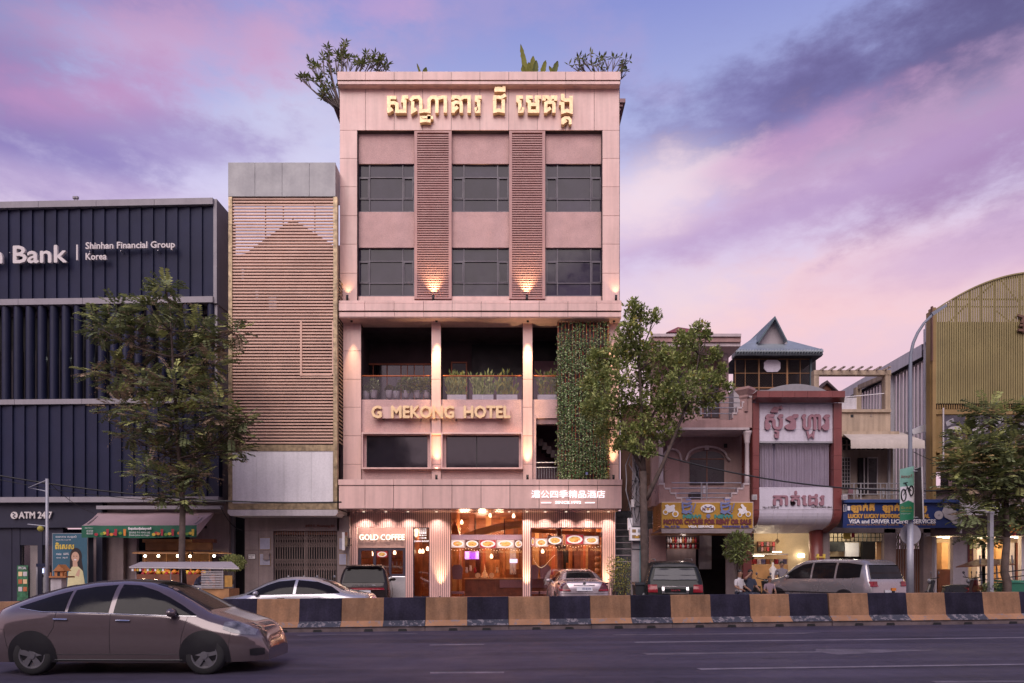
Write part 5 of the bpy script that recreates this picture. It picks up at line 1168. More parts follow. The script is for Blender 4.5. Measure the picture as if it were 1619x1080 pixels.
# blue sign
bs = thing('blue_shop_sign', 'long blue sign with gold lettering and a racing motorbike cut-out', 'sign', W(1425, 836, 28.2)); BSY = 28.2
box('sign_board', M['blue_sign'], bs, 1333, 1518, 791, 834.5, BSY, .1); box('top_moulding', mat('blue_edge2', (.03,.06,.19), .45), bs, 1334, 1519, 789.6, 794.6, BSY-.12, .3)
b = MB(); b.add([W(1333,792,BSY), W(1333,834.5,BSY), W(1318,834,29.4), W(1318,800,29.4)], [(0,1,2,3)]); b.build('side_board', M['blue_sign'], bs)
T = BSY-.005
text('ឡាក់គី', M['sign_gold'], bs, 1345.5, 1382, 795.5, 810.5, T, .02, .022); text('ឡាក់គី', M['sign_gold'], bs, 1395.5, 1432, 795.5, 810.5, T, .02, .022); text('ម៉ូតូ', M['sign_gold'], bs, 1440, 1464.5, 797.5, 810.5, T, .02, .022)
text('LUCKY LUCKY MOTORCYCLE RENTAL', M['sign_gold'], bs, 1341, 1469, 813, 819, T, .02, .016); text('VISA and DRIVER LICENSE SERVICES', M['white'], bs, 1342, 1479, 821.3, 827.6, T, .02, .006)
text('#413Eo, Monivong Blvd, Phnom Penh, Cambodia     Tel: 012 555 019 / 093 555 028', M['sign_gold'], bs, 1339, 1479, 828.8, 831.2, T, .008)
b = MB(); b.tube([W(1334, 798, T-.02), W(1337.5, 797.5, T-.02), W(1337.5, 808.5, T-.02), W(1334, 809, T-.02), W(1334, 798, T-.02)], .02, 4); b.build('printed_mark', M['white'], bs); box('printed_mark', M['white'], bs, 1340, 1344, 800, 807, T-.02, .02)
MB().pprism([(1490,809),(1494,800),(1498,796.5),(1500,800),(1502,797),(1504,803),(1508,806),(1513,808),(1517,812),(1513,816),(1509,818),(1506,824),(1500,821),(1494,818),(1492,813)], T-.04, .035).build('motorbike_cutout', M['off_white'], bs)
for (q, y, r) in ((1484.5, 814.5, 6.8), (1510.5, 822.5, 6)):
    o = MB().pprism(ell(q, y, r, r, 20), T-.03, .025).build('cutout_wheel', M['off_white'], bs); MB().pprism(ell(q, y, r*.25, r*.25, 10), T-.035, .01).build('cutout_hub', M['grey_metal'], o)
# shops under the blue sign
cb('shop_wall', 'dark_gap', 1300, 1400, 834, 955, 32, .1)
for a in ((1297, 1312, 836, 955), (1398, 1416, 836, 955), (1460, 1478, 836, 955), (1300, 1478, 834, 842.5)): cb('shop_pier', 'stained_render', *a, 29.3, .25)
cb('lit_wall', 'shop_cream', 1311, 1397, 842, 880, 31.4, .1); cb('shelf_unit', 'white', 1336, 1358, 858, 880, 31, .1); cb('dark_cabinet', 'black', 1364, 1390, 857, 905, 30.9, .2); cb('dark_cabinet', 'black', 1312, 1335, 857, 872, 30.9, .2)
for i in range(13): cb('transom_bar', 'black', 1311+i*6.6, 1311.9+i*6.6, 842, 857, 29.5, .04)
for y in (842.5, 849, 856): cb('transom_bar', 'black', 1311, 1397, y, y+1, 29.49, .04)
cb('yellow_box', 'yellow', 1334, 1345, 842.5, 852, 29.42, .05); cb('red_tag', 'fruit_red', 1347, 1351, 843, 850, 29.42, .04); cb('door_post', 'wood_pale', 1386, 1394, 857, 955, 29.6, .1)
point(W(1330, 848, 30.6), 10, (1,.9,.65), .15, cre); point(W(1352, 868, 30.4), 5, (1,.9,.7), .1, cre)
gt = cb('gate_track', 'wood_dark', 1415, 1461, 841.5, 843.5, 29.5, .05)
for k in range(12): q = 1416+k*3.8; cb('gate_bar', 'gate_steel', q, q+1.2, 843, 955, 29.52, .03, gt)
for k in range(11):
    q = 1417+k*3.8
    for e, f in ((845, 855), (855, 845), (855, 866), (866, 855)): MB().tube([W(q, e, 29.5), W(q+3.6, f, 29.5)], .013, 4).build('lattice_bar', M['gate_steel'], gt)
cb('gate_sheet', 'wood_dark', 1416, 1460, 868, 955, 29.56, .03)
# ================================================================== long metal shed receding behind
shd = thing('metal_shed', 'long pale corrugated metal shed with a horizontal eave', 'building', W(1478, 940, 30))
mk('shed_metal', (.50,.46,.47), .5, metal=.1, var=.14, streak=.25, scale=.6); mk('shed_light', (.58,.57,.61), .5, var=.1, streak=.15)
sa, sb_ = W(1470, 900, 30.2), W(1322, 900, 39.5); sa.z = sb_.z = 0; sdv = (sb_ - sa); sl = sdv.length; sdv.normalize(); snr = Vector((-sdv.y, sdv.x, 0))
if snr.x > 0: snr = -snr
ez = 11.55; n = 30; st = sl/n; first = None
for i in range(n):
    p = sa + sdv*st*i; q = sa + sdv*(st*(i+1)-.03); o_ = snr*.0
    b = MB(); a1, a2, a3, a4 = p, p+sdv*.05+snr*.05, p+sdv*.14+snr*.05, p+sdv*.19
    pr = [a1, a2, a3, a4, q]
    b.add([v + Vector((0,0,gz(16))) for v in pr] + [v + Vector((0,0,ez-.3)) for v in pr], [(k, k+1, k+6, k+5) for k in range(4)]); b.build('wall_sheet', M['shed_metal'], shd)
b = MB(); e0 = sa + snr*.35 + Vector((0,0,ez-.75)); e1 = sb_ + snr*.35 + Vector((0,0,ez-.75)); up = Vector((0,0,.55)); ri = -snr*2.2 + Vector((0,0,.35))
b.add([e0, e1, e1+up, e0+up, e1+up+ri, e0+up+ri], [(0,1,2,3), (3,2,4,5)]); b.build('eave_fascia', M['shed_light'], shd)
b = MB(); b.add([e0, e1, sb_+Vector((0,0,ez-.75)), sa+Vector((0,0,ez-.75))], [(0,1,2,3)]); b.build('eave_soffit', M['dark_gap'], shd)
for t in (.0, .32): p = sa + sdv*sl*t + snr*.08; MB().box(p.x-.12, p.x+.12, p.y-.1, p.y+.1, gz(16), ez-.4).build('wall_post', M['shed_light'], shd)
gp = sa + sdv*sl*.50 + snr*.1; fr_ = MB()
for i in range(5): p = gp + sdv*.42*i; fr_ = MB().tube([p+Vector((0,0,5.6)), p+Vector((0,0,8.3))], .04, 4).build('grille_bar', M['dark_wall'], shd)
for i in range(7): MB().tube([gp+Vector((0,0,5.7+i*.42)), gp+sdv*1.7+Vector((0,0,5.7+i*.42))], .035, 4).build('grille_bar', M['wood_dark'], shd)
box('corner_flashing', M['shed_light'], shd, 1462, 1478, 520, 950, 30.1, .1); box('torn_flashing', M['shed_light'], shd, 1464, 1474, 512, 540, 29.9, .08)
b = MB(); b.prism([(PX(1438,29.6),PZ(681,29.6)),(PX(1461,29.6),PZ(671,29.6)),(PX(1464,29.6),PZ(682,29.6)),(PX(1442,29.6),PZ(688,29.6))], 29.5, 29.9); b.build('bent_sheet', M['shed_light'], shd)
# ================================================================== gold hall on the right
GY = 28.6
gol = thing('gold_hall', 'hall with an arched gable of gold battens and framed picture panels', 'building', (PX(1600, GY), GY, gz(20)+.13))
def ob(n, m, a0, a1, b0, b1, Y=GY, d=.15, par=gol): return box(n, M[m], par, a0, a1, b0, b1, Y, d)
mk('gold_batten', (.27,.225,.095), .45, metal=.3, var=.12); mk('gold_frame', (.28,.19,.075), .35, metal=.35, var=.15); mk('hall_back', (.15,.13,.075), .7, var=.2)
def arcy(q): return 428 + 62*((1650-q)/172.)**2 if q < 1650 else 428 + 62*((q-1650)/172.)**2
first = None; n = 0
q = 1480.
while q < 1800:
    y = arcy(q); w = MB().pb(q, q+2.5, y+2, 638, GY, .03).build('batten', M['gold_batten'], gol); q += 3.6
pts = [(q, arcy(q)) for q in range(1478, 1822, 8)]
for i in range(len(pts)-1):
    (a, y0), (c, y1) = pts[i], pts[i+1]; MB().pprism([(a, y0), (c, y1), (c, y1+2.2), (a, y0+2.2)], GY-.05, .5).build('arch_rim', M['gold_batten'], gol)
MB().pprism([(1480, 640)] + [(q, max(arcy(q)+3, 510)) for q in range(1480, 1822, 10)] + [(1815, 640)], GY+.35, .1).build('hall_backing', M['hall_back'], gol)
for a, c, e, f in ((1507, 1793, 472, 474), (1490, 1800, 484, 485.5), (1480, 1800, 509, 510.5)): ob('truss_chord', 'gold_frame', a, c, e, f, GY+.12, .05)
for k in range(8): q = 1512+k*20; ob('truss_post', 'gold_frame', q, q+1.6, arcy(q)+2, 512, GY+.14, .05)
for (p, r_) in (((1540, 475), (1570, 449)), ((1580, 440), (1612, 480)), ((1570, 488), (1600, 511)), ((1612, 475), (1640, 440)), ((1600, 508), (1625, 478)), ((1500, 510), (1535, 476))): MB().tube([W(p[0], p[1], GY+.2), W(r_[0], r_[1], GY+.2)], .035, 4).build('truss_brace', M['gold_frame'], gol)
strokes([[(0,0),(30,10),(20,40),(50,45)],[(10,60),(55,60)],[(30,45),(30,100)],[(0,90),(55,95)]], 7, (1609, 500), 3.9, GY-.02, .1, M['passage_brown'], gol, 'hall_emblem')
ob('side_post', 'gold_frame', 1474.5, 1480, 486, 790, GY-.03, .3); ob('side_return', 'gold_frame', 1471, 1475, 492, 790, GY+.1, .3); ob('rust_post', 'passage_brown', 1473.5, 1475.5, 484, 570, GY-.1, .1)
first = None
for k in range(44): q = 1482+k*3.7; ob('short_batten', 'gold_frame', q, q+1.6, 639.5, 646.5, GY+.05, .05)
ob('band', 'dark_gap', 1480, 1800, 638, 648, GY+.2, .05)
ob('panel_frame', 'gold_frame', 1480, 1800, 647.2, 655, GY-.02, .2); ob('panel_back', 'gold_frame', 1480, 1800, 655, 746, GY+.06, .2)
mk('photo_grey', (.055,.05,.065), .3, var=.5, scale=2.5)
for k, q in enumerate((1492, 1531, 1570, 1609)):
    ph = ob('picture_panel', 'photo_grey', q, q+34.5, 656.5, 703.5, GY, .08)
    MB().pprism(ell(q+19, 679.5, 12.5, 5.6, 20), GY-.012, .01).build('printed_table', M['off_white'], ph)
    for (a, c) in ((3, 667), (9, 664), (4, 688), (22, 689)): MB().pprism([(q+a, c), (q+a+6, c-3), (q+a+8, c+5), (q+a+2, c+7)], GY-.008, .006).build('printed_chair', M['grey_metal'], ph)
text('តុបាយ', M['black'], gol, 1502.5, 1517, 706.5, 710.5, GY-.01, .008); text('សាឡុង', M['black'], gol, 1504, 1530, 733, 736.5, GY-.01, .008)
ob('cornice', 'gold_frame', 1482, 1800, 713.5, 716, GY-.1, .2); b = MB(); b.tube([W(1482, 722, GY+.1), W(1800, 722, GY+.1)], .22, 10); b.build('half_round_moulding', M['gold_frame'], gol, True); ob('cornice', 'gold_frame', 1482, 1800, 730, 732, GY-.08, .2); ob('cornice', 'off_white', 1484, 1800, 738, 739, GY-.12, .2)
MB().tube([W(1491.5, 645, GY-.15), W(1491.5, 738, GY-.15)], .03, 6).build('drain_pipe', M['off_white'], gol)
wn = ob('dark_window', 'dark_glass2', 1488, 1800, 740, 771, GY+.25, .05)
for q in (1500, 1511, 1523, 1560, 1600): ob('curtain_fold', 'mauve_wall', q, q+5, 741, 771, GY+.22, .03, wn)
ob('lower_frame', 'gold_frame', 1480, 1800, 770.5, 774, GY-.02, .25); ob('lower_wall', 'stained_render', 1478, 1800, 774, 800, GY+.3, .2)
hs2 = thing('white_fascia_sign', 'white fascia sign with gold letters above the lit showroom', 'sign', W(1560, 816, 28)); box('board', M['white_board'], hs2, 1521, 1720, 797, 814.5, 28.0, .1); box('lower_trim', M['gilt'], hs2, 1521, 1720, 814.5, 816, 27.98, .1); text('MEDAI FURNITURE', M['sign_gold'], hs2, 1600, 1700, 801, 809, 27.99, .02, .01)
box('end_pole', M['off_white'], hs2, 1519, 1521, 785, 843, 27.95, .08)
# lit showroom
ob('shop_fascia', 'dark_wall', 1478, 1720, 815, 847, 28.4, .3); ob('showroom_wall', 'shop_cream', 1478, 1720, 840, 955, 32, .1); ob('showroom_ceiling', 'white', 1478, 1720, 845, 847, 28.7, 3.3)
for a, c, m in ((1478, 1481, 'off_white'), (1507, 1520, 'off_white'), (1520, 1531, 'off_white'), (1566, 1571, 'off_white'), (1615, 1620, 'off_white')): ob('shop_pier', m, a, c, 848, 955, 28.9, .2)
ob('red_couplet', 'red_tile', 1531, 1539, 849, 890, 28.85, .05); text('生\n意\n興\n隆', M['sign_gold'], gol, 1533, 1537, 852, 886, 28.84, .01)
for q, w, m in ((1489, 10, 'wood_pale'), (1545, 16, 'off_white'), (1575, 12, 'wood_pale'), (1592, 14, 'off_white'), (1552, 6, 'wood_pale'), (1604, 8, 'wood_dark')): ob('wardrobe', m, q, q+w, 858, 940, 31, .4)
ob('bed_stack', 'wood_dark', 1483, 1503, 900, 945, 30, .8)
for q in (1550, 1588): ob('price_card', 'black', q, q+5, 855, 858, 29.2, .03)
ob('red_tag', 'fruit_red', 1576, 1593, 849, 855, 28.7, .04)
for q in (1492, 1512, 1545, 1578, 1605): ob('strip_light', 'shop_tube', q, q+9, 849.5, 850.8, 30, .06)
for q in (1492, 1552, 1598): point(W(q, 856, 30), 42, (1,.72,.4), .3, gol)
ln = thing('paper_lantern', 'round orange lantern hanging under the showroom fascia', 'lantern', W(1602, 836, 27.8)); c = W(1602, 835, 27.8)
mk('lantern_orange', (.42,.12,.03), .6, emit=.15, ecol=(1,.3,.06)); MB().ball(c, .28, 9, sz=.72).build('lantern_body', M['lantern_orange'], ln, True); MB().lathe([(.09,.18),(.09,.24)], c, 10).build('cap', M['gilt'], ln); MB().lathe([(.09,-.3),(.09,-.2)], c, 10).build('tassel', M['fruit_red'], ln); MB().tube([c+Vector((0,0,.22)), c+Vector((0,0,.6))], .008, 4).build('cord', M['black'], ln)
# ================================================================== vehicles (local frame: x forward, y left, z up, origin on the ground)
def itp(tab, x):
    if x <= tab[0][0]: return tab[0][1]
    for (a, p), (c, q) in zip(tab, tab[1:]):
        if x <= c:
            t = (x-a)/(c-a) if c > a else 0; return p + (q-p)*t
    return tab[-1][1]
def smooth_tab(tab, n=90, w=.05):
    x0, x1 = tab[0][0], tab[-1][0]; out = []
    for i in range(n+1):
        x = x0 + (x1-x0)*i/n; k = min(w, x-x0, x1-x) if 0 < i < n else 0
        out.append((x, sum(itp(tab, x + k*j/3) for j in range(-3, 4))/7))
    return out
def car_paint(name, col, rough=.25, metal=.5, coat=.9):
    m = mat(name, col, rough, metal=metal, var=.04, scale=.7, fine=.02, coat=coat, spec=.5 if coat > .5 else .12); return m
mk('tyre', (.015,.014,.016), .8); mk('rim', (.22,.21,.23), .35, metal=.7); mk('car_glass', (.010,.009,.011), .05, var=.05, spec=.16); mk('car_black', (.014,.013,.016), .45); mk('tail_red', (.20,.012,.02), .2, var=.1); mk('tail_dark', (.07,.01,.015), .2, var=.1); mk('chrome', (.6,.6,.62), .15, metal=.9); mk('plate', (.55,.54,.58), .5, var=.05); mk('head_glass', (.16,.155,.18), .08, var=.7, scale=7, coat=.5); mk('indicator', (.5,.16,.03), .3)
class Car:
    def __init__(s, name, label, cat, loc, rot, spec, paint, group=None):
        s.r = thing(name, label, cat, loc, rot, group, local=True); s.p = spec; s.paint = paint
        s.top = smooth_tab(spec['top'], 130, spec.get('sm', .06)); s.hw = smooth_tab(spec['hw'], 60, .08); s.belt = spec['belt']; s.H = max(z for _, z in s.top); s.zl = spec.get('low', .22)
        s.pw = spec.get('pw', 6.0); s.tum = spec.get('tum', .22)
        s.body()
    def side(s, x, z):
        w = itp(s.hw, x); zb = itp(s.belt, x)
        if z <= zb:
            t = (z-s.zl)/(zb-s.zl); f = 1 - .07*max(0, 1-t/.5)**2 - .025*max(0, (t-.6)/.4)**2
        else: f = .975 - s.tum*(z-zb)/(s.H-zb)
        return w*f
    def y(s, x, z):
        zt = itp(s.top, x); f = min(1, max(0, (z-s.zl)/(zt-s.zl))); return s.side(x, z)*max(0, 1-f**s.pw)**(1/s.pw)
    def ztop(s, x, y):
        zt = itp(s.top, x); w = s.side(x, zt)
        if w <= 1e-4: return zt
        return s.zl + (zt-s.zl)*max(0, 1-min(1, abs(y)/w)**s.pw)**(1/s.pw)
    def xrear(s, z):
        for x, zt in s.top:
            if zt >= z: return x
        return s.top[0][0]
    def xr(s, y, z):
        last = None
        for i in range(len(s.top)):
            x, zt = s.top[i]
            d = min(zt - z, s.y(x, min(z, zt)) - abs(y))
            if d >= 0:
                if last is None: return x
                return last[0] + (x-last[0])*(-last[1])/(d-last[1]) if d > last[1] else x
            last = (x, d)
        return s.top[0][0]
    def body(s):
        b = MB(); n = 26; xs = [x for x, _ in s.top]; rings = len(xs)
        fr = [1-(1-i/n)**2.2 for i in range(n+1)]
        for x in xs:
            zt = itp(s.top, x); pts = []
            for f in fr: z = s.zl+(zt-s.zl)*f; pts.append((x, s.y(x, z) if f < 1 else 0, z))
            for p in pts: b.v.append(p)
            for p in reversed(pts[:-1]): b.v.append((p[0], -p[1], p[2]))
        m = 2*n+1
        for i in range(rings-1):
            for j in range(m-1): b.f.append((i*m+j, i*m+j+1, (i+1)*m+j+1, (i+1)*m+j)); b.mi.append(0)
            b.f.append((i*m+m-1, i*m, (i+1)*m, (i+1)*m+m-1)); b.mi.append(0)
        b.f += [tuple(range(m)), tuple(range((rings-1)*m, rings*m))[::-1]]; b.mi += [0, 0]
        s.bo = b.build('body', s.paint, s.r, True)
        me = s.bo.data
        try: me.set_sharp_from_angle(angle=R(50))
        except Exception: pass
    def patch(s, name, m, cols, side=0, off=.006, parent=None, rows=5, sub=5):   # side glass: columns (x, z low, z high)
        out = None
        for sg in ((1, -1) if side == 0 else (side,)):
            cc = []
            for (x0, a0, h0), (x1, a1, h1) in zip(cols, cols[1:]):
                for k in range(sub): t = k/sub; cc.append((x0+(x1-x0)*t, a0+(a1-a0)*t, h0+(h1-h0)*t))
            cc.append(cols[-1]); b = MB(); vs = []
            for x, a, h in cc:
                for j in range(rows+1): z = a+(h-a)*j/rows; vs.append((x, sg*(s.y(x, z)+off), z))
            r = rows+1; b.add(vs, [(i*r+j, (i+1)*r+j, (i+1)*r+j+1, i*r+j+1) for i in range(len(cc)-1) for j in range(rows)]); out = b.build(name, m, parent or s.bo if parent is not s.r else s.r, True)
            out.parent = parent or s.r
        return out
    def top_patch(s, name, m, x0, x1, w0, w1, off=.006, n=8):                   # windscreen, rear screen on a slope
        b = MB(); vs = []
        for i in range(n+1):
            t = i/n; x = x0+(x1-x0)*t; w = w0+(w1-w0)*t
            for j in range(n+1): y = w*(2*j/n-1); vs.append((x, y, s.ztop(x, y)+off))
        r = n+1; b.add(vs, [(i*r+j, (i+1)*r+j, (i+1)*r+j+1, i*r+j+1) for i in range(n) for j in range(n)]); return b.build(name, m, s.r, True)
    def rear(s, name, m, quad, off=.03, n=10, curve=.06, parent=None, thick=0):  # quad in (y, z): lower left, lower right, upper right, upper left
        b = MB(); vs = []; W2 = s.p['W']/2
        for i in range(n+1):
            for j in range(n+1):
                u, v = j/n, i/n; y = (quad[0][0]*(1-u)+quad[1][0]*u)*(1-v)+(quad[3][0]*(1-u)+quad[2][0]*u)*v; z = (quad[0][1]*(1-u)+quad[1][1]*u)*(1-v)+(quad[3][1]*(1-u)+quad[2][1]*u)*v
                vs.append((s.xr(y, z)-off, y, z))
        r = n+1; b.add(vs, [(i*r+j, i*r+j+1, (i+1)*r+j+1, (i+1)*r+j) for i in range(n) for j in range(n)]); o = b.build(name, m, s.r, True)
        if parent: o.parent = parent
        return o
    def wheels(s, xs, r=.32, w=.22, spokes=5):
        for x in xs:
            a = s.patch('wheel_arch', M['car_black'], [(x + (r+.075)*math.cos(math.pi*(1-i/14)), s.zl+.002, max(s.zl+.003, r + (r+.075)*math.sin(math.pi*i/14))) for i in range(15)], 0, .005, rows=4, sub=1)
            for sg in (1, -1):
                yo = itp(s.hw, x)*.955; wh = MB(); wh.lathe([(r*.66,-w/2),(r*.9,-w/2),(r*.985,-w/2+.03),(r,-w/4),(r,w/4),(r*.985,w/2-.03),(r*.9,w/2),(r*.66,w/2)], (x, sg*(yo-w/2+.025), r), 28, 'y', cap=False)
                wo = wh.build('wheel', M['tyre'], s.r, True); yf = sg*(yo+.025); rb_ = MB()
                rb_.lathe([(r*.67, -.05*sg), (r*.67, .008*sg), (r*.6, .006*sg), (r*.58, -.03*sg)], (x, yf-.01*sg, r), 24, 'y', cap=True); rb_.lathe([(.06, 0), (.06, .012*sg)], (x, yf, r), 12, 'y')
                for k in range(spokes):
                    q = 2*math.pi*k/spokes+.3; d = Vector((math.cos(q), 0, math.sin(q))); e = Vector((-math.sin(q), 0, math.cos(q))); c = Vector((x, yf-.012*sg, r)); a0, a1 = c+d*.03, c+d*r*.64
                    rb_.add([a0-e*.035, a0+e*.035, a1+e*.05, a1-e*.05, a0-e*.035+Vector((0,.012*sg,0)), a0+e*.035+Vector((0,.012*sg,0)), a1+e*.05+Vector((0,.006*sg,0)), a1-e*.05+Vector((0,.006*sg,0))], [(4,5,6,7),(0,1,5,4),(1,2,6,5),(2,3,7,6),(3,0,4,7)])
                rb_.build('rim', M['rim'], wo)
    def line(s, name, m, pts, r=.006, off=.004, side=0):                          # thin seam or strip on the flank
        for sg in ((1, -1) if side == 0 else (side,)):
            dense = []
            for (x0, z0), (x1, z1) in zip(pts, pts[1:]):
                for k in range(6): t = k/6; dense.append((x0+(x1-x0)*t, z0+(z1-z0)*t))
            dense.append(pts[-1]); MB().tube([(x, sg*(s.y(x, z)+off), z) for x, z in dense], r, 5).build(name, m, s.r)
    def bx(s, name, m, x, y, z, dx, dy, dz, parent=None):
        o = MB().box(x-dx/2, x+dx/2, y-dy/2, y+dy/2, z-dz/2, z+dz/2).build(name, m, s.r)
        if parent: o.parent = parent
        return o
    def mirror(s, x, z, m=None):
        for sg in (1, -1):
            y = sg*(s.y(x, z)+.1); b = MB().ball((x, y, z), .1, 7, sz=.7, sy=1.15, sx=.75); b.build('wing_mirror', m or s.paint, s.r, True)
def text_local(body, m, car, x, y, z, wd, ht):      # lettering on a rear plate, read from behind
    o = text(body, m, None, CX, CX+100, HY, HY+10, 10, .004); W0, H0 = 100*10/F, 10*10/F
    for v in o.data.vertices:
        u = v.co.x/W0; h = (v.co.z-CH)/H0+1; d = 10-v.co.y; v.co = (x-d, y-(u-.5)*wd, z+(h-.5)*ht)
    o.parent = car.r; o.name = 'plate_lettering'; return o
# ---- passing grey hatchback in the near lane, side on
P = G(232, 1057); Pr = Vector((PX(231, 11.75), 11.75, 0)); Pr.z = gz(Pr.x)
hp = dict(W=1.75, top=[(-2.22,.62),(-2.19,.90),(-2.08,1.03),(-1.9,1.12),(-1.55,1.26),(-1.1,1.39),(-.6,1.475),(-.1,1.50),(.3,1.475),(.65,1.38),(1.05,1.17),(1.38,.985),(1.6,.92),(1.95,.81),(2.12,.70),(2.21,.52),(2.24,.40)],
          hw=[(-2.22,.64),(-2.1,.76),(-1.8,.84),(-1.2,.87),(.8,.87),(1.5,.85),(1.9,.78),(2.1,.68),(2.24,.50)], belt=[(-2.2,1.02),(-1.5,.995),(-.5,.965),(.6,.93),(1.3,.90),(2.2,.70)], low=.20, pw=5.0, tum=.24)
pr = car_paint('paint_mauve', (.13,.098,.106), .13, .35)
pc = Car('passing_car', 'mauve grey hatchback driving past in the near lane', 'car', Pr, 0, hp, pr)
pc.patch('side_window', M['car_glass'], [(-1.62,1.06,1.075),(-1.45,1.025,1.135),(-1.15,1.005,1.24),(-.85,1.0,1.32)], 0); pc.patch('side_window', M['car_glass'], [(-.80,.995,1.33),(-.5,.99,1.385),(-.16,.98,1.415)], 0)
pc.patch('side_window', M['car_glass'], [(-.08,.975,1.42),(.2,.965,1.405),(.5,.955,1.315),(.72,.948,1.215),(.95,.94,1.09),(1.12,.935,.985),(1.2,.93,.935)], 0)
pc.top_patch('windscreen', M['car_glass'], .42, 1.32, .56, .70); pc.top_patch('rear_screen', M['car_glass'], -1.75, -1.0, .60, .58)
for pts in ([(-.12,.34),(-.12,.97)], [(.98,.34),(1.0,.6),(1.08,.93)], [(-1.12,.55),(-1.0,.75),(-.98,.99)], [(-1.12,.33),(1.05,.33)]): pc.line('door_seam', M['car_black'], pts, .0035, .001)
pc.line('window_trim', M['chrome'], [(-1.62,1.05),(-1.2,.995),(-.5,.98),(.3,.95),(1.2,.92)], .006); pc.line('sill_strip', M['car_black'], [(-1.0,.24),(1.0,.235)], .02, -.008)
for x0 in (-1.0, -.02):
    pc.line('door_handle', M['chrome'], [(x0+.0,.862-.02*x0),(x0+.22,.858-.02*x0)], .014, .016)
pc.wheels([-1.35, 1.35], .315, .21, 5); pc.mirror(.86, .985)
pc.patch('head_lamp', M['head_glass'], [(1.62,.72,.83),(1.78,.66,.83),(1.95,.63,.77),(2.08,.62,.69)], 0, .006); pc.patch('tail_lamp', M['tail_red'], [(-2.16,.74,.93),(-2.08,.76,1.0),(-1.96,.82,1.05)], 0, .008)
pc.patch('lower_grille', M['car_black'], [(2.02,.30,.40),(2.1,.29,.41),(2.2,.30,.40)], 0, .006); pc.line('bumper_seam', M['car_black'], [(1.72,.42),(1.74,.70)], .003, .001); pc.line('bumper_seam', M['car_black'], [(-1.74,.42),(-1.8,.72),(-2.1,.74)], .003, .001)
# ---- silver saloon passing in the far lanes
Sr = Vector((PX(468, 20.3), 20.3, 0)); Sr.z = gz(Sr.x)
hs_ = dict(W=1.8, top=[(-2.32,.55),(-2.3,.80),(-2.2,.96),(-1.75,1.03),(-1.5,1.09),(-1.05,1.32),(-.6,1.43),(-.1,1.455),(.3,1.42),(.7,1.29),(1.2,1.03),(1.35,.97),(1.9,.86),(2.2,.72),(2.32,.52),(2.35,.40)], hw=[(-2.32,.66),(-2.2,.76),(-1.8,.86),(-1.0,.9),(1.2,.9),(1.8,.83),(2.15,.70),(2.35,.5)], belt=[(-2.3,.97),(-1,.97),(1,.93),(2.3,.72)], low=.2, pw=5, tum=.24)
silver = car_paint('paint_silver', (.42,.41,.45), .28, .5)
c2 = Car('passing_saloon', 'pale silver saloon passing behind the barrier near the slatted building', 'car', Sr, R(180), hs_, silver)
c2.patch('side_window', M['car_glass'], [(-1.45,1.0,1.02),(-1.2,.99,1.18),(-.8,.985,1.31),(-.25,.98,1.36)], 0); c2.patch('side_window', M['car_glass'], [(-.17,.975,1.365),(.3,.965,1.32),(.6,.96,1.22),(.95,.95,1.06),(1.15,.945,.955)], 0)
c2.top_patch('windscreen', M['car_glass'], .45, 1.18, .56, .70); c2.top_patch('rear_screen', M['car_glass'], -1.52, -.9, .64, .56); c2.wheels([-1.36, 1.38], .32); c2.mirror(.85, .99)
c2.patch('head_lamp', M['head_glass'], [(1.75,.70,.84),(1.95,.65,.82),(2.15,.63,.72)], 0); c2.line('window_trim', M['chrome'], [(-1.45,.99),(0,.965),(1.15,.935)], .006)
for x0 in (-.95, .05): c2.line('door_handle', M['chrome'], [(x0,.86),(x0+.2,.855)], .013, .014)
# ---- parked cars seen from behind
def place(px, Y): x = PX(px, Y); return Vector((x, Y, gz(x) + (.135 if Y > ky(x) else 0)))
# dark luxury off-roader by the coffee window
su = dict(W=1.98, top=[(-2.45,.50),(-2.43,.75),(-2.40,1.02),(-2.37,1.08),(-2.16,1.62),(-2.08,1.74),(-1.8,1.80),(-.6,1.835),(.3,1.80),(.6,1.70),(1.1,1.28),(1.3,1.18),(2.1,1.08),(2.35,.95),(2.45,.6)], hw=[(-2.45,.86),(-2.3,.94),(-1.9,.98),(1.6,.98),(2.1,.92),(2.45,.74)], belt=[(-2.5,1.12),(2.5,1.08)], low=.28, pw=9, tum=.17, sm=.035)
black_p = car_paint('paint_black', (.022,.017,.018), .14, .15, .3)
rr = Car('parked_suv', 'glossy dark off-roader parked in front of the coffee window', 'car', place(575, 24.9)+Vector((-.32,2.28,0)), R(90+8), su, black_p); rr.r.scale = (.93,.93,.93)
rr.rear('rear_screen', M['car_glass'], [(-.80,1.12),(.80,1.12),(.70,1.63),(-.70,1.63)]); rr.rear('tail_strip', M['tail_red'], [(-.93,.84),(.93,.84),(.93,.92),(-.93,.92)], .034, 10); rr.rear('lower_bumper', M['car_black'], [(-.9,.3),(.9,.3),(.92,.55),(-.92,.55)], .032, 8)
text_local('RANGE ROVER', M['chrome'], rr, -2.43, 0, 1.02, .9, .05); rr.rear('plate', M['plate'], [(-.26,.70),(.26,.70),(.26,.82),(-.26,.82)], .02, 2, 0)
rr.patch('side_window', M['car_glass'], [(-2.02,1.2,1.6),(-1.5,1.15,1.68),(-.9,1.14,1.7)], 0); rr.patch('side_window', M['car_glass'], [(-.82,1.14,1.7),(0,1.13,1.69),(.45,1.13,1.6),(.95,1.14,1.22)], 0); rr.wheels([-1.45, 1.5], .38, .26); rr.mirror(.8, 1.2); rr.top_patch('windscreen', M['car_glass'], .5, 1.15, .62, .74)
rr.bx('roof_spoiler', black_p, -2.2, 0, 1.76, .22, 1.35, .04)
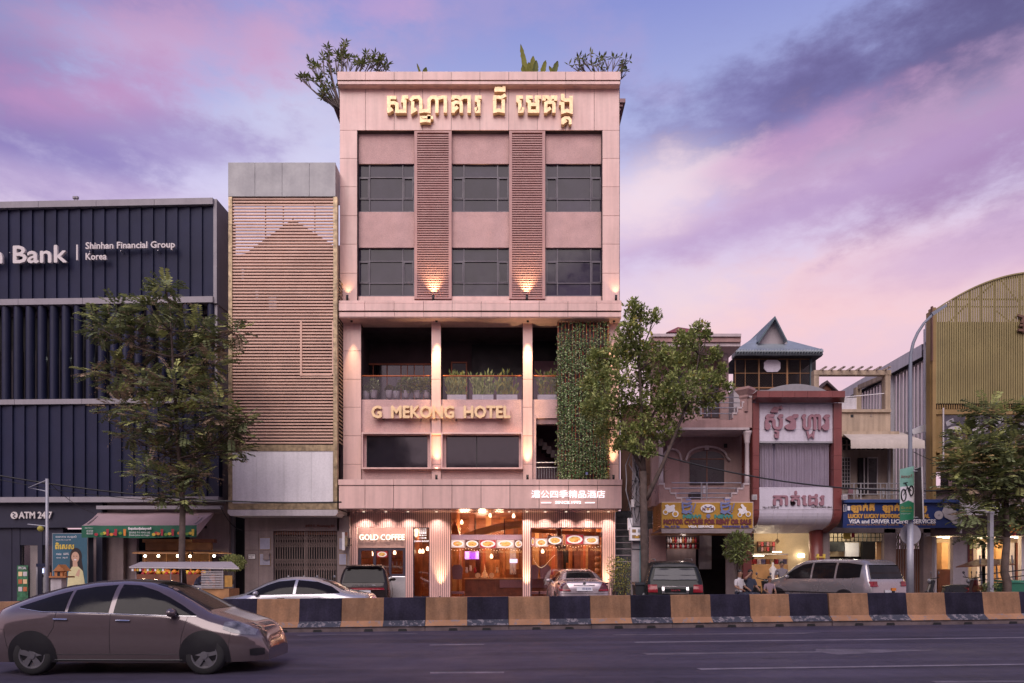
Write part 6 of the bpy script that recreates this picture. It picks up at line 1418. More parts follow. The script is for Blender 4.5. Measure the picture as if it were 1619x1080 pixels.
# silver-mauve saloon in front of the right lobby window
sd_ = dict(W=1.80, top=[(-2.40,.45),(-2.38,.70),(-2.34,.98),(-2.25,1.06),(-1.85,1.10),(-1.65,1.14),(-1.15,1.38),(-.7,1.47),(-.1,1.49),(.3,1.45),(.75,1.28),(1.2,1.03),(1.9,.9),(2.25,.72),(2.4,.45)], hw=[(-2.40,.80),(-2.25,.87),(-1.7,.90),(1.4,.9),(2.0,.82),(2.4,.6)], belt=[(-2.4,1.0),(2.4,.9)], low=.22, pw=6, tum=.25, sm=.05)
cam_p = car_paint('paint_pinkish_silver', (.36,.30,.325), .25, .55)
cm = Car('parked_saloon', 'pinkish silver saloon parked before the right lobby window', 'car', place(918.5, 23.6)+Vector((0,2.4,0)), R(90+3), sd_, cam_p)
cm.top_patch('rear_screen', M['car_glass'], -1.62, -1.02, .66, .55); cm.top_patch('windscreen', M['car_glass'], .5, 1.15, .56, .7)
for sg in (1, -1): cm.rear('tail_lamp', M['tail_dark'], [(sg*.46,.72),(sg*.85,.72),(sg*.87,1.0),(sg*.62,1.01)] if sg > 0 else [(-.85,.72),(-.46,.72),(-.62,1.01),(-.87,1.0)], .034, 5, .07)
for sg in (1, -1): cm.rear('tail_lamp', M['tail_red'], [(sg*.49,.73),(sg*.84,.73),(sg*.85,.80),(sg*.51,.80)] if sg > 0 else [(-.84,.73),(-.49,.73),(-.51,.80),(-.85,.80)], .038, 5, .07)
cm.rear('chrome_strip', M['chrome'], [(-.36,.915),(.36,.915),(.36,.94),(-.36,.94)], .03, 4, .04); cm.rear('plate', M['plate'], [(-.27,.73),(.27,.73),(.27,.87),(-.27,.87)], .045, 2, 0); text_local('1B·8309', M['sign_blue2'], cm, -2.41, -.07, .80, .3, .08)
cm.rear('boot_seam', M['car_black'], [(-.8,.645),(.8,.645),(.8,.655),(-.8,.655)], .032, 8, .06); b = MB(); b.lathe([(.05,-.008),(.05,.008)], (-2.36, 0, .985), 14, 'x'); b.build('round_badge', M['chrome'], cm.r)
cm.patch('side_window', M['car_glass'], [(-1.4,1.06,1.12),(-1.1,1.03,1.28),(-.5,1.02,1.38)], 0); cm.patch('side_window', M['car_glass'], [(-.42,1.02,1.38),(.2,1.0,1.34),(.6,.99,1.2),(.95,.98,1.02)], 0); cm.wheels([-1.35, 1.38], .32); cm.mirror(.65, 1.04)
# black off-roader under the yellow sign
lx = dict(W=1.94, top=[(-2.42,.45),(-2.41,.80),(-2.38,1.06),(-2.30,1.16),(-2.10,1.66),(-2.02,1.78),(-1.8,1.84),(-.4,1.88),(.4,1.84),(.7,1.72),(1.2,1.3),(1.4,1.22),(2.2,1.08),(2.42,.6)], hw=[(-2.42,.88),(-2.3,.94),(-1.9,.97),(1.6,.97),(2.1,.9),(2.42,.72)], belt=[(-2.5,1.16),(2.5,1.1)], low=.36, pw=9, tum=.18, sm=.035)
lex = car_paint('paint_green_black', (.016,.018,.019), .22, .1, .12)
l1 = Car('parked_suv', 'black off-roader with pale rear window parked under the yellow sign', 'car', place(1082, 23.3)+Vector((0,2.42,0)), R(90-7), lx, lex)
mk('rear_glass_pale', (.06,.062,.072), .1, var=.1, spec=.25)
l1.rear('rear_screen', M['rear_glass_pale'], [(-.72,1.22),(.72,1.22),(.64,1.60),(-.64,1.60)]); l1.rear('roof_spoiler', M['car_black'], [(-.72,1.66),(.72,1.66),(.70,1.76),(-.70,1.76)], .05, 6)
for sg in (1, -1): l1.rear('tail_lamp', M['tail_red'], [(.58,.80),(.90,.80),(.90,1.06),(.60,1.06)] if sg > 0 else [(-.90,.80),(-.58,.80),(-.60,1.06),(-.90,1.06)], .036, 4, .07)
l1.rear('plate_surround', M['chrome'], [(-.44,.76),(.44,.76),(.44,1.02),(-.44,1.02)], .032, 4, .03); l1.rear('plate_recess', lex, [(-.36,.79),(.36,.79),(.36,.99),(-.36,.99)], .038, 4, .03); l1.rear('plate', M['plate'], [(-.2,.80),(.2,.80),(.2,.95),(-.2,.95)], .03, 2, 0); text_local('2A·6174', M['fruit_red'], l1, -2.45, 0, .87, .3, .06)
l1.rear('bumper_strip', M['chrome'], [(-.86,.60),(.86,.60),(.86,.63),(-.86,.63)], .045, 8, .08); l1.patch('side_window', M['car_glass'], [(-2.0,1.24,1.64),(-1.5,1.2,1.72),(-.95,1.19,1.74)], 0); l1.patch('side_window', M['car_glass'], [(-.87,1.18,1.74),(0,1.17,1.73),(.5,1.16,1.62),(1.05,1.17,1.26)], 0); l1.wheels([-1.42, 1.45], .38, .26); l1.mirror(.85, 1.24)
for sg in (.62, -.62): MB().tube([(-1.9, sg, 1.87), (-1.7, sg, 1.93), (.1, sg, 1.95), (.3, sg, 1.9)], .02, 6).build('roof_rail', M['steel'], l1.r)
# silver-beige estate off-roader before the blue sign
lc = dict(W=1.97, top=[(-2.45,.45),(-2.44,.85),(-2.42,1.10),(-2.36,1.16),(-2.2,1.64),(-2.12,1.80),(-1.9,1.86),(-.4,1.90),(.4,1.86),(.8,1.72),(1.3,1.32),(1.5,1.24),(2.25,1.1),(2.45,.6)], hw=[(-2.45,.90),(-2.3,.96),(-1.9,.98),(1.6,.98),(2.1,.92),(2.45,.74)], belt=[(-2.5,1.18),(2.5,1.14)], low=.36, pw=9, tum=.16, sm=.035)
beige = car_paint('paint_beige', (.30,.275,.29), .25, .5)
l2 = Car('parked_estate', 'long silver off-roader parked below the blue sign beside the street lamp', 'car', place(1389, 22.9)+Vector((0,2.45,0))+Vector((-.55,0,0)), R(90+26), lc, beige)
l2.rear('rear_screen', M['car_glass'], [(-.80,1.22),(.80,1.22),(.72,1.68),(-.72,1.68)]); l2.rear('plate', M['plate'], [(-.26,.72),(.26,.72),(.26,.84),(-.26,.84)], .02, 2, 0)
for sg in (1, -1): l2.rear('tail_lamp', M['tail_red'], [(.58,.96),(.92,.96),(.92,1.13),(.60,1.13)] if sg > 0 else [(-.92,.96),(-.58,.96),(-.60,1.13),(-.92,1.13)], .036, 4, .07)
l2.patch('side_window', M['car_glass'], [(-2.02,1.26,1.68),(-1.5,1.22,1.75),(-1.1,1.22,1.76)], 0); l2.patch('side_window', M['car_glass'], [(-1.02,1.21,1.76),(-.5,1.2,1.77),(-.1,1.2,1.76)], 0); l2.patch('side_window', M['car_glass'], [(-.02,1.2,1.76),(.4,1.19,1.7),(.8,1.19,1.5),(1.1,1.2,1.3)], 0)
l2.wheels([-1.45, 1.45], .39, .27); l2.mirror(.95, 1.26); l2.top_patch('windscreen', M['car_glass'], .75, 1.32, .66, .76); l2.line('side_moulding', M['car_black'], [(-2.0,.72),(1.9,.72)], .02)
# ---- motorbikes and scooters
def scooter(label, loc, rot, col, name='scooter'):
    r = thing(name, label, 'scooter', loc, rot, 'motorbikes parked on the pavement', local=True); pm = mat('scooter_paint', col, .3, var=.06)
    for x in (-.6, .62):
        w = MB().lathe([(.17,-.045),(.25,-.045),(.27,-.02),(.27,.02),(.25,.045),(.17,.045)], (x, 0, .27), 18, 'y').build('wheel', M['tyre'], r, True); b = MB().lathe([(.03,-.04),(.03,.04)], (x, 0, .27), 8, 'y')
        for k in range(5): q = 2*math.pi*k/5; b.tube([(x, 0, .27), (x+.18*math.cos(q), 0, .27+.18*math.sin(q))], .014, 4)
        b.build('rim', M['rim'], w)
    b = MB(); b.prism([(-.75,.62),(-.5,.76),(.0,.70),(.08,.45),(.35,.40),(.42,.62),(.34,.95),(.42,.98),(.54,.62),(.50,.34),(.1,.28),(-.35,.30),(-.55,.48)], -.13, .13); b.build('body', pm, r)
    MB().prism([(-.72,.70),(-.66,.80),(-.2,.80),(.05,.75),(.0,.70),(-.4,.74)], -.12, .12).build('seat', M['black'], r)
    b = MB(); b.tube([(.62,0,.27),(.5,0,.7),(.38,0,1.02)], .03, 6); b.build('fork', M['steel'], r); MB().tube([(.3,-.34,1.08),(.4,-.1,1.02),(.4,.1,1.02),(.3,.34,1.08)], .018, 6).build('handlebar', M['black'], r)
    MB().ball((.5, 0, .93), .1, 6, sx=.7).build('head_lamp', M['head_glass'], r, True)
    for sg in (1, -1): m_ = MB().tube([(.34, sg*.25, 1.05), (.32, sg*.32, 1.2)], .008, 4).build('mirror_stalk', M['black'], r); MB().ball((.32, sg*.33, 1.24), .055, 5, sx=.4).build('mirror', M['head_glass'], m_)
    MB().ball((-.78, 0, .62), .06, 5, sx=.5).build('tail_lamp', M['tail_red'], r, True); MB().prism([(.42,.42),(.6,.58),(.85,.42),(.8,.40),(.62,.52)], -.06, .06).build('mudguard', pm, r)
    return r
for lab, px, Y, rot, col in [('dark scooter with raised mirrors parked before the folding gate', 462, 27.2, 80, (.03,.03,.035)), ('red scooter parked at the right half of the folding gate', 514, 27.2, 100, (.25,.02,.03)),
                             ('black scooter standing behind the crouching people', 1198, 26.6, 30, (.02,.02,.022)), ('dark scooter with a bright mirror at the tailor shop', 1250, 26.4, 120, (.025,.03,.035)), ('grey scooter beside the tailor shop red column', 1276, 27.4, 140, (.06,.06,.065)),
                             ('maroon scooter parked in front of the lit showroom', 1527, 25.6, 20, (.10,.012,.015)), ('black scooter lying low beside the lit bed shop', 1493, 25.2, 170, (.02,.02,.025)), ('dark scooter under the trees at the right edge', 1556, 25.4, 160, (.035,.02,.02))]:
    p = place(px, Y); p.z += .002; scooter(lab, p, R(rot), col)
# ================================================================== opposite side of the street (seen only in reflections)
OPP = {w: mat('opposite_'+w, c, .9, var=.25) for w, c in (('pale',(.30,.27,.27)),('grey',(.10,.095,.11)),('brown',(.13,.07,.05)),('dusty',(.24,.20,.19)),('plain',(.07,.06,.07)))}
for k, (x0, x1, h, w) in enumerate([(-48,-27,10,'plain'), (-26.8,-12,16,'pale'), (-11.8,4,12.5,'brown'), (4.2,19,14.5,'dusty'), (19.2,48,9.5,'grey')]):
    t = thing('street_building', '%s building across the street behind the viewer' % w, 'building', ((x0+x1)/2, -14, gz((x0+x1)/2)))
    z0 = gz((x0+x1)/2); MB().box(x0, x1, -24, -14, z0, h).build('wall', OPP[w], t)
    n = int((x1-x0)/3)
    for j in range(int(h/3.2)):
        for i in range(n):
            x = x0+.6+i*(x1-x0-.6)/n; MB().box(x, x+1.6, -14.02, -13.96, z0+.9+j*3.2, z0+2.5+j*3.2).build('window', M['dark_glass2'], t)
        MB().box(x0+.01, x1-.01, -13.9, -13.5, z0+3.0+j*3.2, z0+3.2+j*3.2).build('ledge', M['off_white'], t)
# ================================================================== foliage
def leaf_mat(name, col, var=.35, trans=.25):
    m = mat(name, col, .55, var=.25, scale=1.5, island=var, spec=.3); nt = m.node_tree; N = nt.nodes; L = nt.links; p = N['Principled BSDF']
    t = N.new('ShaderNodeBsdfTranslucent'); L.new(p.inputs['Base Color'].links[0].from_socket, t.inputs[0])
    mx = N.new('ShaderNodeMixShader'); mx.inputs[0].default_value = trans; L.new(p.outputs[0], mx.inputs[1]); L.new(t.outputs[0], mx.inputs[2]); L.new(mx.outputs[0], N['Material Output'].inputs[0]); M[name] = m
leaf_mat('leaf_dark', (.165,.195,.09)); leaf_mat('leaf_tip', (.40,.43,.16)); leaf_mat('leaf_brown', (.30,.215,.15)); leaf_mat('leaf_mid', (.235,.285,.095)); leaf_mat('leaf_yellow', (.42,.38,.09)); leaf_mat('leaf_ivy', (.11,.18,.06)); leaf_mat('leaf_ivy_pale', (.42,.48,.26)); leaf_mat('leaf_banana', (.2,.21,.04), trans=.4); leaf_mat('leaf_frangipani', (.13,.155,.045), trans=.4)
mk('bark', (.085,.06,.052), .9, var=.3, scale=5, bump=.8, bscale=25); mk('bark_grey', (.16,.13,.12), .9, var=.3, scale=5, bump=.6, bscale=25)
def rv(r): 
    while True:
        v = Vector((r.uniform(-1,1), r.uniform(-1,1), r.uniform(-1,1)))
        if .01 < v.length < 1: return v
def leafq(b, p, d, n, L, w, m=0):       # pointed leaf of two triangles-pairs
    d = d.normalized(); s = d.cross(n)
    if s.length < 1e-3: s = d.cross(Vector((0,0,1)))
    s.normalize(); up = s.cross(d)
    b.add([p, p+d*L*.45+s*w*.5-up*L*.03, p+d*L, p+d*L*.45-s*w*.5-up*L*.03], [(0,1,2,3)], m)
def frond(b, r, p, d, L, pairs, ll, m):  # pinnate spray: a drooping stalk with paired leaflets
    d = d.normalized(); s = d.cross(Vector((0,0,1)))
    if s.length < .1: s = Vector((1,0,0))
    s.normalize(); q = p.copy(); step = L/pairs; nrm = s.cross(d)
    for i in range(pairs):
        d = (d + Vector((0,0,-.9*step*(i/pairs)*1.2))).normalized(); q2 = q + d*step
        for sg in (1, -1):
            ld = (s*sg + d*.45 + Vector((r.uniform(-.15,.15), r.uniform(-.15,.15), -.25+r.uniform(-.2,.2)))).normalized()
            leafq(b, q2, ld, nrm + rv(r)*.3, ll*(1-.35*abs(i/pairs-.4)), ll*.42, m)
        q = q2
def limb(b, p0, p1, r0, r1, r, wob=.12, n=6):
    pts = []; rr = []
    L = (p1-p0).length; off = rv(r)*wob*L
    for i in range(n+1):
        t = i/n; pts.append(p0.lerp(p1, t) + off*math.sin(math.pi*t)*.6 + Vector((0,0,-.04*L*math.sin(math.pi*t)))); rr.append(r0+(r1-r0)*t)
    b.tube(pts, rr, 7); return pts
def rain_tree(label, base_px, Y, clumps, fork, seed, trunk_r=.1, lean=0, density=1.0, brown=.12, far_pts=()):
    r = random.Random(seed); x = PX(base_px, Y); z0 = gz(x)+.13; t = thing('street_tree', label, 'tree', (x, Y, z0), group='street trees')
    tr = MB(); fk = W(fork[0], fork[1], Y); pts = [Vector((x, Y, z0-.05)), Vector((x+.03, Y, z0+.9)), Vector((x-.05, Y+.03, (z0+fk.z)/2)), fk]; tr.tube(pts, [trunk_r*1.25, trunk_r*1.05, trunk_r, trunk_r*.85], 9)
    top = W(fork[2], fork[3], Y); mid = limb(tr, fk, top, trunk_r*.8, trunk_r*.25, r, .04, 8)
    cr = MB()
    for (cx, cy, cr_) in clumps:
        rad = cr_*Y/F; c = W(cx, cy, Y + r.uniform(-1, 1)*1.6*min(1, rad)); c.y = max(c.y, 24.3 if Y > 24.2 else Y-1.5)
        src = min(mid, key=lambda p: (p - c).length + max(0, p.z - c.z + .3)*2.0); pl = limb(tr, src, c, trunk_r*.26, .010, r, .14, 6)
        for k in range(int(3 + rad*3)):
            e = c + rv(r)*rad*.8; limb(tr, pl[4], e, .014, .005, r, .15, 4)
        nf = int(62*density*rad**1.5) + 10
        for k in range(nf):
            v = rv(r); v.normalize(); u = r.random()**.45; p = c + Vector((v.x, v.y*.9, v.z*.8))*rad*u*.85
            d = Vector((v.x*1.2 + r.uniform(-.5,.5), v.y + r.uniform(-.5,.5), v.z*.5 + r.uniform(-.1,.4))); q = r.random()
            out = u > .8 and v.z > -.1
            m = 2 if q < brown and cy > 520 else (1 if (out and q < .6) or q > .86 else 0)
            frond(cr, r, p, d, r.uniform(.38,.62), 7, r.uniform(.15,.22), m)
        for k in range(int(nf*brown*1.2)):     # dry seed sprays
            p = c + rv(r)*rad*.95; d = rv(r) + Vector((0,0,-.7))
            for j in range(14): leafq(cr, p + d*.04*j + rv(r)*.05, rv(r), rv(r), .045, .04, 2)
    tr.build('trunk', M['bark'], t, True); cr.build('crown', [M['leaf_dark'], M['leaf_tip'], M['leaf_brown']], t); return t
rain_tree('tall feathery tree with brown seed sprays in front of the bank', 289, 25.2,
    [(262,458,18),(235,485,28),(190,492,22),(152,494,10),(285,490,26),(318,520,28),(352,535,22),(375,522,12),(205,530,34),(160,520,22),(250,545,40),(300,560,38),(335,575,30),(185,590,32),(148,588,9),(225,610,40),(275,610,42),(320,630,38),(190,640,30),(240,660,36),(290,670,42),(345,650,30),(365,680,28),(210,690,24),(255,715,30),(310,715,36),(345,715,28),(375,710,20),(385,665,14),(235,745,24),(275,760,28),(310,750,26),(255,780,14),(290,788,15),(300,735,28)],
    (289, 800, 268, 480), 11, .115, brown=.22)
rain_tree('dense feathery tree at the right edge before the gold hall', 1591, 24.6,
    [(1560,655,24),(1595,662,28),(1535,690,26),(1575,700,34),(1612,700,36),(1545,730,32),(1590,745,40),(1630,740,40),(1535,765,26),(1570,780,36),(1612,785,38),(1650,700,40),(1650,770,45),(1545,805,22),(1585,820,28),(1625,825,28),(1540,845,14),(1555,855,10),(1668,650,30),(1515,745,12),(1520,700,10),(1690,740,40)],
    (1592, 850, 1600, 670), 23, .13, density=1.5, brown=.05)
# broad-leaved tree by the utility pole
def broad_tree():
    Y = 25.0; r = random.Random(5); x = PX(1021, Y); z0 = gz(x)+.13; t = thing('street_tree', 'broad-leaved tree with forked trunk right of the hotel', 'tree', (x, Y, z0), group='street trees')
    tr = MB(); f1 = W(1017, 745, Y); tr.tube([Vector((x, Y, z0-.05)), W(1019, 900, Y), W(1018, 820, Y), f1], [.165,.15,.13,.115], 10)
    mains = [limb(tr, f1, W(1010, 560, Y-.2), .10, .03, r, .03, 8), limb(tr, W(1021, 790, Y), W(1082, 650, Y-.3), .095, .045, r, .03, 8), limb(tr, W(1082, 650, Y-.3), W(1105, 560, Y), .05, .02, r, .05), limb(tr, f1, W(975, 640, Y+.3), .09, .03, r, .06), limb(tr, W(1015, 690, Y), W(1060, 600, Y+.6), .07, .02, r, .06)]
    allp = [p for m in mains for p in m]; cr = MB()
    CL = [(1000,490,16),(1012,500,18),(995,520,20),(1035,500,10),(985,545,24),(1010,545,26),(965,570,22),(940,565,14),(950,600,26),(930,605,14),(980,600,30),(1015,590,32),(1050,560,20),(1075,535,12),(1090,540,18),(1105,520,14),(1118,530,8),(1070,575,26),(1100,570,28),(1130,560,12),(1140,585,10),(1040,615,32),(1080,610,32),(1115,605,24),(1135,605,10),(1153,612,7),(945,640,26),(975,645,28),(1005,640,28),(1050,655,26),(1090,645,22),(1120,635,16),(955,680,20),(930,650,12),(985,685,20),(1015,675,22),(1040,690,18),(1065,680,12),(1000,705,12),(1025,712,14),(975,705,9),(985,560,22),(1060,632,24),(1138,628,8)]
    for (cx, cy, q) in CL:
        rad = q*Y/F; c = W(cx, cy, Y + r.uniform(-1,1)*1.4*min(1, rad*1.4)); c.y = max(23.9, c.y)
        src = min(allp, key=lambda p: (p-c).length + max(0, p.z-c.z)*1.2); pl = limb(tr, src, c, .035, .01, r, .12, 5)
        for k in range(4): limb(tr, pl[3], c + rv(r)*rad*.9, .012, .004, r, .1, 3)
        for k in range(int(18 + 135*(rad/.6)**1.6)):
            v = rv(r); v.normalize(); u = r.random()**.5; p = c + v*rad*u; m = 1 if (v.z > .0 and r.random() < .35) or r.random() < .12 else (2 if r.random() < .05 else 0)
            for j in range(5):
                d = rv(r) + v*.5 + Vector((0,0,.2)); leafq(cr, p + rv(r)*.05, d, Vector((0,0,1)) + rv(r)*.8, r.uniform(.09,.16), r.uniform(.06,.09), m)
    for k in range(9):       # bare creeping twigs
        c = r.choice(allp).copy(); pts = [c]
        for j in range(8): pts.append(pts[-1] + Vector((r.uniform(-.2,.25), r.uniform(-.1,.1), r.uniform(-.1,.2))))
        tr.tube(pts, .006, 4)
    tr.build('trunk', M['bark'], t, True); cr.build('crown', [M['leaf_mid'], M['leaf_tip'], M['leaf_yellow']], t)
broad_tree()
# green wall of the hotel
def green_wall():
    r = random.Random(3); b = MB(); Y = 28.72; st = MB()
    for q in range(15):
        x = 882.5 + q*5.6; s = MB().tube([W(x, 506, Y), W(x+.6*math.sin(q), 758, Y)], .016, 5).build('planting_string', M['orange_frame'], hotel)
    for k in range(11000):
        px = r.uniform(880.5, 962) + r.gauss(0, 1.0); py = r.uniform(508, 758)
        if py < 570 and r.random() < (570-py)/62*.75: continue
        if mnoise.noise(Vector((px*.05, py*.035, 3.3))) < -.22 and r.random() < .7: continue
        px = px + 1.6*math.sin(px*1.12); p = W(px, py, Y - .02 - .14*r.random())
        leafq(b, p, Vector((r.uniform(-1,1), -.4, r.uniform(-1,.4))), Vector((r.uniform(-.5,.5), -1, r.uniform(-.2,.8))), r.uniform(.06,.10), r.uniform(.04,.06), 0 if r.random() < .72 else 1)
    for k in range(160): p = W(r.uniform(955, 962), r.uniform(520, 755), Y-.15); leafq(b, p, rv(r), Vector((0,-1,.3)), .08, .05, 2)
    b.build('hanging_greenery', [M['leaf_ivy'], M['leaf_ivy_pale'], M['leaf_yellow']], hotel, kind='stuff')
    box('green_wall_backing', M['dark_wall'], hotel, 881, 963, 506, 760, 28.9, .04); box('green_wall_edge', M['orange_frame'], hotel, 961, 963, 506, 760, 28.7, .1); box('plant_label', M['sign_blue'], hotel, 926, 929.5, 746.5, 750.5, 28.5, .02)
green_wall()
# roof garden
def bush(name, label, cat, c, rad, n, ll, mats, seed, stemh=.4, group=None, sz=.8, pot=None):
    r = random.Random(seed); base = Vector(c) - Vector((0,0,rad*sz+stemh)); t = thing(name, label, cat, base, group=group); b = MB(); s = MB()
    for k in range(7): limb(s, base, Vector(c)+rv(r)*rad*.7, .02, .006, r, .1, 4)
    s.build('stem', M['bark'], t, True)
    for k in range(n):
        v = rv(r); p = Vector(c)+Vector((v.x*rad, v.y*rad, v.z*rad*sz)); leafq(b, p, v+rv(r)*.8, Vector((0,0,1))+rv(r)*.7, ll*r.uniform(.7,1.2), ll*.5, r.randrange(len(mats)))
    b.build('foliage', [M[m] for m in mats], t)
    if pot: MB().lathe([(pot*.75, -.02), (pot, .28), (pot*1.06, .3), (pot*.9, .3)], base, 12).build('pot', M['white'], t, True)
    return t
def frangipani(label, base, tips, seed, leafy):
    r = random.Random(seed); t = thing('frangipani_tree', label, 'tree', base, group='rooftop frangipani trees'); s = MB(); b = MB()
    for tp in tips:
        tp = Vector(tp); k = base.lerp(tp, r.uniform(.35,.6)) + Vector((0,0,-.1)); s.tube([base, k, tp], [.05,.032,.016], 6)
        for j in range(3):
            e = tp + rv(r)*.28 + Vector((0,0,.1)); s.tube([k.lerp(tp, .6), e], [.018,.012], 5)
            for i in range(leafy):
                a = 2*math.pi*i/leafy + r.random(); d = Vector((math.cos(a), math.sin(a), r.uniform(-.1,.8))); leafq(b, e, d, Vector((0,0,1)), r.uniform(.2,.32), .085, 0 if r.random() < .75 else 1)
    s.build('trunk', M['bark_grey'], t, True); b.build('crown', [M['leaf_frangipani'], M['leaf_tip']], t)
rt = W(540, 175, 30.6)
tips = [W(q, y, 30.4+.3*math.sin(q)) for q, y in ((475,125),(478,128),(490,105),(498,112),(505,100),(512,128),(516,85),(520,100),(508,145),(512,155),(518,160),(530,95),(540,72),(543,88),(535,110),(500,130),(525,135),(550,92),(556,98),(566,100),(575,98),(583,102),(590,96),(598,94),(607,102),(616,106),(570,108),(600,110),(522,118))]
frangipani('leafy frangipani leaning over the left corner of the hotel roof', rt, tips, 2, 7)
tips = [W(q, y, 30.6) for q, y in ((908,108),(915,103),(924,98),(932,95),(942,102),(950,100),(962,96),(972,100),(980,104),(988,100),(990,118),(985,110),(938,110),(955,108),(918,110))]
frangipani('nearly bare frangipani at the right corner of the hotel roof', W(958, 140, 30.8), tips, 4, 3)
def banana(label, px, leaves, seed):
    r = random.Random(seed); base = W(px, 135, 30.4); t = thing('banana_plant', label, 'plant', base, group='banana plants on the hotel roof')
    MB().tube([base, W(px, 116, 30.4)], .09, 8).build('stem', M['leaf_banana'], t, True)
    for (q0, y0, q1, y1, w) in leaves:
        a, c = W(q0, y0, 30.4), W(q1, y1, 30.3); d = (c-a); s = d.normalized().cross(Vector((0,1,0))); b = MB(); n = 14; vs = []
        for i in range(n+1):
            u = i/n; wd = w*math.sin(math.pi*(.12+.88*u))**.6*(1 if i < n else .2)*r.uniform(.75,1.05); p = a+d*u; vs += [p+s*wd, p+Vector((0,.02,0)), p-s*wd*r.uniform(.8,1)]
        b.add(vs, [q for i in range(n) for q in ((3*i,3*i+3,3*i+4,3*i+1),(3*i+1,3*i+4,3*i+5,3*i+2))]); b.build('leaf', M['leaf_banana'] if r.random() < .6 else M['leaf_frangipani'], t)
banana('tall banana plant on the hotel roof', 840, [(834,122,823,69,.13),(842,122,843,88,.16),(846,122,848,95,.14),(838,120,836,98,.12),(856,122,863,95,.14),(830,122,826,102,.12)], 1)
banana('small ragged banana plant on the hotel roof', 878, [(874,120,882,96,.14),(876,120,868,104,.1)], 6)
banana('banana leaf tips behind the hotel parapet', 672, [(666,120,659,100,.06),(670,120,674,106,.12)], 8)
# balcony pots and planters
for k, (q, h, n, ms, lab) in enumerate([(579,3,90,['leaf_mid'],'white pot with a small sprig at the left end of the balcony'), (591,9,160,['leaf_ivy_pale','leaf_mid'],'white pot with a pale variegated shrub on the balcony'), (615,4,90,['leaf_brown','leaf_mid'],'white pot with a low reddish plant on the balcony'), (627,3,70,['leaf_dark'],'white pot with a thin dark plant on the balcony'),
                                         (642,11,330,['leaf_mid','leaf_tip'],'white pot with a dense green shrub on the balcony'), (660,11,300,['leaf_mid','leaf_yellow'],'white pot with a yellow-green shrub on the balcony'), (675,10,260,['leaf_yellow','leaf_mid'],'white pot with a yellow croton next to the lit column')]):
    Y = 29.6; bush('potted_plant', lab, 'plant', W(q, 626-h-6, Y), max(.14, h*Y/F*1.1), int(n*1.4), .13, ms, 30+k, .22, 'white pots along the balcony', 1.0, .16)
def planter(label, q0, q1, seed, n, ms):
    r = random.Random(seed); Y = 29.55; t = thing('planter_box', label, 'plant', W((q0+q1)/2, 631, Y), group='long planters behind the balcony glass'); box('trough', M['white'], t, q0, q1, 624, 632.5, Y, .3); b = MB()
    for k in range(n):
        p = W(r.uniform(q0+1, q1-1), 624, Y+.15); h = r.uniform(.35,1.05); d = Vector((r.uniform(-.25,.25), r.uniform(-.2,.2), 1))
        for j in range(6): leafq(b, p+d*h*j/6, d+rv(r)*.7, Vector((0,-1,.4))+rv(r)*.6, r.uniform(.16,.3), .075, r.randrange(len(ms)))
    b.build('foliage', [M[m] for m in ms], t)
planter('white trough of tall yellow-green plants beside the balcony door', 707, 737, 1, 80, ['leaf_mid','leaf_yellow','leaf_tip']); planter('white trough of upright plants below the dark balcony opening', 747, 780, 2, 50, ['leaf_mid','leaf_tip']); planter('white trough with a yellow climbing plant near the right column', 785, 818, 3, 36, ['leaf_yellow','leaf_mid']); planter('white trough of mixed plants in the right balcony bay', 850, 880, 4, 70, ['leaf_mid','leaf_yellow','leaf_brown'])
# shrubs on the street
bush('street_shrub', 'rounded green shrub beside the food cart', 'shrub', W(368, 890, 26.6), .5, 1500, .08, ['leaf_mid','leaf_tip'], 51, .5, sz=.62)
bush('street_shrub', 'dark leafy shrub with yellow sprigs against the grey ribbed wall', 'shrub', W(985, 912, 27.2), .55, 1100, .09, ['leaf_dark','leaf_mid','leaf_yellow'], 52, .3, sz=1.3)
bush('street_shrub', 'thin yellow shrub at the right end of the hotel front', 'shrub', W(971, 896, 27.4), .32, 240, .09, ['leaf_yellow','leaf_mid'], 57, .9, sz=1.4)
bush('street_shrub', 'dark potted tree with drooping leaves in front of the villa shop', 'shrub', W(1168, 866, 27.2), .55, 900, .17, ['leaf_dark','leaf_mid'], 53, 1.0, sz=1.1)
bush('street_shrub', 'low weeds at the foot of the grey post', 'shrub', W(1567, 931, 24.5), .3, 220, .1, ['leaf_dark','leaf_mid'], 54, .1, sz=.7)
# ================================================================== street furniture
mk('galvanised', (.33,.33,.37), .5, metal=.3, var=.12); mk('lamp_pole', (.20,.22,.27), .5, var=.12)
lp = thing('street_lamp', 'tall grey street lamp with curved arm in front of the metal shed', 'street lamp', (PX(1439, 22.4), 22.4, gz(13)))
Y = 22.4; pts = [W(1439, 960, Y), W(1439, 700, Y), W(1439, 590, Y), W(1440, 560, Y), W(1444, 542, Y), W(1451, 526, Y), W(1461, 511, Y), W(1475, 497, Y)]
pts[0].z = gz(pts[0].x); MB().tube(pts, [.07,.062,.054,.05,.048,.045,.042,.04], 10).build('pole', M['lamp_pole'], lp, True); b = MB(); b.tube([W(1439, 958, Y), W(1439, 828, Y)], [.115,.095], 12); b.build('base_sleeve', M['galvanised'], lp, True)
b = MB(); a = W(1473, 498, Y); c = W(1494, 484.5, Y); d = (c-a).normalized(); u = Vector((-d.z, 0, d.x)); 
